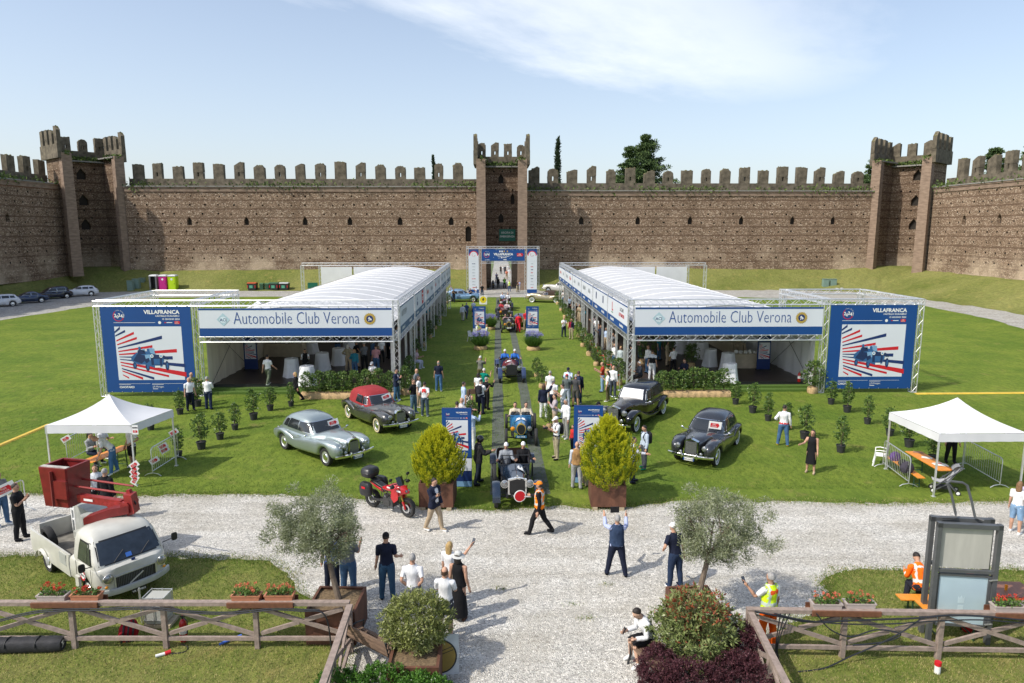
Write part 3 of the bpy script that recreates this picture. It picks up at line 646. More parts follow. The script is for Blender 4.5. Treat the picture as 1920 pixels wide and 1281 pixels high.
def poster(o,M,w_,h,full=True):
    """printed sheet: children of o; M maps the lower left corner plane"""
    X=lambda x:(x-262)/(1150-262)*w_*1.0 if False else w_*(.142+(x-300)/(1010-300)*.742)
    y0,y1=.772*h,.145*h
    Yv=lambda y: y0+(y-450)/(1000-450)*(y1-y0)
    mb=MB(BLUE); mb.add([M@Vector(p) for p in ((0,0,0),(w_,0,0),(w_,h,0),(0,h,0),(0,0,-.03),(w_,0,-.03),(w_,h,-.03),(0,h,-.03))],[(0,1,2,3),(7,6,5,4),(0,4,5,1),(1,5,6,2),(2,6,7,3),(3,7,4,0)]); mb.build('blue_sheet',o,0)
    mb=MB(BANW); qd(mb,M,.142*w_,y1,.884*w_,y0,.004); mb.build('picture',o,0)
    mb=MB(RED)
    for c,a0,b0,t0,a1,b1,t1 in STR:
        mb.use(RED if c=='R' else NAVY); mb.add([M@Vector((max(.1425*w_,X(a0)),Yv(b0-t0/2),.008)),M@Vector((X(a1),Yv(b1-t1/2),.008)),M@Vector((X(a1),Yv(b1+t1/2),.008)),M@Vector((max(.1425*w_,X(a0)),Yv(b0+t0/2),.008))],[(0,1,2,3)])
    mb.build('rays',o,0)
    mb=MB(NAVY); carprint(mb,M,X,Yv,.012); mb.build('car_print',o,0)
    mb=MB(WHITE); roundel(mb,M,(.2*w_,.895*h),.062*w_,.006,full); T=lambda x,y:M@Matrix.Translation((x*w_,y*h,.006))
    mb.use(WHITE); text(mb,'VILLAFRANCA',.060*w_,T(.875,.918),'RIGHT',.035,1.02); text(mb,'CASTELLO SCALIGERO',.026*w_,T(.875,.885),'RIGHT',.02); 
    if full: text(mb,'15 GIUGNO 2024',.026*w_,T(.875,.848),'RIGHT',.02,1.0)
    qd(mb,M,.14*w_,.815*h,.6*w_,.819*h,.006)
    mb.add([T(.65,.817)@Vector((.017*w_*math.cos(2*PI*i/14),.017*w_*math.sin(2*PI*i/14),0)) for i in range(14)],[tuple(range(14))]); mb.use(RED); qd(mb,M,.703*w_,.812*h,.722*w_,.822*h,.009); mb.use(WHITE); qd(mb,M,.725*w_,.813*h,.79*w_,.821*h,.006)
    mb.use(WHITE); arrow(mb,M,.815*w_,.80*h,.062*w_,.034*h,.006)
    mb.use(WHITE); 
    for a in (.14,.51): qd(mb,M,a*w_,.1*h,(a+.35)*w_,.1025*h,.006); qd(mb,M,a*w_,.088*h,(a+.13)*w_,.092*h,.006)
    text(mb,'CHOPARD',.032*w_,T(.142,.05),'LEFT',.03,1.1); text(mb,'J.P.Morgan',.029*w_,T(.515,.055),'LEFT',.0); qd(mb,M,.515*w_,.036*h,.572*w_,.042*h,.006)
    mb.build('lettering',o,0,kind='stuff')
def acimark(mb,M,c,s):
    mb.use(mat('aci_diamond',S(170,196,205),.5)); mb.add([M@Vector((c[0]+s*a,c[1]+s*b,.006)) for a,b in ((-1,0),(0,-1),(1,0),(0,1))],[(0,1,2,3)])
    mb.use(BANW); mb.add([M@Vector((c[0]+s*.55*math.cos(2*PI*i/24),c[1]-.05*s+s*.5*math.sin(2*PI*i/24),.009)) for i in range(24)],[tuple(range(24))])
    mb.use(mat('aci_pale',S(205,222,228),.5)); mb.add([M@Vector((c[0]+s*.5*math.cos(2*PI*i/24),c[1]-.05*s+s*.45*math.sin(2*PI*i/24),.011)) for i in range(24)],[tuple(range(24))])
    mb.use(NAVY); text(mb,'ACI',s*.62,M@Matrix.Translation((c[0],c[1]-s*.25,.014)),bold=.02)
def gear(mb,M,c,r):
    mb.use(GOLD); n=40; pts=[(c[0]+r*(1 if (i//1)%2 else .86)*math.cos(2*PI*i/n),c[1]+r*(1 if i%2 else .86)*math.sin(2*PI*i/n)) for i in range(n)]
    mb.add([M@Vector((p[0],p[1],.006)) for p in pts],[tuple(range(n))])
    mb.use(NAVY); mb.add([M@Vector((c[0]+r*.55*math.cos(2*PI*i/24),c[1]+r*.55*math.sin(2*PI*i/24),.010)) for i in range(24)],[tuple(range(24))])
    mb.use(GOLD); mb.add([M@Vector((c[0]+r*(.72)*math.cos(2*PI*i/24),c[1]+r*.72*math.sin(2*PI*i/24),.008)) for i in range(24)]+[M@Vector((c[0]+r*.62*math.cos(2*PI*i/24),c[1]+r*.62*math.sin(2*PI*i/24),.008)) for i in range(24)],[(i,(i+1)%24,(i+1)%24+24,i+24) for i in range(24)])
    mb.use(WHITE); 
    for q in ([(-.3,.05),(-.05,.35),(.1,.12),(.02,-.02),(-.12,.0)],[(-.1,.05),(.2,.1),(.33,-.1),(.2,-.35),(.08,-.1),(-.12,-.12)],[(-.15,-.05),(-.02,-.1),(-.08,-.38),(-.2,-.36)]): mb.add([M@Vector((c[0]+a*r,c[1]+b*r,.014)) for a,b in q],[tuple(range(len(q)))])
def clips(mb,a,b,n,dz):
    a=Vector(a);b=Vector(b)
    for k in range(n): p=a.lerp(b,(k+.5)/n); mb.bar(p,p+Vector((0,-.02,dz)),.03,.03)
YF=38.3; YB=81.5
ROOFW=mat('roof_fabric',(.50,.505,.515),.6,0,.06,1.2,.12,3,trans=.03)
def tent(sg):
    ns='western' if sg<0 else 'eastern'; xi=XC+sg*6.55; xo=XC+sg*17.5; xp=XC+sg*22.85
    # ---- truss frame
    fr=thing('truss_frame','aluminium lattice truss frame carrying the banners of the %s marquee'%ns,'truss frame')
    tw=.3
    for x in (xi,xo,xp): truss('truss_leg',fr,(x,YF,0),(x,YF,5.35))
    a,b=min(xi,xp),max(xi,xp)
    truss('truss_beam',fr,(a-.15,YF,5.2),(b+.15,YF,5.2)); a2,b2=min(xi,xo),max(xi,xo); truss('truss_beam',fr,(a2+.15,YF,3.2),(b2-.15,YF,3.2))
    truss('truss_beam',fr,(xi,YF+.15,5.2),(xi,YB,5.2)); truss('truss_beam',fr,(xi,YF+.15,3.2),(xi,YB,3.2))
    nb=6
    for k in range(1,nb+1): truss('truss_leg',fr,(xi,YF+(YB-YF)*k/nb,0),(xi,YF+(YB-YF)*k/nb,5.1),.28,.4)
    xb=XC+sg*23.6; truss('truss_beam',fr,(min(xi,xb),YB,5.2),(max(xi,xb),YB,5.2),.3,.5)
    for x in (XC+sg*14,xb,XC+sg*21.5): truss('truss_leg',fr,(x,YB,0),(x,YB,5.05),.3,.5)
    # poster box behind
    for x in (xo+sg*.2,xp): truss('truss_leg',fr,(x,YF+6.4,0),(x,YF+6.4,5.1)); truss('truss_beam',fr,(x,YF+.15,5.2),(x,YF+6.4,5.2))
    truss('truss_beam',fr,(min(xo,xp),YF+6.4,5.2),(max(xo,xp),YF+6.4,5.2))
    # ---- front banner
    bn=thing('front_banner','white and blue club banner spanning the front of the %s marquee'%ns,'banner',(a2+.2,YF-.17,3.38))
    W_=b2-a2-.4; M=wallM((0,0,0),(1,0,0)); H_=1.55
    mb=MB(BANW); mb.box((W_/2,.02,H_/2),(W_,.03,H_)); mb.build('sheet',bn,0)
    mb=MB(BLUE); qd(mb,M,0,0,W_,.45,.003); qd(mb,M,0,H_-.1,W_,H_,.003); mb.build('blue_stripe',bn,0)
    mb=MB(NAVY); acimark(mb,M,(W_*.125,.93),.36); mb.build('emblem',bn,0)
    mb=MB(mat('print_aci_blue',S(40,75,140),.5)); text(mb,'Automobile Club Verona',.98,M@Matrix.Translation((W_*.505,.68,.006)),bold=-.014,sx=.69); mb.build('lettering',bn,0,kind='stuff')
    mb=MB(GOLD); gear(mb,M,(W_*.885,.95),.34); mb.build('gear_emblem',bn,0)
    mb=MB(STEEL); clips(mb,(0,-.01,0),(W_,-.01,0),20,-.1); clips(mb,(0,-.01,H_),(W_,-.01,H_),20,.1); mb.build('clips',bn,kind='stuff')
    # ---- side banners
    for k in range(nb):
        y0=YF+(YB-YF)*k/nb+.18; y1=YF+(YB-YF)*(k+1)/nb-.15; L=y1-y0
        d=('nearest','second','third','fourth','fifth','farthest')[k]
        o=thing('side_banner','%s sponsor banner along the inner side of the %s marquee'%(d,ns),'banner',(xi-sg*.17,y0 if sg>0 else y1,3.38),0,'sponsor banners')
        u=(0,-1,0) if sg>0 else (0,1,0)
        M=wallM((0,y1-y0,0) if sg>0 else (0,y0-y1,0),u) ; 
        mb=MB(BANW); qd(mb,M,0,0,L,1.55); qd(mb,M,0,0,L,1.55,-.03); mb.build('sheet',o,0)
        mb=MB(mat('print_slate',S(60,98,130),.55) if sg<0 else BLUE); qd(mb,M,0,0,L,.42,.004); qd(mb,M,0,1.48,L,1.55,.004); mb.build('blue_stripe',o,0)
        mb=MB(PGREY); rg=random.Random(k*7+int(sg)+40)
        for q in (.25,.73):
            mb.use(WHITE); 
            for j in range(7): qd(mb,M,L*q+(-.62+j*.18),.13,L*q+(-.62+j*.18+.13),.13+rg.choice((.13,.17)),.008)
            if k==0 and sg<0 and q<.5: mb.use(PGREY); continue
            if k==0 and sg<0: mb.use(mat('print_text_grey',S(120,122,124),.5)); text(mb,'AUTOTEAM',.5,M@Matrix.Translation((L*.72 if sg>0 else L*.3,.9,.008)),sx=.8); continue
            if k==0 and sg>0 and q>.5:
                mb.use(mat('print_text_grey',S(120,122,124),.5)); text(mb,'LAZZARI',.30,M@Matrix.Translation((L*q,1.05,.008)),bold=.02); mb.use(RED); text(mb,'AUTOMOBILI',.30,M@Matrix.Translation((L*q,.72,.008)),bold=.02); continue
            if (k==0 and sg>0) : 
                mb.use(RED); mb.add([M@Vector((L*q+x,.9+y,.008)) for x,y in ((-.1,.4),(.05,.4),(.03,-.05),(.3,-.05),(.3,-.15),(-.12,-.15))],[tuple(range(6))]); mb.use(mat('print_green',S(60,130,90),.5)); qd(mb,M,L*q-.3,.62,L*q+.3,.68,.008); continue
            if k==1 and sg<0:
                mb.use(NAVY if q<.5 else RED)
                if q<.5: qd(mb,M,L*q-.25,.7,L*q+.25,.95,.008); mb.add([M@Vector((L*q+x,1.05+y,.008)) for x,y in ((-.2,0),(.2,.3),(.1,.0))],[(0,1,2)])
                else:
                    qd(mb,M,L*q-.55,.5,L*q+.55,1.45,.008); mb.use(WHITE); qd(mb,M,L*q-.3,1.15,L*q+.35,1.25,.012); qd(mb,M,L*q-.3,.72,L*q+.3,.98,.012); mb.use(RED); qd(mb,M,L*q-.15,.8,L*q+.15,.9,.014)
                continue
            if k==1 and sg>0: mb.use(NAVY); qd(mb,M,L*q-.22,.8,L*q-.05,1.3,.008); qd(mb,M,L*q+.02,.8,L*q+.2,1.3,.008); continue
            mb.use(PGREY if rg.random()<.75 else mat('print_rose',S(205,120,120),.5))
            n=rg.randint(6,9)
            for j in range(n): qd(mb,M,L*q+(-n/2+j)*.2,.85,L*q+(-n/2+j)*.2+.15,.85+rg.choice((.22,.3,.34)),.008)
        mb.build('logos',o,0,kind='stuff')
        mb=MB(STEEL); p0=M@Vector((-.02,0,.02)); mb.bar(p0,p0+Vector((0,0,1.6)),.06); mb.build('edge_pole',o)
    # ---- marquee: barrel roof, posts, linings
    tn=thing('marquee_tent','long white barrel roofed marquee on the %s side of the driving track'%ns,'marquee')
    xa=xi+sg*.35; xbm=xo-sg*.1; nbay=14; y0=YF+.6; y1=YB-.8; NV=12
    def rz_(t): return 3.92+1.02*math.sin(PI*t)**.8
    rp=None; dy=(y1-y0)/nbay
    mb=MB(ROOFW); rings=[]
    for q in range(5):
        t=q/4; sag=-.05*math.sin(PI*t); rings.append([(xa+(xbm-xa)*j/NV,dy*t,rz_(j/NV)+sag*math.sin(PI*j/NV)) for j in range(NV+1)])
    mb.loft(rings,False,False); rp=mb.build('roof_panel',tn,60); rp.location=(0,y0,0)
    for k in range(1,nbay): c=rp.copy(); COL.objects.link(c); c.location=(0,y0+dy*k,0)
    mb=MB(mat('rib_white',(.84,.84,.84),.5)); mb.tube([(xa+(xbm-xa)*j/NV,0,rz_(j/NV)+.01) for j in range(NV+1)],.028,5); rb=mb.build('rib',tn); rb.location=(0,y0,0)
    for k in range(1,nbay+1): c=rb.copy(); COL.objects.link(c); c.location=(0,y0+dy*k,0)
    for y in (y0,y1): mb=MB(FABW); mb.poly([(xa+(xbm-xa)*j/NV,y,rz_(j/NV)-.03) for j in range(NV+1)]+[(xbm,y,3.4),(xa,y,3.4)]); mb.build('gable',tn,0)
    mb=MB(ALU); mb.box((0,0,2.0),(.14,.14,4.0)); p=mb.build('post',tn); p.location=(xa,y0,0)
    for k in range(1,nbay+1):
        c=p.copy(); COL.objects.link(c); c.location=(xa,y0+dy*k,0)
        if k%2==0: c=p.copy(); COL.objects.link(c); c.location=(xbm,y0+dy*k,0)
    mb=MB(CREAM if sg<0 else FABW); n=120
    mb.loft([[(xbm-sg*(.08+.06*math.sin(i*1.9)+.03*math.sin(i*.7)),y0+(y1-y0)*i/n,z) for i in range(n+1)] for z in (.3,2,4.1)],False,False); mb.build('side_lining',tn,60)
    mb=MB(FABW); mb.box(((xa+xbm)/2,y1+.1,2.2),(abs(xbm-xa),.05,4.0)); mb.build('end_wall',tn,0)
    mb=MB(BLK)
    for k in (0,1): mb.tube([(xbm-sg*.2,y0+dy*k*2,.4),(xbm-sg*.2,y0+dy*(k*2+2),4.0)],.015,4); mb.tube([(xbm-sg*.2,y0+dy*(k*2+2),.4),(xbm-sg*.2,y0+dy*k*2,4.0)],.015,4)
    mb.build('brace_wires',tn)
    # white side awning screens beside the far end
    o=thing('screen_wall','white fabric screen wall at the far end beside the %s marquee'%ns,'screen')
    for x0_,x1_ in ((11.6,14),(14.2,17.6),(17.8,21.4)):
        mb=MB(FABW); mb.box((XC+sg*(x0_+x1_)/2,YB-.2,2.6),(x1_-x0_,.05,4.6)); mb.build('panel',o,0)
    # ---- stage floor with two grass covered steps
    st=thing('stage_platform','dark timber stage floor with green carpet steps under the %s marquee'%ns,'stage')
    FL=mat('stage_boards',(.045,.03,.024),.42,0,.3,1.2,.1,20,stretch=(1,6,1)); GC=mat('green_carpet',(.07,.13,.015),.95,0,.2,14,.4,60)
    mb=MB(FL); mb.box(((xa+xbm)/2,(YF+1.1+YB)/2,.28),(abs(xbm-xa),YB-YF-1.1,.2)); mb.use(BLK); mb.box(((xa+xbm)/2,YF+1.09,.27),(abs(xbm-xa),.06,.26)); mb.build('floor',st)
    for k in range(2):
        mb=MB(GC); mb.box(((XC+sg*14.3),YF+.85-k*.42,.10-k*.06+.02),(6.0,.45,.24-k*.1)); mb.build('step',st)
    # ---- poster
    po=thing('poster_banner','large blue event poster with rays and vintage car on the %s truss box'%ns,'poster',(min(xo,xp)+.22,YF-.17,.25))
    poster(po,wallM((0,0,0),(1,0,0)),abs(xp-xo)-.45,4.78)
    mb=MB(STEEL); clips(mb,(0,-.01,4.78),(5,-.01,4.78),9,.1); clips(mb,(0,-.01,0),(5,-.01,0),9,.05); mb.build('clips',po,kind='stuff')
for sg in (-1,1): tent(sg)
# ---------------------------------------------------------------- arch at the gate
def arch():
    o=thing('arch_gantry','white truss entrance arch with blue header in front of the gate tower','arch'); Y=98.3; xs=(-4.15,-2.35,4.05,5.8)
    for x in xs: truss('truss_leg',o,(x,Y,0),(x,Y,6.85),.3,.5)
    truss('truss_beam',o,(-4.3,Y,6.7),(5.95,Y,6.7),.3,.5); truss('truss_beam',o,(-2.2,Y,4.65),(3.9,Y,4.65),.3,.5)
    h=thing('header_banner','blue header sheet with town name fixed on the entrance arch','banner',(-2.15,Y-.2,4.85)); W_,H_=6.05,1.62; M=wallM((0,0,0),(1,0,0))
    mb=MB(BLUE); qd(mb,M,0,0,W_,H_); mb.build('sheet',h,0)
    mb=MB(WHITE); roundel(mb,M,(.7,.88),.42,.01); mb.use(WHITE); text(mb,'VILLAFRANCA',.42,M@Matrix.Translation((3.05,.78,.01)),bold=.04); text(mb,'CASTELLO SCALIGERO',.17,M@Matrix.Translation((3.05,.57,.01)),bold=.02); text(mb,'CHOPARD',.14,M@Matrix.Translation((.8,.08,.01)),bold=.02); qd(mb,M,2.7,.36,2.9,.5,.01); qd(mb,M,2.95,.40,3.5,.47,.01); qd(mb,M,3.05,.1,3.5,.2,.01)
    arrow(mb,M,4.95,.62,.9,.44,.01)
    for x,m in ((2.55,WHITE),(2.85,WHITE),(3.15,GOLD),(3.6,GOLD)): mb.use(m); qd(mb,M,x-.07,1.2,x+.1,1.42,.01)
    mb.use(WHITE)
    for k in range(16): x,y=rnd.uniform(.1,5.9),rnd.choice((rnd.uniform(.3,.45),rnd.uniform(1.45,1.57))); qd(mb,M,x,y,x+.06,y+.05,.01)
    mb.build('lettering',h,0)
    for x0,d in ((-3.97,'west'),(4.24,'east')):
        p=thing('column_banner','narrow white sponsor column on the %s leg of the arch'%d,'banner',(x0,Y-.2,.2)); W2=1.4
        mb=MB(BANW); qd(mb,M,0,0,W2,6.25); mb.build('sheet',p,0)
        mb=MB(BLUE); qd(mb,M,0,5.5,W2,6.25,.006); qd(mb,M,0,0,W2,.62,.006); mb.use(RED); mb.disc((0,0,0),.62,20,M@Matrix.Translation((.7,5.42,.008))); mb.use(BANW); mb.disc((0,0,0),.5,20,M@Matrix.Translation((.7,5.42,.011))); qd(mb,M,.02,4.6,W2-.02,5.35,.013)
        rg=random.Random(int(x0*10))
        for k in range(10):
            mb.use(rg.choice((PGREY,PGREY,NAVY,RED,PGREY))); y=4.6-k*.42; w2=rg.uniform(.3,.55); n=rg.randint(4,7)
            for j in range(n): qd(mb,M,.7-w2/2+w2*j/n,y,.7-w2/2+w2*(j+.75)/n,y+rg.uniform(.07,.13),.008)
        mb.use(NAVY); roundel(mb,M,(.7,5.5),.25,.02,False); mb.build('logos',p,0,kind='stuff')
arch()
# ---------------------------------------------------------------- totems with the poster
def totem(label,px,py,rz,w_=1.05,h=2.9):
    p=G(px,py); o=thing('poster_totem',label,'totem',(p.x,p.y,0),rz,'poster totems along the driving track'); M=wallM((-w_/2,-.06,1.12),(1,0,0))
    mb=MB(NAVY); mb.box((0,0,h/2+.02),(w_,.10,h)); mb.build('body',o)
    q=thing('print',"x",'x'); bpy.data.objects.remove(q)
    e=bpy.data.objects.new('print_panel',None); COL.objects.link(e); e.parent=o
    poster(e,M,w_,h-1.12,False)
    mb=MB(BANW); M2=wallM((-w_/2,-.062,0),(1,0,0)); qd(mb,M2,.0,.62,w_,1.08,.006); mb.use(PGREY)
    for k in range(3): qd(mb,M2,.12,.72+k*.11,.2,.74+k*.11,.010); qd(mb,M2,.55,.72+k*.11,.85,.735+k*.11,.010)
    mb.use(WHITE); qd(mb,M2,.45,.5,.6,.55,.006); mb.use(LBLUE); qd(mb,M2,0,0.02,w_,.22,.006); mb.build('timetable',o,0)
totem('blue poster totem standing behind the western golden conifer',858,912,R(-3))
totem('blue poster totem half hidden behind the eastern golden conifer',1101,905,R(-4))
totem('far blue poster totem behind the two marshals in yellow vests',899,640,R(-2))
totem('far blue poster totem behind agapanthus flowers east of the track',998,640,R(-2))
# ---------------------------------------------------------------- gazebos
def gazebo(label,corners,zb,val,apex,feet):
    """corners: world xy of 4 eave corners in order"""
    c=sum((Vector((p[0],p[1],0)) for p in corners),Vector())/4; o=thing('gazebo',label,'gazebo',(c.x,c.y,0)); C=[Vector((p[0]-c.x,p[1]-c.y,0)) for p in corners]
    mb=MB(FABW); n=8
    for i in range(4):
        a,b=C[i],C[(i+1)%4]; rings=[]
        for k in range(n+1):
            t=k/n; s_=t; zz=zb+val+(apex-zb-val)*(.62*t+.38*t*t*t)
            rings.append([Vector((a.lerp(b,j/8).x*(1-t),a.lerp(b,j/8).y*(1-t),zz-.10*math.sin(PI*j/8)*t*(1-t)*4*.55)) for j in range(9)])
        mb.loft(rings,False,False)
    mb.build('canopy',o,50)
    for i in range(4):
        a,b=C[i]*1.005,C[(i+1)%4]*1.005; mb=MB(FABW); mb.loft([[a.lerp(b,j/16)+Vector((0,0,z))+(a.lerp(b,j/16)).normalized()*(.012*math.sin(j*2.1)*q) for j in range(17)] for z,q in ((zb+val-.01,0),(zb+val*.5,1),(zb,1.6))],False,False); mb.build('valance',o,60)
        mb=MB(ALU); mb.bar(C[i]*.985,C[i]*.985+Vector((0,0,zb+val)),.05); mb.box((C[i].x*.985,C[i].y*.985,.01),(.12,.12,.02)); mb.build('leg',o)
        mb=MB(ALU); mb.bar(a*.98+Vector((0,0,zb+val-.06)),b*.98+Vector((0,0,zb+val-.06)),.03); mb.bar(a*.98+Vector((0,0,zb+.12)),b*.98+Vector((0,0,zb+val-.06)),.02); mb.build('frame_bar',o)
    mb=MB(ALU); mb.cyl((0,0,apex-.5),(0,0,apex-.02),.03,n=6); mb.build('mast',o)
    return o
def rect4(a,b,c): a,b,c=[Vector((p.x,p.y,0)) for p in (a,b,c)]; return [a,b,c,a+c-b]
zb=1.98
gz=rect4(G(86,813,zb),G(247,812,zb),G(325,782,zb)); gazebo('white peaked gazebo over the registration table beside the lift truck',gz,zb,.30,3.15,None)
gz2=rect4(G(1667,787,zb),G(1760,829,zb),G(1925,828,zb)); gazebo('white peaked gazebo over the pram and table at the east lawn edge',gz2,zb,.30,3.2,None)
print('gaz',[(round((gz[i]-gz[i-1]).length,2)) for i in range(4)],[(round((gz2[i]-gz2[i-1]).length,2)) for i in range(4)])
def barrier(label,a,b):
    a=Vector(a);b=Vector(b); d=b-a; L=d.length; o=thing('crowd_barrier',label,'barrier',(a.x,a.y,0),math.atan2(d.y,d.x),'crowd barriers by the gazebos')
    mb=MB(STEEL); mb.tube([(0,0,.12),(0,0,.98),(.03,0,1.06),(.11,0,1.1),(L-.11,0,1.1),(L-.03,0,1.06),(L,0,.98),(L,0,.12)],.02,6); mb.tube([(0,0,.2),(L,0,.2)],.016,5); mb.build('frame',o)
    mb=MB(STEEL); n=int(L/.13); mb.tube([(0,0,.2),(0,0,1.1)],.008,4); bar=mb.build('bar',o); bar.location=(L/n,0,0)
    for k in range(2,n): c=bar.copy(); COL.objects.link(c); c.location=(L*k/n,0,0)
    for x in (0,L):
        mb=MB(STEEL); mb.tube([(x,-.32,.01),(x,-.2,.09),(x,0,.13),(x,.2,.09),(x,.32,.01)],.016,5); mb.build('foot',o)
    return o
def beer(name,label,a,b,w_,h,cat):
    a=Vector(a);b=Vector(b); d=b-a; L=d.length; o=thing(name,label,cat,((a.x+b.x)/2,(a.y+b.y)/2,0),math.atan2(d.y,d.x))
    mb=MB(ORW); n=2 if w_<.3 else 4
    mb.box((0,0,h-.014),(L,w_,.028)); mb.build('top',o)
    for s in (-1,1):
        mb=MB(mat('green_steel',(.02,.06,.03),.5))
        for t in (-1,1): mb.bar((s*(L/2-.3),t*w_*.4,0),(s*(L/2-.3),t*w_*.33,h-.03),.03)
        mb.bar((s*(L/2-.3),-w_*.4,.12),(s*(L/2-.3),w_*.4,.12),.025); mb.build('leg_frame',o)
    return o
GP2=lambda *q:G(*q)
beer('beer_table','long orange folding table under the western gazebo',G(162,866,.76),G(238,836,.76),.55,.76,'table')
beer('beer_bench','orange folding bench at the front of the western table',G(128,886,.46),G(170,864,.46),.26,.46,'bench')
beer('beer_table','orange folding table with papers under the eastern gazebo',G(1712,846,.76),G(1776,882,.76),.6,.76,'table')
beer('beer_bench','orange folding bench with bags beside the eastern gazebo table',G(1668,856,.46),G(1728,896,.46),.26,.46,'bench')
barrier('crowd barrier behind the table under the western gazebo',G(128,872),G(185,842))
barrier('crowd barrier with stuck flags east of the western gazebo',G(287,893),G(335,862))
barrier('crowd barrier at the photo edge in front of the man holding a sign',G(-25,1000),G(50,958))
barrier('crowd barrier between white chair and orange bench',G(1655,876),G(1703,913))
barrier('crowd barrier behind the pram under the eastern gazebo',G(1805,874),G(1874,915))
# hazard flags with the red arrow mark
def flag(label,p,yaw,tilt,s=.34,stick=True):
    o=thing('paper_flag',label,'flag',p,yaw,'small paper flags'); M=Matrix.Translation((0,0,0))@Matrix.Rotation(tilt,4,'Y')@wallM((-s/2,0,0),(1,0,0))
    mb=MB(WHITE); qd(mb,M,0,0,s,s*.62,.0); qd(mb,M,0,0,s,s*.62,-.006); mb.build('sheet',o,0); mb=MB(RED); arrow(mb,M,s*.12,s*.13,s*.72,s*.34,.004); mb.build('mark',o,0)
    if stick: mb=MB(WHITE); mb.bar(M@Vector((0,-s*.3,-.002)),M@Vector((0,s*.62,-.002)),.012); mb.build('stick',o)
    return o
for i,(px,py,z,t) in enumerate(((262,905,.45,-1.0),(262,905,.62,-.8),(260,905,.8,-.9),(259,905,.98,-.6))): 
    p=G(253,914); flag('paper flag tied to the front leg of the western gazebo, %s of four'%('lowest','second lowest','third','topmost')[i],(p.x+.14,p.y-.06,z-.2),0,t)
for i,(a,z) in enumerate(((.15,.45),(.5,.8),(.55,.62),(.95,1.1))):
    p=G(287,893).lerp(G(335,862),a); flag('paper flag stuck on the barrier %s'%('low at its near end','at mid top','just below the mid top one','at its far top corner')[i],(p.x+.02,p.y-.05,z),.3,-.5)
p=G(128,872); flag('paper flag on the near end of the barrier behind the table',(p.x+.1,p.y-.04,1.0),.2,-.5)
# cocktail tables on the stages, buffet tables
CLOTH=mat('white_tablecloth',(.78,.78,.80),.8,0,.05,3)
def cocktail(label,x,y,tall=1.12,first=[None]):
    if first[0] is None:
        o=thing('cocktail_table',label,'table',(x,y,.38),0,'cocktail tables with white cloths'); mb=MB(CLOTH); n=40
        mb.loft([[((r+dr*math.cos(j*.9+q))*math.cos(2*PI*j/n),(r+dr*math.cos(j*.9+q))*math.sin(2*PI*j/n),z) for j in range(n)] for r,dr,z,q in ((.52,.045,0,0),(.46,.035,.35,0),(.41,.02,.8,0),(.40,.004,1.08,0),(.385,0,1.12,0))]); mb.build('cloth',o,60)
        mb=MB(WHITE); mb.ell((.05,0,1.16),(.09,.09,.04),8,4); mb.build('dish',o); first[0]=o; return o
    return dup(first[0],(x,y,.38),rnd.uniform(0,6),label)
for i,(px,py,d) in enumerate(((548,712,'behind the waitress'),(577,728,'nearest the hedge'),(605,700,'at the middle of the stage'),(636,690,'beside the standing guests'),(655,672,'in the dim back row'),(585,668,'by the buffet end'))):
    p=G(px,py-6,.38); cocktail('white draped cocktail table on the western stage %s'%d,p.x,p.y)
for i,(px,py,d) in enumerate(((1367,722,'nearest the lawn with a red dish'),(1364,700,'just behind the nearest one'),(1331,692,'beside the dark seating'),(1316,678,'in the middle row'),(1276,668,'in the dim back row'),(1298,662,'at the far back'))):
    p=G(px,py-6,.38); cocktail('white draped cocktail table on the eastern stage %s'%d,p.x,p.y)
def buffet(label,x,y,l,w_,rz):
    o=thing('buffet_table',label,'table',(x,y,.38),rz); mb=MB(mat('buffet_cloth',(.50,.42,.30),.85,0,.1,4)); n=60; per=[]
    for j in range(n):
        t=j/n*4; k=int(t); f=t-k; c=[(-l/2,-w_/2),(l/2,-w_/2),(l/2,w_/2),(-l/2,w_/2)]; a,b=c[k],c[(k+1)%4]; per.append((a[0]+(b[0]-a[0])*f,a[1]+(b[1]-a[1])*f))
    mb.loft([[(p[0]*s_*(1+.02*math.cos(j*1.7)*q),p[1]*s_*(1+.05*math.cos(j*1.7)*q),z) for j,p in enumerate(per)] for s_,z,q in ((1.08,0,1),(1.03,.5,.6),(1,.88,0),(.98,.9,0))]); mb.build('cloth',o,50)
    mb=MB(WHITE)
    for k in range(int(l/.3)): mb.cyl((-l/2+.2+k*.3,rnd.uniform(-.15,.15),.9),(-l/2+.2+k*.3,rnd.uniform(-.1,.1),1.05),.12,.13,10)
    mb.build('crockery',o)
p=G(1405,690,.38); buffet('beige draped buffet table with stacked plates at the eastern stage wall',p.x,p.y+.3,2.0,.8,0); p=G(1385,668,.38); buffet('long beige buffet table receding along the eastern stage',p.x,p.y+3,.9,6,0)
p=G(528,672,.38); buffet('beige buffet table with dishes at the western stage wall',p.x,p.y+1,2.6,.9,0)
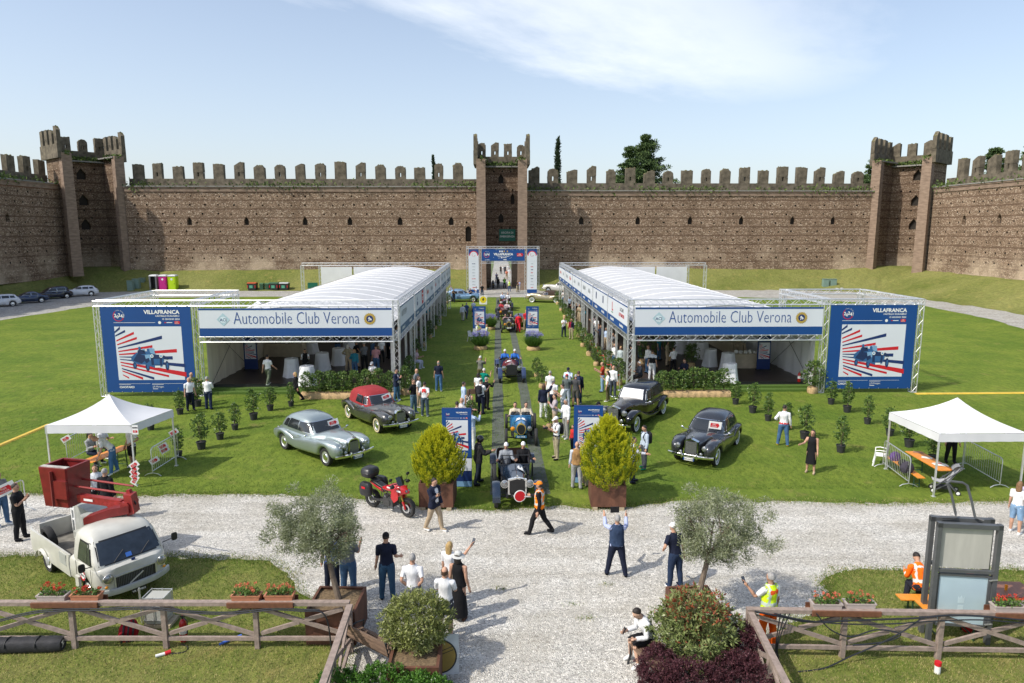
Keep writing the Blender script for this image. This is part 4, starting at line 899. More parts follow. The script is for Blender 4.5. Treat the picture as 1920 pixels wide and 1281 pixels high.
# roll-up banners inside
for sg,px,d in ((-1,461,'western'),(1,1442,'eastern')):
    p=G(px,700,.38); o=thing('roll_up_banner','narrow event roll up banner against the lining of the %s marquee'%d,'banner',(p.x,p.y+1.0,.38),0); M=wallM((-.42,0,.02),(1,0,0))
    mb=MB(NAVY); mb.box((0,.02,1.15),(.85,.03,2.25)); mb.use(BLK); mb.box((0,0,.03),(.9,.25,.06)); mb.use(BANW); qd(mb,M,.08,.7,.77,1.75,.01)
    for c,a0,b0,t0,a1,b1,t1 in STR: mb.use(RED if c=='R' else NAVY); X=lambda x:.08+(x-300)/730*.69; Yv=lambda y:1.75-(y-450)/550*1.05; mb.add([M@Vector(q) for q in ((X(max(300,a0)),Yv(b0-t0/2),.015),(X(a1),Yv(b1-t1/2),.015),(X(a1),Yv(b1+t1/2),.015),(X(max(300,a0)),Yv(b0+t0/2),.015))],[(0,1,2,3)])
    mb.build('print',o,0)
# ================================================================ people: one continuous body template, posed by skinning
J={'pelvis':(0,0,.95),'spine':(0,0,1.08),'chest':(0,.01,1.28),'neck':(0,.012,1.475),'head':(0,-.005,1.56)}
AD=R(24)
for s,c in ((1,'L'),(-1,'R')):
    J['arm'+c]=(s*.172,.012,1.405); J['fore'+c]=(s*(.172+.285*math.sin(AD)),.014,1.405-.285*math.cos(AD))
    J['hand'+c]=(s*(.172+.54*math.sin(AD)),.0,1.405-.54*math.cos(AD)); J['thigh'+c]=(s*.092,0,.92); J['shin'+c]=(s*.105,-.012,.50); J['foot'+c]=(s*.112,.012,.085)
PAR={'pelvis':None,'spine':'pelvis','chest':'spine','neck':'chest','head':'neck'}
for c in 'LR': PAR.update({'arm'+c:'chest','fore'+c:'arm'+c,'hand'+c:'fore'+c,'thigh'+c:'pelvis','shin'+c:'thigh'+c,'foot'+c:'shin'+c})
BN=list(PAR); 
TAIL={'pelvis':(0,0,1.08),'spine':(0,0,1.28),'chest':(0,.012,1.475),'neck':(0,-.005,1.56),'head':(0,-.005,1.75)}
for s,c in ((1,'L'),(-1,'R')):
    TAIL['arm'+c]=J['fore'+c]; TAIL['fore'+c]=J['hand'+c]; TAIL['hand'+c]=(s*(.172+.72*math.sin(AD)),-.01,1.405-.72*math.cos(AD)); TAIL['thigh'+c]=J['shin'+c]; TAIL['shin'+c]=J['foot'+c]; TAIL['foot'+c]=(s*.12,-.17,.03)
def make_template():
    mb=MB(WHITE); E_=lambda z,rx,ry,y=0.0,x=0.0,n=12: [(x+rx*math.cos(2*PI*j/n),y+ry*math.sin(2*PI*j/n),z) for j in range(n)]
    mb.loft([E_(.84,.10,.07),E_(.88,.160,.105),E_(.95,.172,.12,.005),E_(1.03,.155,.108),E_(1.12,.148,.10,-.005),E_(1.22,.162,.108,-.005),E_(1.32,.172,.118,0),E_(1.385,.168,.105,.008),E_(1.43,.135,.085,.012),E_(1.468,.088,.068,.012),E_(1.505,.062,.060,.01),E_(1.60,.054,.056,0)])
    mb.ell((0,-.012,1.648),(.076,.096,.112),12,8); mb.ell((0,-.045,1.585),(.055,.06,.055),10,6)      # skull, jaw
    mb.ell((0,-.108,1.632),(.016,.02,.026),6,4)                                                      # nose
    for s,c in ((1,'L'),(-1,'R')):
        mb.ell((s*.078,0,1.64),(.014,.022,.034),6,4)
        a=Vector(J['arm'+c]);b=Vector(J['fore'+c]);h=Vector(J['hand'+c])
        mb.tube([a+Vector((-s*.06,0,.0)),a+Vector((s*.01,0,-.0)),a.lerp(b,.4),b,b.lerp(h,.3),h.lerp(b,.12),h],[.05,.056,.049,.041,.042,.030,.027],10)
        d=(h-a).normalized(); mb.tube([h-d*.01,h+d*.045,h+d*.095],[.026,.040,.034],8)
        mb.tube([(s*.085,.005,.98),(s*.092,.0,.86),(s*.098,-.005,.72),(s*.105,-.012,.50),(s*.108,.008,.36),(s*.112,.014,.12),(s*.112,.012,.06)],[.085,.094,.082,.060,.058,.042,.042],10)
        mb.tube([(s*.112,.055,.05),(s*.113,0,.05),(s*.118,-.09,.042),(s*.122,-.165,.032)],[.042,.05,.045,.034],8)
    me=bpy.data.meshes.new('body'); me.from_pydata(mb.v,[],mb.f); bm=bmesh.new(); bm.from_mesh(me); bmesh.ops.recalc_face_normals(bm,faces=bm.faces); bm.to_mesh(me); bm.free()
    o=bpy.data.objects.new('body',me); COL.objects.link(o)
    m=o.modifiers.new('r','REMESH'); m.mode='VOXEL'; m.voxel_size=.0155
    m=o.modifiers.new('s','SMOOTH'); m.factor=.5; m.iterations=3
    m=o.modifiers.new('d','DECIMATE'); m.ratio=.22
    dg=bpy.context.evaluated_depsgraph_get(); ev=o.evaluated_get(dg); t=ev.to_mesh()
    V=np.array([v.co[:] for v in t.vertices]); 
    t.calc_loop_triangles(); F=np.array([l.vertices[:] for l in t.loop_triangles]); ev.to_mesh_clear()
    bpy.data.objects.remove(o); bpy.data.meshes.remove(me)
    # five fingers per hand, rooted inside the palm
    ex=[];ef=[]
    for s,c in ((1,'L'),(-1,'R')):
        h=Vector(J['hand'+c]); d=(h-Vector(J['arm'+c])).normalized(); fw=Vector((0,-1,0)); side=d.cross(fw).normalized()
        fb=MB(WHITE)
        for q,(off,l) in enumerate(((-.028,.070),(-.010,.080),(.009,.074),(.026,.056))):
            b0=h+d*.07+fw*(-off); fb.tube([b0,b0+d*(.02+l*.5)+side*s*.004,b0+d*(.02+l)+side*s*-.012],[.0105,.010,.0075],5)
        b0=h+d*.02+fw*.022; fb.tube([b0,b0+d*.035+fw*.028,b0+d*.065+fw*.032],[.013,.0115,.008],5)
        base=len(V)+sum(len(e) for e in ex); ex.append(np.array([tuple(p) for p in fb.v]))
        for f in fb.f:
            for k in range(1,len(f)-1): ef.append((base+f[0],base+f[k],base+f[k+1]))
    nb=len(V); V=np.concatenate([V]+ex); F=np.concatenate([F,np.array(ef)])
    # skin weights: inverse distance to bone segments
    D=np.empty((len(V),len(BN)))
    for i,b in enumerate(BN):
        a=np.array(J[b]);e=np.array(TAIL[b]); d=e-a; t=np.clip(((V-a)@d)/(d@d),0,1); D[:,i]=np.linalg.norm(V-(a+t[:,None]*d),axis=1)
    sx_=V[:,0]; 
    for i,b in enumerate(BN):
        if b[-1] in 'LR' and b[0] in 'aftsh' and b!='head':
            bad=(sx_*(1 if b[-1]=='L' else -1))<-.004; D[bad,i]=9
        if b[:-1] in('arm',): D[(np.abs(sx_)<.13),i]+=.25
        if b[:-1]=='arm': D[:,i]*=.9
        if b in('pelvis','spine','chest'): D[:,i]*=.62
        if b[:-1] in('fore','hand'): D[np.abs(sx_)<.2,i]+=.5
        if b[:-1] in('thigh','shin'): D[V[:,2]>1.02,i]+=.5
    Wt=1/np.maximum(D,.006)**4; Wt/=Wt.sum(1)[:,None]
    dom=Wt.argmax(1)
    hm=V[:,2]>1.545; Wt[hm&(np.abs(sx_)<.12)]=0; Wt[hm&(np.abs(sx_)<.12),BN.index('head')]=1
    for s,c in ((1,'L'),(-1,'R')):
        k=np.zeros(len(V),bool); k[nb:]=True; k&=(sx_*s>0); Wt[k]=0; Wt[k,BN.index('hand'+c)]=1
    return V,F,Wt,nb
TV,TF,TW,TNB=make_template()
ADIR=np.array([math.sin(AD),0,-math.cos(AD)]); TNF=int((TF<TNB).all(1).sum()); TARM=TW[:,[BN.index(b) for b in BN if b[:-1] in('arm','fore','hand')]].sum(1)>.5
FC=TV[TF].mean(1)       # rest face centres
def vnormals(V,F):
    n=np.cross(V[F[:,1]]-V[F[:,0]],V[F[:,2]]-V[F[:,0]]); o=np.zeros_like(V)
    for k in range(3): np.add.at(o,F[:,k],n)
    return o/np.maximum(1e-9,np.linalg.norm(o,axis=1))[:,None]
def ea(fw,sd=0,tw=0): return Matrix.Rotation(R(tw),4,'Z')@Matrix.Rotation(R(sd),4,'Y')@Matrix.Rotation(R(-fw),4,'X')
def pose(P):
    M={}
    for b in BN:
        h=Vector(J[b]); r=P.get(b,(0,0,0)); L=Matrix.Translation(h)@ea(*r)@Matrix.Translation(-h)
        M[b]=(M[PAR[b]]@L) if PAR[b] else L
    return M
ARML=AD
def arm(c,fwd=0,out=8,elb=8,tw=0,etw=0,hnd=0):
    """rest arm hangs 24 deg out; out = final abduction"""
    s=1 if c=='L' else -1
    return {'arm'+c:(fwd,s*(24-out),tw*s),'fore'+c:(elb,0,-etw*s),'hand'+c:(hnd,0,0)}
def mk(*ds):
    o={}
    for d in ds: o.update(d)
    return o
def legs(a=3,b=-3,ka=0,kb=0,sp=2): return {'thighL':(a,-sp,0),'shinL':(-ka,0,0),'footL':(max(0,-(a-ka))*0+(ka-a),0,0),'thighR':(b,sp,0),'shinR':(-kb,0,0),'footR':(kb-b,0,0)}
POSES={
 'stand':mk(arm('L',2,9,12),arm('R',-2,8,14),legs()),
 'walk':mk(arm('L',-22,8,15),arm('R',24,8,25),legs(22,-20,8,12)),
 'phone':mk(arm('L',4,8,10),arm('R',32,6,92,0,35),{'head':(-12,0,0)},legs(2,-4)),
 'phone2':mk(arm('L',30,8,85,0,30),arm('R',30,8,85,0,30),{'head':(-14,0,0)},legs(2,-3)),
 'photo':mk(arm('L',58,8,80,0,42),arm('R',58,8,80,0,42),legs(3,-3)),
 'raise':mk(arm('L',2,8,10),arm('R',95,24,48,0,5),{'head':(5,0,0)},legs(3,-3)),
 'cross':mk(arm('L',28,10,98,0,72),arm('R',24,10,92,0,72),legs(4,-3)),
 'back':mk(arm('L',-26,14,42,0,62),arm('R',-26,14,42,0,62),legs(2,-2)),
 'hips':mk(arm('L',-12,38,78,0,52),arm('R',0,12,14),legs(4,-4,0,0,5)),
 'hips2':mk(arm('L',-12,38,78,0,52),arm('R',-12,38,78,0,52),legs(2,-2,0,0,4)),
 'reach':mk(arm('L',4,6,16),arm('R',58,10,30,0,10),legs(3,-3)),
 'tablet':mk(arm('L',84,10,50,0,38),arm('R',84,10,50,0,38),{'head':(8,0,0)},legs(4,-4,0,0,9)),
 'sit':mk(arm('L',32,6,70,0,40),arm('R',32,6,70,0,40),{'spine':(-6,0,0),'head':(-12,0,0)},legs(84,80,86,84,7)),
 'sitlean':mk(arm('L',40,6,72,0,44),arm('R',40,6,72,0,44),{'pelvis':(-14,0,0),'spine':(-16,0,0),'head':(-8,0,0)},legs(98,100,86,90,8)),
 'drive':mk(arm('L',48,8,48,0,14),arm('R',48,8,48,0,14),legs(78,78,60,60,4)),
 'lean':mk({'pelvis':(-26,0,0),'spine':(-18,0,0),'chest':(-8,0,0),'head':(-4,0,0)},arm('L',62,8,20),arm('R',56,8,24),legs(32,18,0,0,3)),
 'crouch':mk(arm('L',46,4,72,0,48),arm('R',46,4,72,0,48),{'pelvis':(-16,0,0),'spine':(-14,0,0),'head':(-14,0,0)},legs(96,90,90,86,10)),
 'paddle':mk(arm('L',-14,10,22),arm('R',40,16,38,0,0),legs(24,-20,8,14)),
 'helmet':mk(arm('L',20,10,70,0,40),arm('R',44,8,66,0,30),{'spine':(-6,0,0)},legs(8,-8,4,4,5)),
}
SKIN=[cloth((.50,.29,.20)),cloth((.42,.24,.16)),cloth((.56,.35,.25))]
EYE=mat('eye_dark',(.03,.02,.018),.4); LIP=mat('lips',(.32,.12,.10),.5)
HAIRC={'dk':(.018,.012,.009),'br':(.07,.035,.018),'bl':(.42,.28,.11),'gr':(.30,.29,.28),'wh':(.62,.60,.57),'rd':(.16,.06,.025),'cu':(.20,.11,.05)}
def hairmesh(kind,m):
    mb=MB(m)
    if kind in('short','long','pony','bob'):
        rings=[]; n=14
        for i in range(7):
            t=-.15+ (PI/2+.1)*i/6
            ring=[]
            for j in range(n):
                a=2*PI*j/n; front=max(0,-math.sin(a)); tt=max(t,.50*front+(.30 if front>.3 else -.25)) if t<.9 else t; tt=min(tt,PI/2-.03)
                ring.append((.083*math.cos(tt)*math.cos(a),.004+.103*math.cos(tt)*math.sin(a),1.655+.115*math.sin(tt)))
            rings.append(ring)
        mb.loft(rings,True)
        if kind in('long','bob'):
            zb=1.36 if kind=='long' else 1.50; rr=[]
            for z,wx,y0,y1 in ((1.70,.082,.0,.10),(1.62,.092,-.01,.115),(1.54,.095,.0,.115),(max(zb+.05,1.45),.09,.02,.12),(zb,.06,.05,.11)):
                rr.append([(wx*math.cos(2*PI*j/10),(y0+y1)/2+(y1-y0)/2*math.sin(2*PI*j/10),z) for j in range(10)])
            mb.loft(rr)
        if kind=='pony': mb.tube([(0,.09,1.70),(0,.15,1.66),(0,.14,1.52),(0,.12,1.42)],[.02,.034,.03,.012],7)
    if kind=='sides':
        rings=[[(.081*math.cos(a),.01+.101*math.sin(a),z) for a in [R(-25)+R(230)*j/12 for j in range(13)]] for z in (1.60,1.65,1.69)]; mb.loft(rings,False,False)
    return mb
def hatmesh(kind,m):
    mb=MB(m)
    if kind=='cap':
        mb.ell((0,-.003,1.675),(.085,.106,.098),14,5,0,PI/2); mb.loft([[(.075*math.cos(a)*k,-.06+(-.12*abs(math.sin(a)))*q-.02,1.682-.02*q) for a in [PI+PI*j/8 for j in range(9)]] for k,q in ((1,.0),(1,.5),(.8,1.0))],False,False)
    if kind=='sun':
        mb.lathe([(.165,1.655),(.12,1.685),(.088,1.69),(.086,1.75),(.06,1.775),(.002,1.78)],16)
    if kind=='skull': mb.ell((0,-.003,1.66),(.085,.106,.112),14,6,-.05,PI/2)
    if kind=='helmet': mb.ell((0,-.01,1.655),(.125,.14,.14),14,9)
    return mb
PEOPLE=[]
GUARDS=[]
def person(label,loc,face,pose_,top,bot,shoe=(.05,.045,.04),slv='short',leg='long',hair='dk',hk='short',hat=None,hatc=None,skin=0,h=1.74,fat=1.0,vest=None,collar=True,extra=None,seat=None,belt=None,name='person',jacket=None,trunk=None,rig=None,print_=None,group=None,sc=1.0):
    P=dict(POSES[pose_]); 
    if extra: P.update(extra)
    M=pose(P); A=np.stack([np.array(M[b]) for b in BN]); V4=np.c_[TV,np.ones(len(TV))]
    if fat!=1.0:
        core=np.exp(-((TV[:,2]-1.12)/.26)**2)*(np.abs(TV[:,0])<.22); V4[:,0]*=1+(fat-1)*core; V4[:,1]*=1+(fat-1)*1.4*core
    T=np.einsum('vb,bij->vij',TW,A); V=np.einsum('vij,vj->vi',T,V4)[:,:3]; 
    z0=V[:,2].min() if seat is None else None
    HM=M['head']
    dz=-(z0) if seat is None else 0.0
    if seat is not None: dz=seat/(h/1.75)-(V[(TV[:,2]<.93)&(TV[:,2]>.80)&(TV[:,1]>.05)][:,2].min() if ((TV[:,2]<.93)&(TV[:,2]>.80)&(TV[:,1]>.05)).any() else .84)
    V[:,2]+=dz; Nn=vnormals(V,TF)
    feet=(FC[:,2]<.115); mi=feet.astype(int)
    # face marks: dark eyes, lips
    fm=np.full(len(TF),0); fm[feet]=1
    eye=(np.abs(np.abs(FC[:,0])-.032)<.016)&(np.abs(FC[:,2]-1.658)<.013)&(FC[:,1]<-.075); lip=(np.abs(FC[:,0])<.024)&(np.abs(FC[:,2]-1.592)<.010)&(FC[:,1]<-.08)
    fm[eye]=2; fm[lip]=3
    o=npmesh(name,V,TF,[SKIN[skin],cloth(shoe),EYE,LIP],None,fm,True)
    o.location=loc; o.rotation_euler=(0,0,R(face)); s=h/1.75*sc; o.scale=(s,s,s); tag(o,label,'person',group)
    ax=np.abs(FC[:,0]); armf=(TW[TF].mean(1)[:,[BN.index(b) for b in BN if b[:-1] in('arm','fore','hand')]].sum(1)>.5)
    dsh=np.sqrt((ax-.172)**2+(FC[:,2]-1.405)**2)
    def part(nm,mask,off,colr,mi2=None,mats=None,disp=None):
        f=TF[mask]; 
        if not len(f): return None
        u,inv=np.unique(f,return_inverse=True); vv=V[u]+Nn[u]*off; vv=vv if disp is None else vv+np.einsum('vij,vj->vi',T[u][:,:3,:3],disp[u]); jit=NR.normal(size=len(u))*off*.12
        vv=vv+Nn[u]*jit[:,None]
        return npmesh(nm,vv,inv.reshape(f.shape),mats or [cloth(colr)],o,mi2,True)
    armv=TARM; dv=np.sqrt((np.abs(TV[:,0])-.172)**2+(TV[:,2]-1.405)**2)
    def anyf(vm): return vm[TF].any(1)&(np.arange(len(TF))<TNF)
    def topmask(hem,sl,neck=1.50):
        vm=((~armv)&(TV[:,2]>hem)&(TV[:,2]<neck))|(armv&(dv<sl)); dp=np.zeros_like(TV)
        k=(~armv)&(TV[:,2]<hem); dp[k,2]=hem-TV[k,2]; k=armv&(dv>sl); dp[k]=(ADIR*np.sign(TV[k,:1])*np.array([1,0,0])+ADIR*np.array([0,0,1]))*(sl-dv[k])[:,None]
        return anyf(vm)&(FC[:,2]<1.515),dp
    def botmask(lo,hi=1.0):
        vm=(~armv)&(TV[:,2]>lo)&(TV[:,2]<hi); dp=np.zeros_like(TV); k=(~armv)&(TV[:,2]<lo); dp[k,2]=lo-TV[k,2]; k=(~armv)&(TV[:,2]>hi); dp[k,2]=hi-TV[k,2]; return anyf(vm)&~armf,dp
    body=(FC[:,2]<1.505)&(FC[:,2]>.0)&~armf&(np.arange(len(TF))<len(TF))
    sl={'none':-.01,'short':.20,'long':.525}[slv]
    torso=body&(FC[:,2]>.90)
    if top is not None:
        tm,dp=topmask(.90,sl)
        if slv=='none': tm&=~((FC[:,2]>1.40)&(ax>.12))&~armf
        if print_: 
            mats=[cloth(top)]+[cloth(c) for c in print_[1]]; m2=print_[0](FC[tm]).astype(int); part('shirt',tm,.017,top,m2,mats,dp)
        else: part('shirt',tm,.017,top,None,None,dp)
    if vest is not None:
        vm=torso&(FC[:,2]>.94)&~((ax>.155)&(FC[:,2]>1.36)); stripe=((np.abs(FC[vm][:,2]-1.08)<.03)|((np.abs(ax[vm]-.09)<.022)&(FC[vm][:,2]>1.1))).astype(int)
        V_=FC[vm]; stripe[(V_[:,1]>.06)&(np.abs(V_[:,2]-1.37)<.035)&(np.abs(V_[:,0])<.085)]=len(vest)-1; part('vest',vm,.034,vest[0],stripe,[cloth(c) for c in vest])
    if jacket is not None:
        jm,dp=topmask(.82,.53); jm&=~((FC[:,1]<-.06)&(ax<.055)&(FC[:,2]>.99)); part('jacket',jm,.032,jacket,None,None,dp)
    if bot is not None:
        if leg in('long','short'):
            lo={'long':.075,'short':.50}[leg]; bmk,dp=botmask(lo); part('trousers',bmk,.020,bot,None,None,dp)
            if belt: part('belt',(np.abs(FC[:,2]-.99)<.022)&~armf,.024,belt)
        else:
            ln={'skirt':.52,'dress':.40,'mini':.68,'maxi':.12}[leg]; mb=MB(cloth(bot)); n=18; rr=[]
            for k in range(5):
                t=k/4; z=1.02-(1.02-ln)*t; rr.append([((.165+.05*t*(1.15-ln)+.012*math.sin(j*2.3+k)*t)*math.cos(2*PI*j/n),(.118+.07*t*(1.2-ln)+.01*math.sin(j*1.7)*t)*math.sin(2*PI*j/n),z+dz) for j in range(n)])
            mb.loft(rr,False); mb.build('skirt',o,70)
    if extra is None or True:
        Hm=Matrix.Translation((0,0,dz))@HM
        if hk and hk!='bald' and hat not in('helmet',):
            hm=hairmesh(hk,mat('hair_'+hair,HAIRC[hair],.6,0,.3,40,.4,60)); hm.v=[tuple(Hm@Vector(p)) for p in hm.v]; hm.build('hair',o,60)
        if hat:
            hm=hatmesh(hat,cloth(hatc or (.7,.7,.7)) if hat!='helmet' else mat('helmet_black',(.012,.012,.014),.12,0,.1,coat=.5)); hm.v=[tuple(Hm@Vector(p)) for p in hm.v]; hm.build({'cap':'cap','sun':'sun_hat','skull':'driving_cap','helmet':'helmet'}[hat],o,50)
    o['_hr']=0; del o['_hr']
    hw={c:(o.location+Euler((0,0,R(face))).to_matrix()@((Matrix.Translation((0,0,dz))@M['hand'+c])@(Vector(TAIL['hand'+c])*.6+Vector(J['hand'+c])*.4))*s) for c in 'LR'}
    cw=o.location+Euler((0,0,R(face))).to_matrix()@((Matrix.Translation((0,0,dz))@M['chest'])@Vector((0,.17,1.28)))*s
    return o,hw,cw
def held(name,label,cat,p,rz,parts):
    o=thing(name,label,cat,p,rz)
    for nm,f in parts: 
        mb=MB(BLK); f(mb); mb.build(nm,o)
    return o
def phone(label,p,rz=0,tilt=.6,s=1.0):
    def b(mb): mb.at((0,0,0),0,tilt); mb.box((0,0,.05),(.075*s,.011,.15*s))
    def sc_(mb): mb.use(mat('phone_screen',(.05,.06,.08),.1)); mb.at((0,0,0),0,tilt); mb.box((0,.007,.05),(.066*s,.002,.138*s))
    return held('phone',label,'phone',p,rz,[('case',b),('screen',sc_)])
def backpack(label,cw,face,c=(.02,.02,.024)):
    def b(mb): mb.use(cloth(c)); mb.loft([[(.15*k*math.copysign(abs(math.cos(a))**.6,math.cos(a)),.02+.085*k*math.copysign(abs(math.sin(a))**.6,math.sin(a)),z) for a in [2*PI*j/12 for j in range(12)]] for z,k in ((-.24,.8),(-.2,1),(0,1.05),(.15,.95),(.2,.6))])
    def pk(mb): mb.use(cloth(tuple(min(1,x*1.7) for x in c))); mb.loft([[(.11*k*math.cos(a),.085+.05*k*math.sin(a),z) for a in [2*PI*j/10 for j in range(10)]] for z,k in ((-.2,.8),(-.1,1),(.02,.7))])
    def st(mb):
        mb.use(cloth(c))
        for s in (-1,1): mb.tube([(s*.09,-.06,.18),(s*.11,-.2,.2),(s*.12,-.31,.06),(s*.14,-.2,-.16),(s*.12,-.05,-.2)],.018,5)
    return held('backpack',label,'backpack',cw,R(face),[('bag',b),('pocket',pk),('strap',st)])
def bag(label,p,rz,c=(.14,.09,.06)):
    def b(mb): mb.use(cloth(c)); mb.loft([[(w_*a,d*b_,z) for a,b_ in ((-1,-1),(1,-1),(1,1),(-1,1))] for z,w_,d in ((-.32,.2,.07),(-.05,.18,.05))])
    def hd(mb): mb.use(cloth(c)); mb.tube([(-.1,0,-.06),(-.07,0,.1),(.07,0,.1),(.1,0,-.06)],.012,5)
    return held('handbag',label,'handbag',p,rz,[('pouch',b),('handle',hd)])
W=(.74,.74,.75); DEN=(.06,.12,.22); NVY=(.012,.016,.035); LB=(.42,.52,.70); BGE=(.40,.31,.21); GRY=(.17,.18,.20); BK=(.012,.012,.014); OLV=(.10,.09,.04); KH=(.35,.30,.20); WS=(.75,.75,.74)
def pf(px,py,z=0): return G(px,py,z)
def fy(yh,H=1.74):   # head pixel row -> feet pixel row on the lawn
    a=math.atan((yh-640.5)/FPX)+PITCH; D=(CAMH-H)/math.tan(a); b=math.atan(CAMH/D)-PITCH; return 640.5+FPX*math.tan(b)
def hp(px,yh,H=1.74): return G(px,fy(yh,H))
# ---- foreground
o,hw,cw=person('person in navy blazer and beige trousers walking beside the red motorcycle',pf(815,996),52,'phone',W,BGE,WS,'long',jacket=NVY,hair='dk',extra=legs(16,-14,4,6))
phone('phone held by the man in the navy blazer',hw['R'],R(52)); 
o,hw,cw=person('person in orange safety vest and black clothes stopping the dark blue car with a disc',pf(1011,1002),250,'paddle',BK,BK,BK,'long',hair='dk',hk='sides',hat='cap',hatc=(.75,.22,.02),vest=((.9,.22,.01),(.55,.55,.50)))
def pd(mb): mb.use(RED); mb.cyl((0,-.012,.30),(0,.012,.30),.165,n=20)
def pdr(mb): mb.use(WHITE); M_=Matrix.Rotation(PI/2,4,'X'); M_.translation=(0,0,.30); mb.lathe([(.165,-.013),(.19,-.011),(.19,.011),(.165,.013)],22,M_)
def pdh(mb): mb.use(WHITE); mb.bar((0,0,-.06),(0,0,.16),.03)
o=held('stop_paddle','red round stop paddle with white rim held up before the dark blue car','paddle',hw['R']+Vector((.03,.0,-.06)),0,[('disc',pd),('rim',pdr),('handle',pdh)]); o.rotation_euler=(0,R(-82),R(12))
vestp=lambda F:(F[:,2]<1.16)
o,hw,cw=person('person in dark blue waistcoat and light blue shirt photographing with both arms raised',pf(1155,1080),178,'tablet',(.40,.45,.66),NVY,BK,'long',hair='gr',vest=((.03,.05,.10),(.03,.05,.10)),fat=1.08)
def tb(mb): mb.box((0,0,.06),(.24,.012,.17))
held('tablet','black tablet held up by the man in the dark blue waistcoat','tablet',(hw['L']+hw['R'])/2+Vector((0,.04,.0)),R(4),[('case',tb),('lens_ring',lambda mb:(mb.use(CHROME),mb.cyl((.08,-.01,.11),(.08,-.006,.11),.012,n=8)))])
person('person in navy polo with white shoes bending behind the eastern olive tree',pf(1264,1103),200,'hips',NVY,(.02,.035,.075),WS,'short',hair='gr',hat='cap',hatc=W,extra={'pelvis':(-12,0,0),'thighL':(14,-2,0),'thighR':(8,2,0)})
person('person in grey t-shirt and jeans standing behind the western olive planter',pf(655,1122),178,'phone2',GRY,DEN,BK,hair='br',fat=1.06,h=1.8)
person('person in bright blue patterned shirt behind the western olive trunk',pf(624,1112),186,'stand',(.08,.14,.50),NVY,BK,hair='dk',h=1.66)
person('person in navy polo and black cap with back to the camera on the gravel',pf(727,1126),182,'stand',(.012,.018,.035),(.035,.085,.15),BK,hair='dk',hat='cap',hatc=BK,h=1.8,extra=mk(arm('R',14,8,52),arm('L',4,10,14)))
person('grey haired person in white shirt behind the round laurel bush',pf(776,1168),176,'back',W,GRY,BK,hair='gr',fat=1.08)
person('balding person in white t-shirt and dark shorts with arms folded by the laurel',pf(836,1196),172,'cross',W,(.04,.045,.06),BK,leg='short',hair='br',hk='sides',h=1.72)
o,hw,cw=person('person in long black dress and pale sun hat with a shoulder bag',pf(861,1161),160,'stand',BK,BK,(.06,.03,.02),'none','maxi',hair='dk',hk='bob',hat='sun',hatc=(.50,.50,.48),h=1.70)
o,hw,cw=person('blond person in white top photographing with a raised phone',pf(845,1134),150,'raise',W,BGE,BK,'short',hair='bl',hk='long',h=1.66,extra=arm('R',88,10,60,0,10)); phone('phone raised by the blond woman in white',hw['R'],R(150))
o,hw,cw=person('person in white hoodie and black shorts seated on the bench looking at a phone',pf(1216,1238),-70,'sitlean',W,BK,WS,'long','short',hair='dk',seat=.46,skin=2); phone('phone of the seated person in the white hoodie',hw['R']+Vector((0,0,-.02)),R(-70),-.5)
wv=lambda F:((F[:,1]>.07)&(np.abs(F[:,2]-1.36)<.035)&(np.abs(F[:,0])<.11))
o,hw,cw=person('person in yellow safety vest and orange trousers holding a phone behind the fence corner',pf(1437,1214),203,'stand',W,(.85,.13,.01),BK,'short',hair='gr',vest=((.62,.85,.02),(.50,.58,.50),(.75,.10,.02)),skin=1,h=1.78,extra=arm('L',40,14,100,0,10)); phone('phone held by the person in the yellow safety vest',hw['L'],R(200))
oj=lambda F:((np.abs(F[:,2]-1.08)<.035)|((np.abs(np.abs(F[:,0])-.10)<.02)&(F[:,2]>1.08)&(np.abs(F[:,0])<.18))|((np.abs(F[:,2]-1.40)<.02)&(np.abs(F[:,0])<.1)))
person('person in orange rescue jacket sitting with back to the camera beside the information board',pf(1722,1140),172,'crouch',(.90,.16,.01),(.02,.02,.03),BK,'long',hair='dk',seat=.45,print_=(oj,[(.6,.6,.58)]),h=1.76)
person('person with long curly hair in white t-shirt and denim shorts at the photo edge',pf(1902,1000),120,'stand',W,(.20,.32,.48),WS,'short','short',hair='cu',hk='long',h=1.66)
person('person with dark hair and green bag standing behind the curly haired one',pf(1922,994),150,'stand',(.5,.45,.6),NVY,WS,'short','short',hair='dk',h=1.66)
person('person all in black looking toward the lift truck',pf(40,1012),100,'cross',BK,BK,BK,'short',hair='dk',fat=1.14,h=1.76)
o,hw,cw=person('bald person in grey checked shirt carrying a sign at the photo edge',pf(6,986),70,'phone2',(.20,.20,.19),DEN,WS,'short',hk='sides',hair='gr',h=1.78)
flag('cardboard sign with red arrow held by the bald man at the photo edge',(hw['L']+hw['R'])/2+Vector((.05,-.08,-.2)),.4,-.4,.55,False)
# ---- western gazebo
person('seated person in grey shirt with dark ponytail at the registration table',pf(172,872),75,'sit',(.30,.31,.32),NVY,WS,'long',hair='dk',hk='pony',seat=.46,h=1.66)
person('seated person with long brown hair in white at the registration table',pf(194,858),70,'sit',W,NVY,WS,'short',hair='br',hk='long',seat=.46,h=1.64)
person('bald person in white t-shirt and jeans leaning over the registration table',pf(213,891),-62,'lean',W,(.07,.16,.32),WS,'short',hk='bald',h=1.8)
person('person in white t-shirt and black shorts standing under the western gazebo',pf(250,878),-30,'hips',W,BK,WS,'short','short',hair='dk',h=1.78)
person('person in white top with brown hair walking behind the lift truck',pf(186,962),30,'walk',(.6,.62,.64),BK,BK,'long',hair='br',hk='bob',h=1.68)
person('grey haired person in black jacket behind the red lift arm',pf(205,978),170,'stand',BK,BK,BK,'long',hair='gr',jacket=BK,h=1.76)
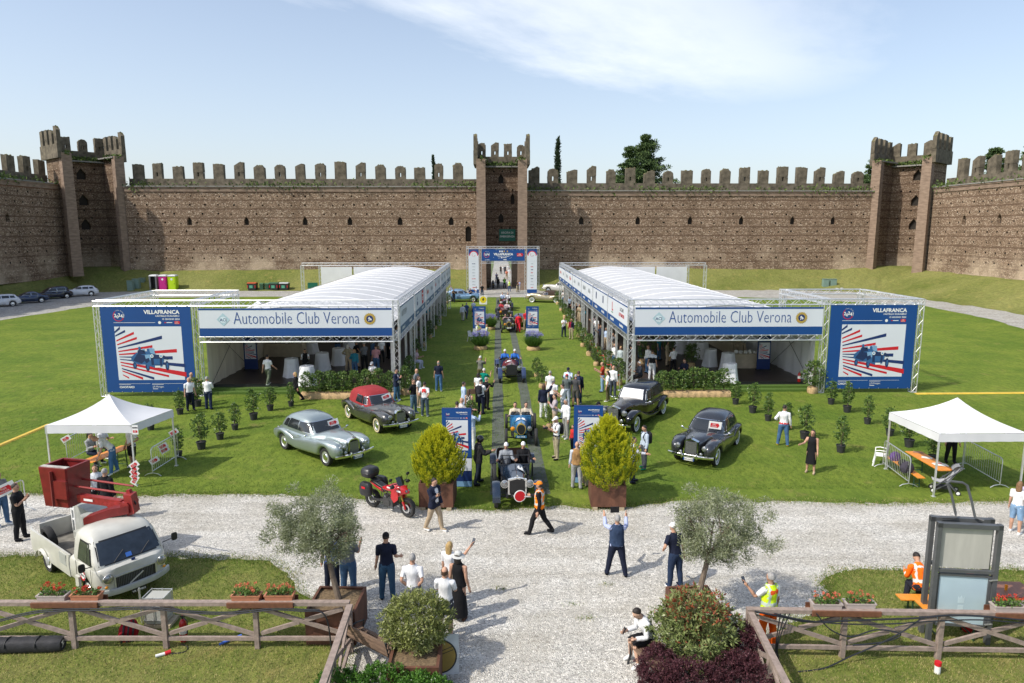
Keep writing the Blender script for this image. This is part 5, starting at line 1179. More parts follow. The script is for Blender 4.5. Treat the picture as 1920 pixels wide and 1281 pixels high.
# ---- lawn west
person('person in beige shirt looking at a phone beside the western poster',pf(362,758),60,'phone2',KH,BK,BK,'short',hk='sides',hair='gr')
person('person in white t-shirt and navy trousers in front of the western poster',pf(358,770),40,'stand',W,NVY,BK,'short',hk='bald',fat=1.05)
person('stout person in white shirt and navy trousers seen from behind by the stage steps',pf(392,768),178,'cross',W,(.02,.03,.07),BK,'long',hair='gr',fat=1.15)
person('blond person in black walking left along the hedge with an orange bag',pf(556,754),-80,'walk',BK,BK,BK,'long',hair='bl',hk='bob',h=1.68)
person('person in white t-shirt and green trousers walking up onto the western stage',pf(504,722,.38),165,'walk',W,(.10,.12,.08),WS,'short',hair='dk',h=1.8)
person('waiter in white shirt and black waistcoat carrying a tray on the western stage',pf(574,706,.38),10,'phone2',W,BK,BK,'long',hair='dk',hk='pony',vest=(BK,BK),h=1.68)
person('person in navy blazer and jeans by the corner truss leg of the western marquee',pf(744,752),70,'cross',W,(.05,.12,.22),BK,'long',jacket=(.015,.022,.05),hair='dk',h=1.78)
person('person in black t-shirt and jeans with hands behind the back near the red topped car',pf(776,776),60,'back',BK,(.09,.16,.22),WS,'short',hair='br',h=1.78)
rp=lambda F:((F[:,1]>.04)&(F[:,2]>1.25)&(F[:,2]<1.42)&(np.abs(F[:,0])<.10))
person('person in white t-shirt with red print on the back and grey jeans',pf(797,781),170,'back',W,(.07,.10,.13),WS,'short',hair='dk',print_=(rp,[(.7,.06,.06)]),h=1.76,fat=1.05)
person('person in white top and sunglasses between the two men near the red topped car',pf(786,764),80,'stand',W,BGE,WS,'short',hair='br',hk='bob',h=1.66)
person('bald person in grey shirt behind the group near the red topped car',pf(782,752),70,'stand',GRY,BGE,BK,'short',hk='bald',h=1.78)
person('person in navy shirt and jeans standing alone on the shaded lawn',pf(823,734),176,'stand',NVY,(.06,.14,.28),WS,'short',hk='sides',hair='gr',fat=1.12,h=1.78)
# ---- west file along the track
person('person in light blue shirt looking down west of the track',hp(870,716),110,'stand',LB,(.35,.45,.6),BK,'long',hair='dk')
fl=lambda F:((np.sin(F[:,0]*70)*np.sin(F[:,2]*60+F[:,1]*50))>.15)
person('person with long brown hair in a black and white floral dress',hp(880,730,1.68),150,'stand',BK,(.06,.055,.055),BK,'none','maxi',hair='br',hk='long',h=1.68,print_=(fl,[(.6,.55,.5)]))
person('person in beige t-shirt with hands in pockets behind the western totem',hp(858,754),160,'hips2',(.55,.50,.44),(.12,.13,.14),BK,'short',hair='dk',h=1.76)
person('bald person in grey long sleeves pointing toward the track',hp(866,747),110,'reach',(.5,.48,.47),GRY,BK,'long',hk='bald',h=1.76)
person('blond child in white t-shirt held beside the western totem',hp(873,775,1.30),140,'stand',W,NVY,WS,'short',hair='bl',hk='bob',h=1.25)
person('person in light blue shirt and white trousers photographing the cars west of the track',hp(884,768),150,'photo',LB,(.65,.65,.64),WS,'long',hair='br',h=1.76)
person('person with reddish curly hair just behind the western totem top',hp(842,792,1.6),170,'stand',OLV,OLV,BK,'short',hair='rd',hk='bob',h=1.62)
o,hw,cw=person('person in white shirt carrying a black backpack west of the track',pf(902,776),150,'phone2',W,NVY,BK,'short',hair='dk',h=1.78); backpack('black backpack worn over a white shirt west of the track',cw,150)
person('grey haired person in green polo west of the track',hp(908,690),150,'photo',(.0,.18,.13),GRY,BK,'short',hair='wh',h=1.72)
person('person in grey shirt with a dark shoulder strap photographing near the agapanthus',hp(901,668),165,'photo',(.16,.16,.14),OLV,BK,'short',hair='wh',h=1.76)
o,hw,cw=person('dark haired person in white top carrying a brown shopping bag',hp(897,699,1.66),155,'stand',W,BK,BK,'short',hair='dk',hk='bob',h=1.64); bag('brown shopping bag hanging from a dark haired woman west of the track',hw['L']+Vector((-.12,0,.05)),.2)
person('person in black jacket holding a phone toward the red car',hp(912,706),140,'photo',BK,BK,BK,'long',hair='gr',h=1.7)
o,hw,cw=person('motorcyclist in black leather and black helmet walking beside the western totem',pf(897,908),105,'helmet',(.03,.03,.034),(.02,.028,.045),BK,'long',hat='helmet',h=1.82,fat=1.1,jacket=(.028,.028,.03))
# ---- east file
person('tall person in long white shirt beside the potted shrubs east of the track',hp(1031,697),165,'stand',W,W,WS,'short',hair='gr',h=1.78)
person('person in white polo with cap east of the track',hp(1037,711),160,'stand',W,NVY,BK,'short',hair='gr',hat='cap',hatc=(.35,.32,.26),fat=1.1)
o,hw,cw=person('person in navy blazer and white trousers holding a phone up high',pf(1019,784),170,'raise',NVY,(.72,.72,.72),WS,'long',hair='br',hk='bob',h=1.70,jacket=NVY); phone('phone lifted high by the woman in the navy blazer',hw['R'],R(170))
person('person in navy cap and pale blue shirt facing the camera',hp(1065,689),-20,'phone2',(.55,.65,.78),GRY,BK,'long',hair='dk',hat='cap',hatc=NVY)
person('person in red cap and grey t-shirt east of the track',hp(1062,702),165,'phone2',(.10,.12,.12),(.35,.40,.48),BK,'short',hair='dk',hat='cap',hatc=(.5,.03,.03),fat=1.08)
person('person in dark grey t-shirt and shorts east of the track',pf(1079,763),165,'stand',(.07,.07,.075),(.09,.085,.075),BK,'short','short',hair='gr',skin=1)
o,hw,cw=person('person in navy jacket and jeans with a backpack east of the track',pf(1084,757),160,'stand',NVY,(.02,.035,.08),WS,'long',hair='br',jacket=NVY,h=1.78); backpack('dark blue backpack on the person in the navy jacket',cw,160,(.03,.045,.09))
person('person in white t-shirt looking at a phone east of the track',hp(1055,720),-95,'phone2',W,(.10,.14,.17),BK,'short',hair='dk')
person('person in checked shirt and beige trousers with arms crossed by the small potted tree',hp(1040,740),-90,'cross',(.42,.36,.38),BGE,BK,'long',hair='dk',h=1.76)
person('grey haired person in loose white shirt and grey trousers with sunglasses',hp(1061,751),-60,'phone',W,(.28,.28,.27),WS,'long',hair='gr',h=1.80,fat=1.06)
o,hw,cw=person('photographer in white cap with navy jumper tied round the waist',pf(1043,861),-70,'phone2',W,KH,BK,'short',hair='gr',hat='cap',hatc=W,h=1.78,belt=NVY); backpack('black backpack of the photographer in the white cap',cw,-70)
def cam_(mb): mb.box((0,0,0),(.14,.07,.10)); mb.cyl((0,-.03,0),(0,-.15,0),.04,n=10)
held('camera_body','black camera in the hands of the white capped photographer','camera',(hw['L']+hw['R'])/2,R(-70),[('body',cam_)])
person('balding person in tan waistcoat and grey trousers with back to the camera',pf(1081,916),172,'stand',(.55,.58,.66),(.36,.36,.37),(.35,.34,.32),'long',hk='bald',vest=((.33,.19,.08),(.33,.19,.08)),fat=1.12,h=1.74)
person('person in beige trousers partly hidden by the eastern golden conifer',pf(1097,909),120,'stand',KH,KH,BGE,'short',hair='gr')
person('child in red jacket peeking beside the eastern totem',hp(1074,797,1.25),-60,'stand',(.5,.03,.03),NVY,BK,'long',hair='dk',h=1.25)
person('child in red and white top in front of the large black limousine',hp(1098,783,1.25),-40,'stand',(.6,.03,.04),NVY,WS,'long',hair='dk',h=1.25,print_=(lambda F:(np.abs(F[:,0])<.09),[(.7,.7,.7)]))
person('small child beside the light blue polo man',hp(1113,797,1.15),-80,'stand',(.35,.25,.2),NVY,WS,'short',hair='br',h=1.1)
person('stout person in light blue polo in front of the large black limousine',hp(1113,766),-70,'hips2',(.25,.52,.60),GRY,BK,'short',hk='sides',hair='dk',fat=1.2)
person('person in dark cap and white shirt in front of the large black limousine',hp(1121,754),-60,'stand',(.6,.62,.66),NVY,BK,'short',hair='dk',hat='cap',hatc=BK)
o,hw,cw=person('youth in light blue shirt and ripped grey jeans with green shoes',pf(1207,879),-75,'stand',(.45,.52,.62),(.07,.075,.09),(.02,.25,.12),'long',hair='dk',h=1.74,extra={'head':(-14,0,0)}); backpack('black backpack on the youth in green shoes',cw,-75)
person('person in pale shirt leaning out from behind the eastern golden conifer',pf(1186,905),80,'reach',(.5,.52,.6),NVY,BK,'long',hair='dk')
person('person in red t-shirt and jeans holding a camera beyond the black limousine',pf(1129,735),-95,'phone2',(.32,.035,.02),(.22,.34,.48),BK,'short',hk='sides',hair='br')
person('person with long dark hair in white t-shirt and olive trousers',pf(1139,753),-100,'phone',W,OLV,WS,'short',hair='dk',hk='long',h=1.68)
person('bald person in white shirt and dark jeans beside the long haired woman',pf(1149,744),150,'stand',W,(.05,.06,.085),WS,'long',hk='bald',h=1.76)
person('person in pale denim jacket and white trousers by the eastern marquee corner',pf(1163,697),-30,'stand',(.45,.52,.54),(.6,.58,.55),(.35,.13,.04),'long',hair='bl',hk='long',h=1.68)
person('person in white shirt and jeans by the eastern marquee corner',pf(1152,693),-50,'stand',W,DEN,BK,'short',hk='sides',hair='br')
person('person in white polo and dark jeans talking on the eastern lawn',pf(1057,632),20,'phone2',W,(.02,.03,.055),BK,'short',hk='bald')
person('person in maroon and navy jacket on the eastern lawn',pf(1071,636),-30,'stand',(.22,.01,.03),KH,BGE,'long',hk='bald',print_=(lambda F:(F[:,0]>.02),[NVY]))
person('person in black and white t-shirt and white trousers on the eastern stage',pf(1222,712,.38),160,'stand',BK,(.65,.65,.67),WS,'short',hair='br',print_=(lambda F:(F[:,2]>1.30),[(.6,.62,.68)]),h=1.8,fat=1.06)
person('person in white shirt behind the black and white t-shirt on the eastern stage',pf(1214,700,.38),-60,'stand',W,DEN,BK,'long',hk='bald')
person('seated white haired person in dark jacket at the eastern stage edge',pf(1200,722,.38),-80,'sit',(.03,.035,.05),BK,BK,'long',hair='wh',seat=.46)
person('seated person in navy behind the eastern hedge',pf(1283,716,.38),-40,'sit',NVY,BK,BK,'long',hair='br',seat=.46)
person('person in sleeveless black dress pointing on the eastern lawn',pf(1519,887),-35,'reach',BK,BK,BGE,'none','dress',hair='dk',hk='long',h=1.70)
person('person in white shirt and blue jeans with yellow shoes on the eastern lawn',pf(1467,836),165,'hips',W,(.06,.13,.25),(.6,.38,.03),'long',hair='dk',belt=(.6,.03,.03),h=1.80,extra={'head':(0,0,-50)})
person('person in loose white blouse and black trousers under the eastern gazebo',pf(1781,868),-10,'stand',(.62,.60,.58),BK,BK,'long',hair='dk',hk='bob',h=1.7)
# ---- far
YV=((.60,.80,.03),(.55,.6,.45))
person('marshal in yellow vest nearer the western far totem',pf(896,645),60,'cross',W,GRY,BK,'short',hair='dk',vest=YV)
person('marshal with fair hair in yellow vest west of the track',pf(913,646),-100,'stand',W,GRY,BK,'short',hair='cu',hk='bob',vest=YV,h=1.66)
person('person in red overall walking beside the small dark roadster',pf(972,623),175,'walk',(.65,.02,.04),(.6,.02,.04),(.5,.02,.03),'long',hair='dk',h=1.74)
person('person in red top and beige trousers behind the eastern far totem',pf(986,620),-170,'stand',(.6,.03,.04),KH,BK,'short',hair='bl',h=1.9)
for px,py,face,top,bot,lab,kw in (
 (868,602,170,(.62,.66,.75),(.45,.42,.38),'person in pale shirt and light trousers walking away in the tent shade',{}),
 (875,598,160,(.05,.09,.22),(.05,.06,.1),'person in dark blue beside the pale shirted walker',{}),
 (888,594,30,(.55,.63,.78),(.03,.04,.07),'person in pale blue shirt and navy shorts near the yellow roundel',{'leg':'short'}),
 (851,567,-20,BK,NVY,'person in black standing before the light blue car',{}),
 (882,566,20,(.03,.04,.08),BGE,'person in dark waistcoat and pale trousers at the light blue car front',{}),
 (893,562,-60,(.40,.45,.58),(.25,.28,.34),'person in blue shirt leaning at the arch leg',{}),
 (904,557,0,BK,(.05,.07,.12),'person in black with a badge beside the arch leg',{}),
 (955,547,10,W,(.08,.12,.22),'marshal in yellow vest at the gate passage',{'vest':YV}),
 (946,541,190,BK,BK,'marshal in green vest at the gate passage',{'vest':((.18,.55,.02),(.2,.5,.1))}),
 (970,548,60,BK,KH,'person in black top beside the gate pier',{}),
 (974,548,-60,(.30,.36,.60),(.40,.38,.36),'person in lilac shirt beside the gate pier',{}),
 (931,530,20,(.25,.28,.5),(.2,.22,.35),'person in blue inside the gate road',{}),
 (939,514,0,BK,BK,'person in black farthest along the gate road',{}),
 (943,514,10,W,W,'person in white on the gate road behind the wall',{}),
 (947,514,-10,NVY,NVY,'person in navy on the gate road behind the wall',{}),
 (950,524,0,(.7,.2,.12),BGE,'person in coral top on the gate road',{}),
 (953,512,20,W,W,'person in white crowding the right of the gate road',{}),
 (955,520,-20,(.7,.72,.78),W,'second person in white crowding the right of the gate road',{}),
 (345,541,0,(.55,.58,.66),(.03,.03,.04),'person in white shirt beside the lime portable toilet',{}),
 (846,560,40,(.4,.45,.55),NVY,'person in grey blue beside the light blue car rear',{})):
    person(lab,pf(px,py),face,rnd.choice(('stand','phone2','cross')) if 'walk' not in lab else 'walk',top,bot,BK,'short' if px!=868 else 'long',hair=rnd.choice(('dk','br','gr')),**kw)
# ---- guests crowding the marquee sides
rg=random.Random(77); COLS=[('white',W),('navy',NVY),('pale blue',LB),('grey',GRY),('black',BK),('beige',KH),('teal',(.03,.2,.28)),('pink',(.6,.3,.33))]
def guest(px,py,z,where,i,pose_=None,face=None,kw=None):
    n,c=COLS[i%len(COLS)]; bn,bc=[('jeans',DEN),('dark trousers',BK),('beige trousers',BGE)][(i//2)%3]
    person('guest in %s top and %s %s'%(n,bn,where),pf(px,py,z),rg.uniform(-180,180) if face is None else face,pose_ or rg.choice(('stand','phone2','cross','phone','hips2')),c,bc,BK,rg.choice(('short','long')),hair=rg.choice(('dk','br','gr','wh','bl')),hk=rg.choice(('short','short','bob','sides')),h=rg.uniform(1.62,1.82),skin=rg.randint(0,2),**(kw or {}))
for i,(px,py,w_) in enumerate(((1049,573,'at the far post of the eastern marquee'),(1054,578,'near the far post of the eastern marquee'),(1060,585,'between far posts of the eastern marquee'),(1066,590,'by the fifth post of the eastern marquee'),(1072,600,'beside the inner far shrubs'),(1078,606,'by the fourth post of the eastern marquee'),(1086,612,'beyond the rope by the fourth post'),(1104,630,'leaning on the rope by the third post'),(1110,634,'behind the rope by the third post'),(1118,650,'reading beside the second post'),(1128,655,'with papers by the second post'),(1141,668,'near the corner of the eastern marquee'),(1146,676,'behind the corner rope'))):
    guest(px+8,py,.38,w_,i,None,-70+rg.uniform(-50,50))
for i,(px,py,w_) in enumerate(((690,694,'among the dark group on the western stage'),(676,690,'in the middle of the western stage group'),(660,697,'at the edge of the western stage group'),(672,706,'facing the bar on the western stage'),(712,700,'near the inner post of the western stage'),(722,680,'by the second inner post of the western marquee'),(735,672,'behind the second inner post'),(752,655,'by the third inner western marquee post'),(783,640,'seated row behind the western side hedge'),(640,672,'far back on the western stage'),(705,668,'in the dim centre of the western marquee'),(808,610,'by the far inner posts of the western marquee'))):
    guest(px-6,py,.38,w_,i+3)
person('seated person in white cap behind the western hedge',pf(700,722,.38),-20,'sit',W,BGE,WS,'short',hair='gr',hat='cap',hatc=W,seat=.46)
person('seated person in pink and grey on the grass side of the western marquee',pf(780,690),70,'sit',(.5,.35,.38),(.5,.52,.6),WS,'short',hair='br',hk='bob',seat=.4)
for i,(px,py,w_) in enumerate(((1188,690,'beside the corner post of the eastern stage'),(1250,686,'in the dark middle of the eastern stage'),(1235,676,'far behind on the eastern stage'),(1200,672,'near the speaker on the eastern stage'),(1262,700,'beside the statue on the eastern stage'))):
    guest(px,py,.38,w_,i+4)
# ================================================================ vehicles  (local: +x forward, +y left, z up)
def paint(n,c,metal=.0,rough=.22): return mat('paint_'+n,c,rough,metal,.04,3,coat=.8,spec=.5)
def srect(x,w_,zb,zt,e=.5,n=20,yc=0.0):
    o=[];zc=(zb+zt)/2;hz=(zt-zb)/2
    for j in range(n):
        a=2*PI*j/n; c,s=math.cos(a),math.sin(a); o.append((x,yc+w_*math.copysign(abs(c)**e,c),zc+hz*math.copysign(abs(s)**e,s)))
    return o
def dense(st,step=.07,smooth=2):
    st=sorted(st); a=np.array(st,float); n=max(4,int((a[-1,0]-a[0,0])/step)); x=np.linspace(a[0,0],a[-1,0],n); out=[x]
    for k in range(1,a.shape[1]):
        y=np.interp(x,a[:,0],a[:,k])
        for _ in range(smooth): y[1:-1]=(y[:-2]+2*y[1:-1]+y[2:])/4
        out.append(y)
    return np.stack(out,1)
def arched(zb,x,arches):
    for xc,r,zc in arches:
        d=abs(x-xc)
        if d<r: zb=max(zb,zc+math.sqrt(r*r-d*d))
    return zb
def shell(mb,st,arches=(),n=20,side=None,step=.07):
    rings=[]
    for r in dense(st,step):
        if side is None: x,w_,zb,zt,e=r; yc=0
        else: x,yc,w_,zb,zt=r; e=.72; yc*=side
        zb=min(arched(zb,x,arches),zt-.03); rings.append(srect(x,w_,zb,zt,e,n,yc))
    mb.loft(rings)
class House:      # greenhouse: stacked super-elliptic rings (z,xf,xr,w,e)
    def __init__(s,rings): s.r=np.array(rings,float)
    def at(s,z):
        return [np.interp(z,s.r[:,0],s.r[:,k]) for k in range(1,5)]
    def build(s,mb,n=36):
        zs=np.linspace(s.r[0,0],s.r[-1,0],16); L=[]
        for z in zs:
            xf,xr,w_,e=s.at(z); cx=(xf+xr)/2;hx=(xf-xr)/2
            L.append([(cx+hx*math.copysign(abs(math.cos(a))**e,math.cos(a)),w_*math.copysign(abs(math.sin(a))**e,math.sin(a)),z) for a in [2*PI*j/n for j in range(n)]])
        mb.loft(L)
    def side(s,x,z,sd,off=.008):
        xf,xr,w_,e=s.at(z); cx=(xf+xr)/2;hx=(xf-xr)/2; t=min(.995,abs((x-cx)/hx)); y=w_*(1-t**(2/e))**(e/2); return (x,sd*(y+off),z)
    def end(s,y,z,sd,off=.008):
        xf,xr,w_,e=s.at(z); cx=(xf+xr)/2;hx=(xf-xr)/2; t=min(.995,abs(y/w_)); x=hx*(1-t**(2/e))**(e/2); return (cx+sd*(x+off),y,z)
    def swin(s,mb,x0,x1,x0t,x1t,z0,z1,sd,off=.008):
        n,m=6,3; vs=[];
        for i in range(m+1):
            t=i/m; z=z0+(z1-z0)*t
            for j in range(n+1): u=j/n; vs.append(s.side((x0+(x0t-x0)*t)*(1-u)+(x1+(x1t-x1)*t)*u,z,sd,off))
        mb.add(vs,[(i*(n+1)+j,i*(n+1)+j+1,(i+1)*(n+1)+j+1,(i+1)*(n+1)+j) for i in range(m) for j in range(n)])
    def ewin(s,mb,y0,y0t,z0,z1,sd,off=.008):
        n,m=10,4; vs=[]
        for i in range(m+1):
            t=i/m; z=z0+(z1-z0)*t; yy=y0+(y0t-y0)*t
            for j in range(n+1): vs.append(s.end(-yy+2*yy*j/n,z,sd,off))
        mb.add(vs,[(i*(n+1)+j,i*(n+1)+j+1,(i+1)*(n+1)+j+1,(i+1)*(n+1)+j) for i in range(m) for j in range(n)])
AXY=Matrix.Rotation(PI/2,4,'X')
def wheel(parent,x,y,r,w_,sd,white=None,spokes=0,rimm=None,hub=CHROME):
    """wheel > rim, hubcap ; tyre is the part"""
    M=Matrix.Translation((x,y,r))@Matrix.Rotation(-sd*PI/2,4,'X')      # lathe z -> outward
    mb=MB(RUB); ri=r*.66; h=w_/2
    mb.lathe([(ri,-h*.8),(r*.93,-h),(r,-h*.6),(r,h*.6),(r*.95,h),(ri,h*.8),(ri,-h*.8)],24,M); t=mb.build('wheel',parent,50)
    if white: mb=MB(white); mb.lathe([(r*.90,h*.985+.006),(r*.70,h*.9+.006)],24,M); mb.build('whitewall',t)
    if spokes:
        mb=MB(rimm or STEEL); mb.lathe([(ri+.01,-h*.7),(ri-.02,-h*.4),(ri-.02,h*.4),(ri+.01,h*.7)],20,M); mb.build('rim',t)
        mb=MB(rimm or STEEL)
        for k in range(spokes):
            a=2*PI*k/spokes; b=a+.18; mb.tube([M@Vector((.05*math.cos(a),.05*math.sin(a),h*.9)),M@Vector((ri*math.cos(b),ri*math.sin(b),0))],.009,3,False)
        mb.build('spokes',t); mb=MB(hub); mb.lathe([(.06,-h*.5),(.06,h*.8),(.03,h*1.1),(.002,h*1.15)],10,M); mb.build('hub',t)
    else:
        mb=MB(rimm or STEEL); mb.lathe([(ri+.005,h*.8),(ri*.9,h*.55),(ri*.62,h*.62),(.002,h*.62)],20,M); mb.build('rim',t)
        mb=MB(hub); mb.lathe([(ri*.60,h*.62),(ri*.5,h*.95),(ri*.2,h*1.12),(.002,h*1.15)],16,M); mb.build('hubcap',t)
    return t
def lamp(parent,x,y,z,r,depth=.12,shellm=CHROME,lens=PLENS,name='headlight',dirx=1):
    M=Matrix.Translation((x,y,z))@Matrix.Rotation(dirx*PI/2,4,'Y'); mb=MB(shellm)
    mb.lathe([(.003,-depth),(r*.6,-depth*.8),(r*.95,-depth*.25),(r,0),(r*.96,.012),(r*.86,.012)],14,M); o=mb.build(name,parent)
    mb=MB(lens); mb.lathe([(r*.88,.008),(r*.6,.03),(.003,.042)],14,M); mb.build('lens',o); return o
def plate(parent,x,y,z,w_,h,txt='',back=WHITE,tilt=0,fg=BLK,dirx=1):
    mb=MB(back); mb.box((x,y,z),(.012,w_,h)); o=mb.build('number_plate',parent)
    if txt: mb=MB(fg); text(mb,txt,h*.72,wallM((x+dirx*.009,y,z-h*.28),(0,dirx,0)),bold=.02); mb.build('characters',o,0,kind='stuff')
    if back is WHITE:
        mb=MB(BLUE)
        for s in (-1,1): mb.box((x+.002,y+s*(w_/2-.02),z),(.012,.04,h*.98)); mb.build('blue_strip',o); mb=MB(BLUE)
    return o
def saloon(name,label,loc,hd,body,front,rear,house,paintm,roofm,wins,grille,wheels,fogs,bumper,white=None,second=None,cat='car',chin=True,wrim=None,door=(),lampr=.105,lamps=((2.42,.50,.80),),arches=None,plate_txt='',glassm=None,reartrim=True):
    o=thing(name,label,cat,loc,hd); ar=arches
    mb=MB(paintm); shell(mb,body,ar); mb.build('body',o,45)
    for sd in (-1,1):
        mb=MB(second or paintm); shell(mb,front,ar,16,sd); mb.build('front_wing',o,45)
        mb=MB(second or paintm); shell(mb,rear,ar,16,sd); mb.build('rear_wing',o,45)
    H=House(house); mb=MB(roofm); H.build(mb); cabin=mb.build('cabin_roof',o,45)
    fr=MB(CHROME)
    for sd in (-1,1):
        for w_ in wins['side']:
            fr.use(CHROME); x0,x1,x0t,x1t,z0,z1=w_; H.swin(fr,x0+.02,x1-.02,x0t+.015,x1t-.015,z0-.015,z1+.012,sd,.004)
            mb=MB(glassm or GLASS); H.swin(mb,*w_,sd,.009); mb.build('side_window',o,60)
    y0,y0t,z0,z1=wins['front']; H.ewin(fr,y0+.02,y0t+.02,z0-.02,z1+.015,1,.004); mb=MB(wins.get('screen',GLASS)); H.ewin(mb,y0,y0t,z0,z1,1,.010); mb.build('windscreen',o,60)
    y0,y0t,z0,z1=wins['rear']; mb=MB(GLASS); H.ewin(mb,y0,y0t,z0,z1,-1); mb.build('rear_window',o,60)
    fr.build('window_trim',o,60,kind='stuff')
    if grille:
        x,w_,zb,zt,kind=grille; mb=MB(CHROME); g=[(-w_/2,zb),(w_/2,zb),(w_/2,zt-.12),(w_*.36,zt-.03),(w_*.2,zt),(-w_*.2,zt),(-w_*.36,zt-.03),(-w_/2,zt-.12)] if kind=='round' else [(-w_/2,zb),(w_/2,zb),(w_/2,zt-.10),(0,zt),(-w_/2,zt-.10)]
        M=Matrix(((0,0,1,x-.14),(1,0,0,0),(0,1,0,0),(0,0,0,1))); mb.prism(g,.2,M); go=mb.build('radiator_grille',o,30)
        mb=MB(BLK); mb.prism([(p[0]*.86,zb+.03+(p[1]-zb-.03)*.93) for p in g],.004,Matrix.Translation((.062,0,0))@M@Matrix.Translation((0,0,.142))); mb.build('core',go,0)
        mb=MB(STEEL); k=int(w_/.035)
        for q in range(1,k): y=-w_*.43+w_*.86*q/k; mb.box((x+.072,y,(zb+zt)/2-.03),(.006,.010,zt-zb-.16))
        mb.build('slats',go,0,kind='stuff')
        mb=MB(CHROME); mb.loft([[(x-.05+a,b,zt+c) for a,b in ((-.04*k,-.015*k),(.03*k,-.012*k),(.03*k,.012*k),(-.04*k,.015*k))] for c,k in ((0,1),(.04,.6),(.09,.9),(.13,.2))]); mb.bar((x-.09,-.07,zt+.08),(x-.03,0,zt+.07),.012); mb.bar((x-.09,.07,zt+.08),(x-.03,0,zt+.07),.012); mb.build('mascot',o)
    for sd in (-1,1):
        for L_ in lamps: lamp(o,L_[0],sd*L_[1],L_[2],L_[3] if len(L_)>3 else lampr)
        for x,y,z,r in fogs:
            if y or sd>0: lamp(o,x,sd*y,z,r,.09,name='fog_light')
    for x in wheels[0]:
        for sd in (-1,1): wheel(o,x,sd*wheels[1],wheels[2],wheels[3],sd,white,0,wrim)
    if bumper:
        xf,xr,w_,z=bumper
        for xx,d,w_,cv in ((xf,1,w_,.16),(xr,-1,w_*.82,.34)):
            mb=MB(CHROME); pts=[(xx-d*cv*(abs(t)**2.2),w_*t,z) for t in [-1+2*k/12 for k in range(13)]]
            mb.loft([[(p[0]+a*d,p[1],p[2]+b) for a,b in ((-.02,-.06),(.015,-.05),(.03,0),(.015,.05),(-.02,.06))] for p in pts]); b=mb.build('bumper',o,50)
            for sd in (-1,1): mb=MB(CHROME); mb.ell((xx+d*.04,sd*.30,z+.02),(.035,.035,.12),8,6); mb.build('overrider',b)
    plate(o,(bumper[0] if bumper else 2.4)+.06,0,bumper[3]-.10 if bumper else .4,.42,.11,plate_txt)
    mb=MB(CHROME)
    for sd in (-1,1):
        mb=MB(CHROME); mb.tube([H.side(door[0]-.05,H.r[0,0]+.02,sd,0),(door[0],sd*(H.at(H.r[0,0])[2]+.16),H.r[0,0]+.06)],.012,5); mb.ell((door[0],sd*(H.at(H.r[0,0])[2]+.17),H.r[0,0]+.1),(.03,.07,.05),8,5); mb.build('mirror',o)
        for x in door[1:]: mb=MB(CHROME); mb.box((x,sd*(door[-1] if False else .905),.90),(.14,.03,.025)); mb.build('door_handle',o)
    mb=MB(CHROME); 
    for sd in (-1,1): mb.bar((1.9-.02,sd*.005,0),(1.9,sd*.005,0),.001)
    return o
BOD=[(2.28,.30,.42,1.06,.6),(1.9,.40,.38,1.12,.62),(1.3,.52,.36,1.15,.65),(.85,.72,.32,1.13,.6),(.5,.84,.30,1.07,.55),(0,.885,.29,1.03,.5),(-.9,.885,.29,1.02,.5),(-1.35,.80,.34,1.02,.5),(-1.9,.72,.40,.97,.55),(-2.35,.60,.42,.86,.6),(-2.62,.46,.42,.72,.7),(-2.72,.3,.45,.62,.8)]
FRW=[(2.46,.64,.06,.60,.82),(2.40,.64,.17,.46,.93),(2.2,.65,.23,.38,1.0),(1.75,.68,.245,.36,1.03),(1.3,.70,.235,.34,1.0),(1.0,.72,.22,.32,.96),(.5,.77,.15,.30,.89),(0,.82,.10,.30,.81),(-.5,.865,.05,.30,.70),(-.9,.875,.015,.35,.6)]
RRW=[(-.5,.87,.02,.32,.6),(-.75,.84,.08,.32,.78),(-1.1,.80,.15,.34,.92),(-1.5,.775,.18,.36,.95),(-1.9,.745,.175,.38,.90),(-2.3,.68,.15,.42,.78),(-2.6,.58,.10,.45,.68),(-2.74,.52,.03,.5,.6)]
HOU=[(.95,.80,-2.0,.80,.42),(1.10,.68,-1.93,.775,.42),(1.35,.38,-1.72,.70,.44),(1.52,.12,-1.45,.60,.5),(1.60,-.10,-1.2,.45,.6),(1.64,-.3,-1.0,.22,.8)]
ARC=[(1.62,.41,.36),(-1.5,.40,.36)]
WIN=dict(side=[(.42,-.36,.22,-.36,1.07,1.42),(-.42,-1.20,-.42,-1.05,1.07,1.42),(-1.25,-1.52,-1.12,-1.36,1.09,1.38)],front=(.66,.56,1.09,1.43),rear=(.45,.34,1.15,1.42))
def place2(rearpx,frontpx,sd,axles=(-1.5,1.62),yw=.80):
    a=G(*rearpx);b=G(*frontpx); hd=math.atan2(b.y-a.y,b.x-a.x); m=(a+b)/2; mx=(axles[0]+axles[1])/2
    c,s=math.cos(hd),math.sin(hd); return (m.x-(mx*c-sd*yw*s),m.y-(mx*s+sd*yw*c),0),hd
FOG=[(2.44,.40,.60,.075)]
GR1=(2.36,.50,.46,1.10,'round')
loc,hd=place2((533,842),(612,874),-1)
c1=saloon('classic_car','silver green classic saloon with twin headlights parked on the western lawn',loc,hd,BOD,FRW,RRW,HOU,paint('silver',(.36,.42,.42),.7,.34),MC['paint_silver'],WIN,GR1,((1.62,-1.5),.745,.36,.18),FOG,(2.62,-2.82,.90,.52),None,lamps=((2.44,.44,.84,.075),(2.42,.61,.85,.075)),arches=ARC,door=(.55,-.15,-.95),plate_txt='EB 362ZC')
flag('white card with red arrow on the windscreen of the silver saloon',c1.matrix_basis@Vector((.62,.30,1.22)),R(22),-.25,.42)
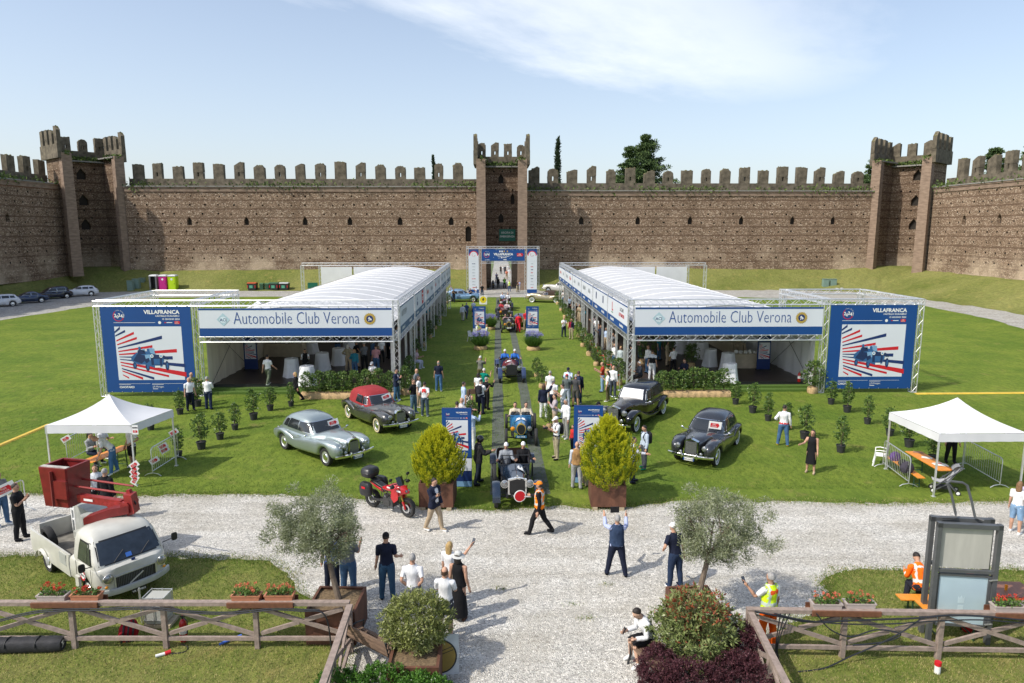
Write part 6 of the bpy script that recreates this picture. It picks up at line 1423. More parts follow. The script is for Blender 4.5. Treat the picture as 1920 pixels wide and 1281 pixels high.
H2=[(.95,.80,-1.75,.79,.42),(1.10,.66,-1.72,.77,.42),(1.35,.40,-1.62,.71,.40),(1.52,.20,-1.42,.64,.42),(1.60,-.0,-1.2,.52,.5),(1.64,-.2,-1.0,.3,.7)]
W2=dict(side=[(.42,.10,.28,.06,1.07,1.38),(.04,-.62,.0,-.55,1.07,1.40)],front=(.68,.60,1.09,1.42),rear=(.35,.3,1.2,1.42))
loc,hd=place2((653,784),(708,812),-1)
c2=saloon('classic_car','grey classic convertible with its dark red fabric roof up on the western lawn',loc,hd,BOD,FRW,RRW,H2,paint('pewter',(.13,.13,.125),.8,.24),mat('red_canvas',(.27,.018,.022),.85,0,.12,6,.2,40),W2,GR1,((1.62,-1.5),.745,.36,.18),FOG,(2.62,-2.82,.90,.52),mat('cream_wall',(.55,.47,.30),.6),lamps=((2.43,.52,.84,.11),),arches=ARC,door=(.55,-.35),plate_txt='VR 81142')
flag('white card with red arrow on the windscreen of the red roofed convertible',c2.matrix_basis@Vector((.66,.25,1.24)),R(18),-.35,.42)
loc,hd=place2((1381,834),(1343,873),1)
GR2=(2.36,.54,.44,1.16,'temple')
c3=saloon('classic_car','dark grey classic saloon with upright chrome grille parked on the eastern lawn',loc,hd,BOD,FRW,RRW,HOU,paint('graphite',(.06,.064,.072),.6,.2),MC['paint_graphite'],WIN,GR2,((1.62,-1.5),.745,.36,.18),FOG,(2.62,-2.82,.90,.52),WHITE,lamps=((2.43,.52,.84,.11),),arches=ARC,door=(.55,-.15,-.95),plate_txt='DE 414XB')
flag('white card with red arrow on the windscreen of the dark grey saloon',c3.matrix_basis@Vector((.7,.42,1.2)),R(-8),.1,.5)
# large black limousine: tall, separate sweeping wings
BO4=[(2.40,.30,.46,1.12,.6),(2.0,.38,.44,1.20,.62),(1.2,.50,.42,1.28,.62),(.6,.66,.36,1.30,.6),(.3,.80,.34,1.22,.5),(-.3,.86,.33,1.16,.48),(-1.4,.86,.33,1.15,.48),(-2.0,.76,.40,1.12,.5),(-2.5,.66,.42,1.0,.55),(-2.85,.5,.42,.80,.6),(-3.0,.3,.46,.66,.8)]
FR4=[(2.62,.72,.05,.62,.78),(2.52,.72,.16,.52,.92),(2.25,.73,.20,.44,1.02),(1.9,.74,.21,.42,1.05),(1.5,.75,.20,.40,.98),(1.1,.77,.17,.36,.82),(.7,.80,.14,.34,.64),(.3,.83,.11,.33,.52),(-.2,.86,.09,.32,.44),(-.9,.87,.07,.32,.42)]
RR4=[(-.95,.88,.03,.33,.6),(-1.2,.86,.10,.33,.82),(-1.6,.83,.17,.36,.96),(-1.95,.80,.19,.38,.99),(-2.35,.76,.18,.42,.92),(-2.7,.70,.14,.44,.76),(-2.95,.62,.05,.5,.62)]
HO4=[(1.05,.55,-2.35,.80,.36),(1.2,.47,-2.33,.79,.36),(1.5,.28,-2.15,.72,.38),(1.68,.10,-1.95,.64,.42),(1.76,-.15,-1.7,.48,.55),(1.80,-.4,-1.4,.24,.8)]
WI4=dict(side=[(.22,-.55,.12,-.55,1.2,1.58),(-.63,-1.45,-.63,-1.35,1.2,1.58)],front=(.70,.62,1.18,1.62),rear=(.4,.32,1.3,1.56),screen=mat('white_sunshade',(.82,.80,.78),.6,0,.03,2))
loc,hd=place2((1243,777),(1193,810),1,(-1.85,1.78),.83)
c4=saloon('classic_car','large black limousine with painted brown reflection, whitewall tyres and a white windscreen shade',loc,hd,BO4,FR4,RR4,HO4,paint('brown_reflection',(.022,.014,.007),.1,.16),paint('black',(.012,.013,.018),.1,.14),WI4,(2.5,.58,.50,1.28,'temple'),((1.78,-1.85),.77,.38,.18),[(2.62,0,.66,.11),(2.60,.42,.64,.10)],(2.80,-3.05,.88,.48),WHITE,MC['paint_black'],lamps=((2.48,.50,.98,.14),),arches=[(1.78,.43,.38),(-1.85,.42,.38)],door=(.45,-.2,-1.0),glassm=mat('bronze_glass',(.035,.030,.015),.06,0,.2))  # the body's brown is a reflection coloured into black paint
# far classics
p=G(866,566); WB=dict(side=[(.35,-.36,.2,-.36,1.07,1.40),(-.44,-1.15,-.44,-1.0,1.07,1.38)],front=(.62,.5,1.09,1.42),rear=(.4,.3,1.15,1.4))
saloon('classic_car','light blue rounded vintage coupe near the western leg of the arch',(p.x,p.y+.6,0),R(-8),BOD,FRW,RRW,HOU,paint('sky_blue',(.13,.24,.38),.2,.25),MC['paint_sky_blue'],WB,GR1,((1.62,-1.5),.745,.36,.18),[],(2.62,-2.82,.88,.5),None,lamps=((2.43,.52,.84,.11),),arches=ARC,door=(.5,-.2))
p=G(1019,568); H6=[(.95,.55,-1.75,.80,.40),(1.10,.42,-1.70,.77,.40),(1.30,.20,-1.6,.72,.42),(1.44,.02,-1.4,.62,.5),(1.50,-.2,-1.1,.4,.7)]
W6=dict(side=[(.2,-.4,.12,-.4,1.06,1.28)],front=(.62,.55,1.07,1.36),rear=(.3,.25,1.15,1.3))
saloon('classic_car','beige classic convertible with dark brown roof near the eastern marquee end',(p.x+.3,p.y+.9,0),R(168),BOD,FRW,RRW,H6,paint('champagne',(.42,.36,.24),.5,.28),mat('brown_canvas',(.05,.03,.02),.9),W6,GR1,((1.62,-1.5),.745,.36,.18),[],(2.62,-2.82,.88,.5),WHITE,lamps=((2.43,.52,.84,.11),),arches=ARC,door=(.5,-.2))
p=G(1040,549); saloon('classic_car','white classic saloon partly hidden by the eastern marquee far corner',(p.x+.8,p.y+1.2,0),R(172),BOD,FRW,RRW,HOU,paint('ivory',(.6,.58,.52),.1,.3),MC['paint_ivory'],WIN,GR1,((1.62,-1.5),.745,.36,.18),[],(2.62,-2.82,.88,.5),None,lamps=((2.43,.52,.84,.11),),arches=ARC,door=(.5,-.2))
# modern cars parked by the western wall
MB_=[(2.18,.55,.30,.62,.6),(2.0,.72,.22,.74,.55),(1.5,.86,.2,.88,.5),(.8,.90,.2,.97,.5),(0,.91,.2,.98,.5),(-1.2,.91,.2,1.0,.5),(-1.9,.86,.22,1.0,.5),(-2.2,.74,.3,.92,.55),(-2.3,.6,.36,.8,.6)]
MF_=[(2.1,.66,.1,.36,.66),(1.8,.74,.15,.25,.84),(1.35,.78,.15,.22,.92),(.8,.80,.12,.22,.95),(.3,.82,.09,.25,.9)]
MR_=[(-.7,.83,.07,.25,.9),(-1.1,.80,.12,.22,1.0),(-1.4,.79,.13,.22,1.0),(-1.8,.75,.14,.25,.98),(-2.15,.66,.1,.36,.85)]
HW=[(.92,1.05,-2.2,.80,.45),(1.10,.75,-2.12,.74,.45),(1.35,.2,-1.85,.64,.46),(1.46,-.2,-1.5,.52,.55),(1.49,-.5,-1.2,.3,.7)]
HS=[(.92,1.0,-1.75,.80,.5),(1.10,.7,-1.5,.74,.5),(1.35,.15,-1.05,.63,.5),(1.45,-.2,-.8,.5,.6),(1.48,-.35,-.6,.3,.7)]
HM=[(.95,1.25,-1.9,.80,.4),(1.2,.9,-1.88,.76,.4),(1.5,.35,-1.75,.68,.42),(1.62,-.05,-1.5,.52,.55),(1.66,-.4,-1.2,.3,.7)]
MW=dict(side=[(.62,-.30,.22,-.30,1.02,1.34),(-.38,-1.15,-.38,-1.1,1.02,1.34),(-1.22,-1.75,-1.17,-1.6,1.04,1.32)],front=(.68,.55,1.0,1.40),rear=(.6,.5,1.05,1.35))
MWS=dict(side=[(.55,-.35,.18,-.32,1.02,1.33),(-.42,-1.15,-.40,-.88,1.02,1.32)],front=(.68,.55,1.0,1.38),rear=(.55,.45,1.02,1.35))
MWM=dict(side=[(.85,-.25,.42,-.25,1.05,1.46),(-.33,-1.35,-.33,-1.3,1.05,1.46)],front=(.70,.58,1.05,1.52),rear=(.6,.5,1.1,1.48))
def modern(label,px,hd,pm,house,win,L=1.0):
    p=G(*px); o=saloon('parked_car',label,(p.x,p.y+.4,0),R(hd),MB_,MF_,MR_,house,pm,pm,win,None,((1.35,-1.4),.77,.33,.2),[],None,None,arches=[(1.35,.38,.33),(-1.4,.38,.33)],door=(.75,-.2,-1.0),lamps=((2.03,.62,.66,.10),),wrim=STEEL)
    mb=MB(BLK); mb.box((2.14,0,.45),(.06,.9,.16)); mb.build('air_intake',o); return o
modern('white estate car parked by the western wall, last of the row',(147,556),-152,paint('white',(.66,.67,.69),0,.25),HW,MW)
modern('dark blue people carrier parked between the sedan and the white estate',(96,561),-128,paint('midnight',(.015,.022,.045),.3,.22),HM,MWM)
modern('dark blue sedan parked by the western wall beside the people carrier',(48,569),-140,paint('marine',(.025,.045,.10),.4,.22),HS,MWS)
modern('white car cut by the photo edge at the western wall',(-8,576),-140,MC['paint_white'],HW,MW)
# ---------------------------------------------------------------- prewar open cars
def crew(label,loc,face,top,hat=None,hatc=None,seat=.62,hair='dk',hk='short',extra=None):
    return person(label,loc,face,'drive',top,BK,BK,'long',hair=hair,hk=hk,hat=hat,hatc=hatc,seat=seat,h=1.74,extra=extra)
def prewar(name,label,loc,hd,pm,rad,bon,tub,wb,track,wr,wings,second=None,screen=True,roundels=((.0,),),lampx=.34,lamp_r=.13,spare=True,num='',rshape='flat',amber=None,pl=None,bonw=None):
    """rad=(x,w,zb,zt)  bon=list of (x,w,zb,zt)  tub=list"""
    o=thing(name,label,'vintage car',loc,hd); x,w_,zb,zt=rad; f=wb/2; second=second or pm
    mb=MB(BLK)
    for sd in (-1,1): mb.bar((f+.35,sd*.33,.50),(-f-.5,sd*.36,.50),.05,.10)
    for xx in (f,-f): mb.tube([(xx,-track/2,wr),(xx,0,wr-.06),(xx,track/2,wr)],.03,6)
    for sd in (-1,1):
        for xx in (f,-f): mb.tube([(xx+.42,sd*.36,.50),(xx,sd*.36,wr+.02),(xx-.42,sd*.36,.50)],.022,5)
    mb.build('chassis',o)
    mb=MB(GOLD if rshape=='horse' else CHROME) if rshape!='dark' else MB(BLK)
    if rshape=='horse': g=[(w_/2*math.sin(t)*(1-.12*math.cos(t)),(zb+zt)/2-(zt-zb)/2*math.cos(t)) for t in [2*PI*k/20 for k in range(20)]]
    else: g=[(-w_/2,zb),(w_/2,zb),(w_/2,zt-.07),(0,zt),(-w_/2,zt-.07)]
    M=Matrix(((0,0,1,x-.06),(1,0,0,0),(0,1,0,0),(0,0,0,1))); mb.prism(g,.12,M); ro=mb.build('radiator',o,30)
    mb=MB(BLK); zc=(zb+zt)/2; mb.prism([(p[0]*.84,zc+(p[1]-zc)*.86-.01) for p in g],.006,Matrix.Translation((.121,0,0))@M); mb.build('core',ro,0); mb=MB(CHROME); mb.cyl((x,0,zt-.01),(x,0,zt+.06),.03,n=8); mb.build('cap',ro)
    def lofts(st,e,m,nm):
        mb=MB(m); rings=[]
        for r in dense(st,.08): rings.append([(r[0],r[1]*math.copysign(abs(math.cos(a))**e,math.cos(a)),r[2]+(r[3]-r[2])*abs(math.sin(a))**.75) for a in [PI*k/14 for k in range(15)]]+[(r[0],-r[1],r[2]-.02),(r[0],r[1],r[2]-.02)])
        mb.loft(rings); return mb.build(nm,o,40)
    b=lofts(bon,.6,pm,'bonnet')
    mb=MB(CHROME); mb.tube([(bon[0][0],0,bon[0][3]+.004),(bon[-1][0],0,bon[-1][3]+.004)],.008,4); mb.build('hinge',b)
    for sd in (-1,1):
        mb=MB(BLK)
        for k in range(10): t=.25+.055*k; xx=bon[0][0]+(bon[-1][0]-bon[0][0])*t; ww=np.interp(t,[0,1],[bon[0][1],bon[-1][1]])+.004; mb.box((xx,sd*ww,np.interp(t,[0,1],[bon[0][2],bon[-1][2]])+.13),(.02,.008,.18))
        mb.build('louvres',b,0,kind='stuff')
    # open tub: outer skin, dark inside
    mb=MB(second); outer=[];inner=[]
    for r in dense(tub,.10):
        xx,ww,z0,z1=r; outer.append([(xx,-ww,z1),(xx,-ww*1.0,z0+.1),(xx,-ww*.8,z0),(xx,ww*.8,z0),(xx,ww,z0+.1),(xx,ww,z1)]); inner.append([(xx,-ww+.05,z1),(xx,-ww+.06,z0+.08),(xx,ww-.06,z0+.08),(xx,ww-.05,z1)])
    mb.loft(outer,True,False); mb.build('body',o,40)
    mb=MB(mat('leather_dark',(.035,.02,.014),.5,0,.3,8)); mb.loft(inner[1:-1],True,False)
    sx0=tub[0][0]-.95; mb.box((sx0,0,.52),(.5,tub[0][1]*1.7,.16)); mb.box((sx0-.28,0,.72),(.12,tub[0][1]*1.7,.5)); mb.build('cockpit',o,30)
    mb=MB(second); mb.tube([(tub[0][0],s*tub[0][1],tub[0][3]) for s in (-1,1)],.02,4); 
    for sd in (-1,1): mb.tube([(r[0],sd*(r[1]-.02),r[3]) for r in dense(tub,.15)],.025,5)
    mb.build('coaming',o)
    mb=MB(BLK); xs_,ys_=tub[0][0]-.30,-.24; Ms=Matrix.Translation((xs_,ys_,tub[0][3]-.02))@Matrix.Rotation(R(-62),4,'Y'); mb.tube([Ms@Vector((.2*math.cos(a),.2*math.sin(a),0)) for a in [2*PI*k/16 for k in range(17)]],.014,5); mb.bar(Ms@Vector((-.19,0,0)),Ms@Vector((.19,0,0)),.02); mb.build('steering_wheel',o)
    if screen:
        mb=MB(BLK if screen=='dark' else CHROME); xw=tub[0][0]; zz=tub[0][3]; ww=tub[0][1]
        for sd in (-1,0,1): mb.bar((xw,sd*ww,zz-.03),(xw-.06,sd*ww,zz+.32),.025)
        mb.bar((xw-.06,-ww,zz+.32),(xw-.06,ww,zz+.32),.025); mb.bar((xw,-ww,zz+.02),(xw,ww,zz+.02),.025); mb.build('windscreen_frame',o)
    else:
        mb=MB(GLASS); 
        for sd in (-.5,.5): mb.box((tub[0][0],sd*tub[0][1],tub[0][3]+.08),(.01,.36,.18)); mb.build('aero_screen',o); mb=MB(GLASS)
    for xx in (f,-f):
        for sd in (-1,1):
            wheel(o,xx,sd*track/2,wr,.13,sd,None,16,STEEL,CHROME)
            if wings and (xx>0 or wings>1):
                mb=MB(second); rr=wr+.09
                arcs=[R(a) for a in (range(-8,150,12) if xx>0 else range(30,190,12))]
                mb.loft([[(xx+rr*math.cos(a)*1.02+(0.0),sd*track/2+y,wr+rr*math.sin(a)+.02-(y*sd/.16)**2*.03) for y in (-.13,-.07,0,.07,.13)] for a in arcs],False,False)
                if xx>0: mb.loft([[(xx-rr*.88-q*.55,sd*track/2+y,wr+rr*.5-q*.33) for y in (-.13,0,.13)] for q in (0,.5,1)],False,False)
                mb.build('wing',o,60)
    for sd in (-1,1):
        m_=amber if (amber and sd==-1) else None
        lo_=lamp(o,x+.05,sd*lampx,zt-.22,lamp_r,.16,CHROME,m_ or PLENS)
        mb=MB(BLK); mb.tube([(x-.05,sd*lampx,zt-.22-lamp_r),(x-.1,sd*.34,.55)],.018,5); mb.build('lamp_bracket',o)
    if spare: mb=MB(RUB); Mx=Matrix.Translation((spare[0],spare[1],spare[2]))@Matrix.Rotation(math.copysign(PI/2,-spare[1]),4,'X'); mb.lathe([(.24,-.06),(.37,-.065),(.40,0),(.37,.065),(.24,.06),(.24,-.06)],20,Mx); s_=mb.build('spare_wheel',o,50); mb=MB(STEEL); mb.lathe([(.24,.03),(.1,.05),(.002,.06)],16,Mx); mb.build('rim',s_)
    for rx,ry,rr in roundels:      # white oval number discs lying on the bonnet
        t=(rx-bon[0][0])/(bon[-1][0]-bon[0][0]); zt_=np.interp(t,np.linspace(0,1,len(bon)),[q[3] for q in bon]); wv=np.interp(t,np.linspace(0,1,len(bon)),[q[1] for q in bon]); zb_=np.interp(t,np.linspace(0,1,len(bon)),[q[2] for q in bon])
        def zs(y): c=min(1,abs(y)/wv)**(1/.6); return zb_+(zt_-zb_)*max(0,1-c*c)**.375
        mb=MB(WHITE); n=16; cs=[(rx,ry)]+[(rx+rr*1.35*math.cos(2*PI*k/n),ry+rr*math.sin(2*PI*k/n)) for k in range(n)]
        mb.add([(a,b_,zs(b_)+.012) for a,b_ in cs],[(0,1+k,1+(k+1)%n) for k in range(n)]); d_=mb.build('number_disc',o,0)
        if num: mb=MB(BLK); zc=zs(ry)+.02; text(mb,num,.20,Matrix.Translation((rx-.05,ry,zc))@Matrix.Rotation(PI/2,4,'Z'),bold=.03); mb.build('number',d_,0,kind='stuff')
    if pl: plate(o,x+.10,0,pl[1],.46,.11,pl[0],pl[2],fg=pl[3])
    return o
A=mat('amber_lens',(.75,.28,.02),.15,0,.1)
DKB=paint('deep_blue',(.014,.026,.05),.15,.18)
# dark blue tourer at the front
p=(G(930,952)+G(1008,948))/2; hd=R(-90+2); WBL=2.9
def prel(p,hd,x): return (p.x-math.cos(hd)*x,p.y-math.sin(hd)*x,0)
loc=prel(p,hd,WBL/2)
L1=prewar('vintage_tourer','dark blue vintage tourer with number disc 23 leading the column onto the gravel',loc,hd,DKB,(1.62,.62,.52,1.10),[(1.62,.30,.66,1.08),(1.0,.34,.62,1.12),(.45,.44,.60,1.16)],[(.45,.50,.42,1.12),(.0,.62,.40,1.05),(-.9,.66,.40,1.08),(-1.6,.60,.42,1.06),(-2.0,.40,.46,.95)],WBL,1.40,.40,2,None,'dark',((.80,.24,.19),),.42,.14,(.35,-.72,.72),'23',pl=('VI 10085',.50,BLK,WHITE))
crew('driver in white cap and goggles at the wheel of the dark blue tourer',(loc[0]-.28,loc[1]+.55,0),0,(.25,.27,.3),'skull',W,.68)
crew('passenger in white cap in the dark blue tourer',(loc[0]+.34,loc[1]+.62,0),8,BK,'skull',W,.68)
# blue grand prix two seater
p=(G(949,835)+G(1005,835))/2; hd=R(-90-1); loc=prel(p,hd,1.2)
prewar('vintage_roadster','bright blue vintage racing two seater with horseshoe grille and two white discs',loc,hd,paint('racing_blue',(.035,.17,.36),.1,.25),(1.36,.40,.52,1.02,),[(1.36,.22,.60,1.0),(.8,.32,.50,1.05),(.25,.43,.45,1.10)],[(.25,.45,.42,1.06),(-.3,.50,.40,.98),(-.9,.48,.40,.96),(-1.5,.28,.46,.85),(-1.9,.08,.55,.7)],2.4,1.28,.37,0,None,False,((.75,.17,.15),(.75,-.17,.15)),.36,.11,(.05,.62,.72),'','horse',amber=A,pl=('BO 17048',.46,paint('racing_blue',(.035,.17,.36)),WHITE))
crew('driver with sunglasses and beige shirt in the bright blue racing car',(loc[0]-.24,loc[1]+.30,0),0,(.55,.48,.36),None,None,.60,'dk')
crew('passenger with dark hair and beige shirt in the bright blue racing car',(loc[0]+.26,loc[1]+.38,0),6,(.52,.46,.36),None,None,.58,'dk')
# red and black tourer
p=(G(937,718)+G(981,717))/2; hd=R(-90+3); loc=prel(p,hd,1.45)
prewar('vintage_tourer','dark red vintage tourer with blue wings and black radiator cover in mid column',loc,hd,paint('claret',(.16,.022,.022),.1,.3),(1.62,.66,.50,1.16),[(1.62,.32,.66,1.14),(1.0,.38,.62,1.18),(.45,.52,.58,1.24)],[(.45,.58,.42,1.2),(.0,.66,.40,1.1),(-.9,.68,.40,1.1),(-1.6,.60,.42,1.06),(-2.0,.40,.46,.95)],2.9,1.42,.42,2,paint('wing_blue',(.03,.05,.12),.1,.25),False,((.75,-.16,.18),),.46,.15,None,'','dark',amber=None)
crew('driver in bright blue overalls and white cap in the dark red tourer',(loc[0]-.3,loc[1]+.35,0),0,(.03,.13,.45),'skull',W,.82)
crew('passenger in bright blue overalls and white cap in the dark red tourer',(loc[0]+.32,loc[1]+.38,0),4,(.03,.13,.45),'skull',W,.82)
# small dark roadster
p=(G(940,624)+G(968,624))/2; hd=R(-90+2); loc=prel(p,hd,1.2)
prewar('vintage_roadster','small dark grey vintage roadster with amber headlight beside the red overall',loc,hd,paint('slate',(.04,.05,.06),.2,.3),(1.36,.44,.52,1.02),[(1.36,.24,.60,1.0),(.8,.34,.50,1.05),(.25,.45,.45,1.10)],[(.25,.47,.42,1.06),(-.3,.52,.40,.98),(-.9,.48,.40,.96),(-1.5,.28,.46,.85),(-1.9,.08,.55,.7)],2.4,1.28,.37,0,None,False,((.55,.12,.2),),.36,.12,None,'','horse',amber=A,pl=('CZ 4281',.46,WHITE,BLK))
crew('driver in grey in the small dark roadster',(loc[0]-.24,loc[1]+.3,0),0,(.3,.2,.2),None,None,.60,'dk')
crew('passenger in grey in the small dark roadster',(loc[0]+.26,loc[1]+.36,0),0,(.22,.2,.22),None,None,.58,'br')
p=(G(932,601)+G(961,600))/2; hd=R(-90+3); loc=prel(p,hd,1.45)
prewar('vintage_tourer','maroon vintage tourer with crew in red and white behind the small roadster',loc,hd,paint('maroon',(.13,.03,.03),.1,.3),(1.62,.62,.50,1.12),[(1.62,.32,.66,1.1),(1.0,.36,.62,1.14),(.45,.5,.58,1.2)],[(.45,.56,.42,1.16),(.0,.64,.40,1.08),(-.9,.66,.40,1.1),(-1.6,.60,.42,1.06),(-2.0,.40,.46,.95)],2.9,1.40,.42,2,paint('black',(.012,.013,.018)),True,((.7,.15,.2),),.44,.14,None,'','flat',amber=A)
crew('driver in red and white with white helmet in the maroon tourer',(loc[0]-.3,loc[1]+.4,0),0,(.5,.05,.06),'skull',W,.80)
crew('passenger in white with white helmet in the maroon tourer',(loc[0]+.34,loc[1]+.4,0),0,(.62,.5,.5),'skull',W,.80)
p=(G(935,583)+G(962,583))/2; hd=R(-90+2); loc=prel(p,hd,1.6)
prewar('vintage_tourer','dark maroon touring car last in the column with four people aboard',loc,hd,MC['paint_maroon'],(1.75,.66,.55,1.2),[(1.75,.34,.7,1.18),(1.0,.4,.66,1.22),(.45,.54,.6,1.28)],[(.45,.6,.42,1.24),(.0,.68,.40,1.2),(-1.2,.70,.40,1.2),(-2.0,.62,.42,1.1),(-2.3,.40,.46,.95)],3.2,1.42,.42,2,MC['paint_black'],'dark',(),.46,.15,None,'','flat')
for k,(dx,dy,c,nm) in enumerate(((-.3,.45,LB,'driver in pale blue'),(.32,.45,W,'front passenger in white'),(-.3,1.35,W,'rear passenger in white'),(.32,1.35,GRY,'rear passenger in grey'))): crew(nm+' in the last dark maroon touring car',(loc[0]+dx,loc[1]+dy,0),0,c,None,None,.95,('gr','wh','br','dk')[k])
# ---------------------------------------------------------------- red motorcycle
def motorcycle(name,label,loc,hd,pm,full=True):
    o=thing(name,label,'motorcycle',loc,hd); wb=.78; wr=.315; GUN=mat('gunmetal',(.09,.09,.09),.4,.6,.2,10)
    for x,w_ in ((wb,.12),(-wb,.18)):
        M=Matrix.Translation((x,0,wr))@AXY; mb=MB(RUB); h=w_/2; mb.lathe([(.215,-h*.7),(.28,-h),(.315,-h*.3),(.315,h*.3),(.28,h),(.215,h*.7),(.215,-h*.7)],24,M); t=mb.build('wheel',o,50)
        mb=MB(BLK); mb.lathe([(.222,-.04),(.2,-.03),(.2,.03),(.222,.04)],20,M)
        for k in range(5): a=2*PI*k/5; mb.bar(M@Vector((.04*math.cos(a),.04*math.sin(a),0)),M@Vector((.21*math.cos(a+.2),.21*math.sin(a+.2),0)),.03,.02)
        mb.cyl(M@Vector((0,0,-.08)),M@Vector((0,0,.08)),.05,n=10); mb.build('rim',t)
        mb=MB(STEEL); mb.lathe([(.15,.075),(.10,.075),(.10,.082),(.15,.082),(.15,.075)],18,M); mb.build('brake_disc',t)
    for sd in (-1,1):
        mb=MB(mat('gold_fork',(.55,.33,.07),.3,.8,.1)); mb.cyl((wb-.26,sd*.1,.92),(wb-.09,sd*.1,.52),.03,n=8); f=mb.build('fork_tube',o)
        mb=MB(pm); mb.cyl((wb-.10,sd*.105,.54),(wb,sd*.105,.30),.042,.03,8); mb.build('fork_guard',f)
    mb=MB(BLK); mb.loft([[(wb+.335*math.cos(R(a)),y,wr+.345*math.sin(R(a))-(y/.07)**2*.02) for y in (-.07,0,.07)] for a in range(20,150,13)],False,False); mb.build('front_mudguard',o,60)
    # trellis frame
    mb=MB(GUN); P=[(.42,0,.90),(.25,.13,.62),(.02,.15,.50),(-.22,.14,.52),(-.25,.12,.82)]
    for sd in (-1,1):
        q=[(a,b*sd,c) for a,b,c in P]
        for i,j in ((0,1),(1,2),(2,3),(3,4),(0,4),(1,4),(2,4),(0,2)): mb.tube([q[i],q[j]],.014,5)
    mb.build('trellis_frame',o)
    mb=MB(GUN); mb.box((.05,0,.40),(.42,.30,.26)); mb.cyl((.02,-.17,.38),(.02,.17,.38),.13,n=14); mb.tube([(.25,0,.5),(.30,0,.62)],.09,10); mb.ell((-.12,0,.52),(.13,.14,.10),10,6); mb.build('engine',o)
    mb=MB(STEEL); mb.tube([(.25,.1,.32),(.05,.13,.22),(-.25,.15,.24),(-.5,.17,.30)],[.03,.03,.045,.05],8); mb.build('exhaust',o)
    mb=MB(GUN); mb.bar((-.15,-.07,.40),(-wb,-.1,wr),.06,.08); mb.bar((-.15,.07,.40),(-wb,.1,wr),.05,.07); mb.bar((.1,.12,.28),(-.05,.18,.02),.02); mb.build('swingarm',o)
    def L3(st,m,nm,e=.6):
        mb=MB(m); mb.loft([srect(x,w_,zb,zt,e,14) for x,w_,zb,zt in dense(st,.06)]); return mb.build(nm,o,50)
    L3([(-.30,.10,.80,.84),(-.10,.15,.76,.90),(.15,.18,.76,1.02),(.33,.17,.78,1.06),(.45,.10,.86,1.02)],pm,'fuel_tank')
    L3([(.30,.20,.62,1.02),(.48,.20,.60,1.06),(.62,.15,.72,1.04),(.76,.08,.80,.96),(.86,.03,.82,.88)],pm,'front_fairing')
    for sd in (-1,1):
        mb=MB(pm); Mx=Matrix.Rotation(PI/2,4,'X'); Mx.translation=(0,sd*.20+.012,0); mb.prism([(.60,.98),(.55,.60),(.38,.46),(.25,.60),(.28,.92)],.024,Mx); mb.build('side_fairing',o,20)
    L3([(-.80,.06,.90,.96),(-.6,.12,.86,.97),(-.42,.14,.82,.94),(-.26,.12,.78,.86),(.02,.11,.80,.87)],BLK,'seat')
    L3([(-.86,.05,.86,.90),(-.55,.11,.74,.86),(-.2,.13,.66,.78)],pm,'tail_panel')
    mb=MB(GLASS); mb.loft([[(.60-.06*k-(y/.16)**2*.08,y,1.05+.13*k) for y in (-.15,-.08,0,.08,.15)] for k in (0,1,2)],False,False); mb.build('screen',o,60)
    for sd in (-1,1): lamp(o,.80,sd*.055,.90,.05,.05,BLK)
    mb=MB(WHITE); M_=Matrix.Translation((.62,-.205,.80)); mb.box((.60,-.212,.90),(.16,.004,.06),0); mb.box((.18,-.19,.93),(.22,.004,.05)); mb.build('stickers',o,kind='stuff')
    mb=MB(BLK); mb.tube([(.36,-.40,1.06),(.42,-.26,1.10),(.44,0,1.08),(.42,.26,1.10),(.36,.40,1.06)],.017,6); mb.build('handlebar',o)
    for sd in (-1,1):
        mb=MB(BLK); mb.tube([(.45,sd*.33,1.1),(.46,sd*.38,1.28)],.01,5); mb.ell((.45,sd*.40,1.30),(.03,.085,.055),8,5); mb.build('mirror',o); mb=MB(BLK); mb.ell((.48,sd*.36,1.06),(.06,.10,.06),8,5); mb.build('hand_guard',o)
    if full:
        CB=mat('case_black',(.022,.022,.024),.38,0,.2,6)
        def case(c,d,nm):
            mb=MB(CB); mb.loft([[(c[0]+d[0]*k*math.copysign(abs(math.cos(a))**.5,math.cos(a)),c[1]+d[1]*k*math.copysign(abs(math.sin(a))**.5,math.sin(a)),c[2]+z*d[2]) for a in [2*PI*j/16 for j in range(16)]] for z,k in ((-1,.78),(-.8,.92),(.0,1.0),(.08,.97),(.12,1.0),(.7,.9),(1,.66))]); return mb.build(nm,o,40)
        case((-.88,0,1.22),(.24,.28,.16),'top_case')
        for sd in (-1,1): case((-.72,sd*.36,.76),(.25,.12,.22),'side_case')
        mb=MB(RED); mb.box((-.72,-.485,.83),(.16,.004,.07)); mb.box((-.72,.485,.83),(.16,.004,.07)); mb.build('sticker',o,kind='stuff')
        mb=MB(BLK); mb.bar((-.5,0,.95),(-.9,0,1.06),.2,.03); mb.build('rack',o)
        mb=MB(BLK); mb.box((.40,.02,1.22),(.012,.08,.15)); mb.build('phone_mount',o)
    return o
a=G(697,949);b=G(768,971); motorcycle('motorcycle','red touring motorcycle with black cases parked beside the western golden conifer',((a.x+b.x)/2,(a.y+b.y)/2,0),math.atan2(b.y-a.y,b.x-a.x),paint('bike_red',(.50,.012,.018),.1,.2))
p=G(925,541); motorcycle('motorcycle','dark motorcycle standing at the gate passage',(p.x,p.y,0),R(-95),paint('black',(.012,.013,.018)),False)
p=G(928,541); person('motorcyclist all in black beside the motorcycle at the gate',(p.x+.5,p.y+.3,0),10,'stand',BK,BK,BK,'long',hat='helmet')
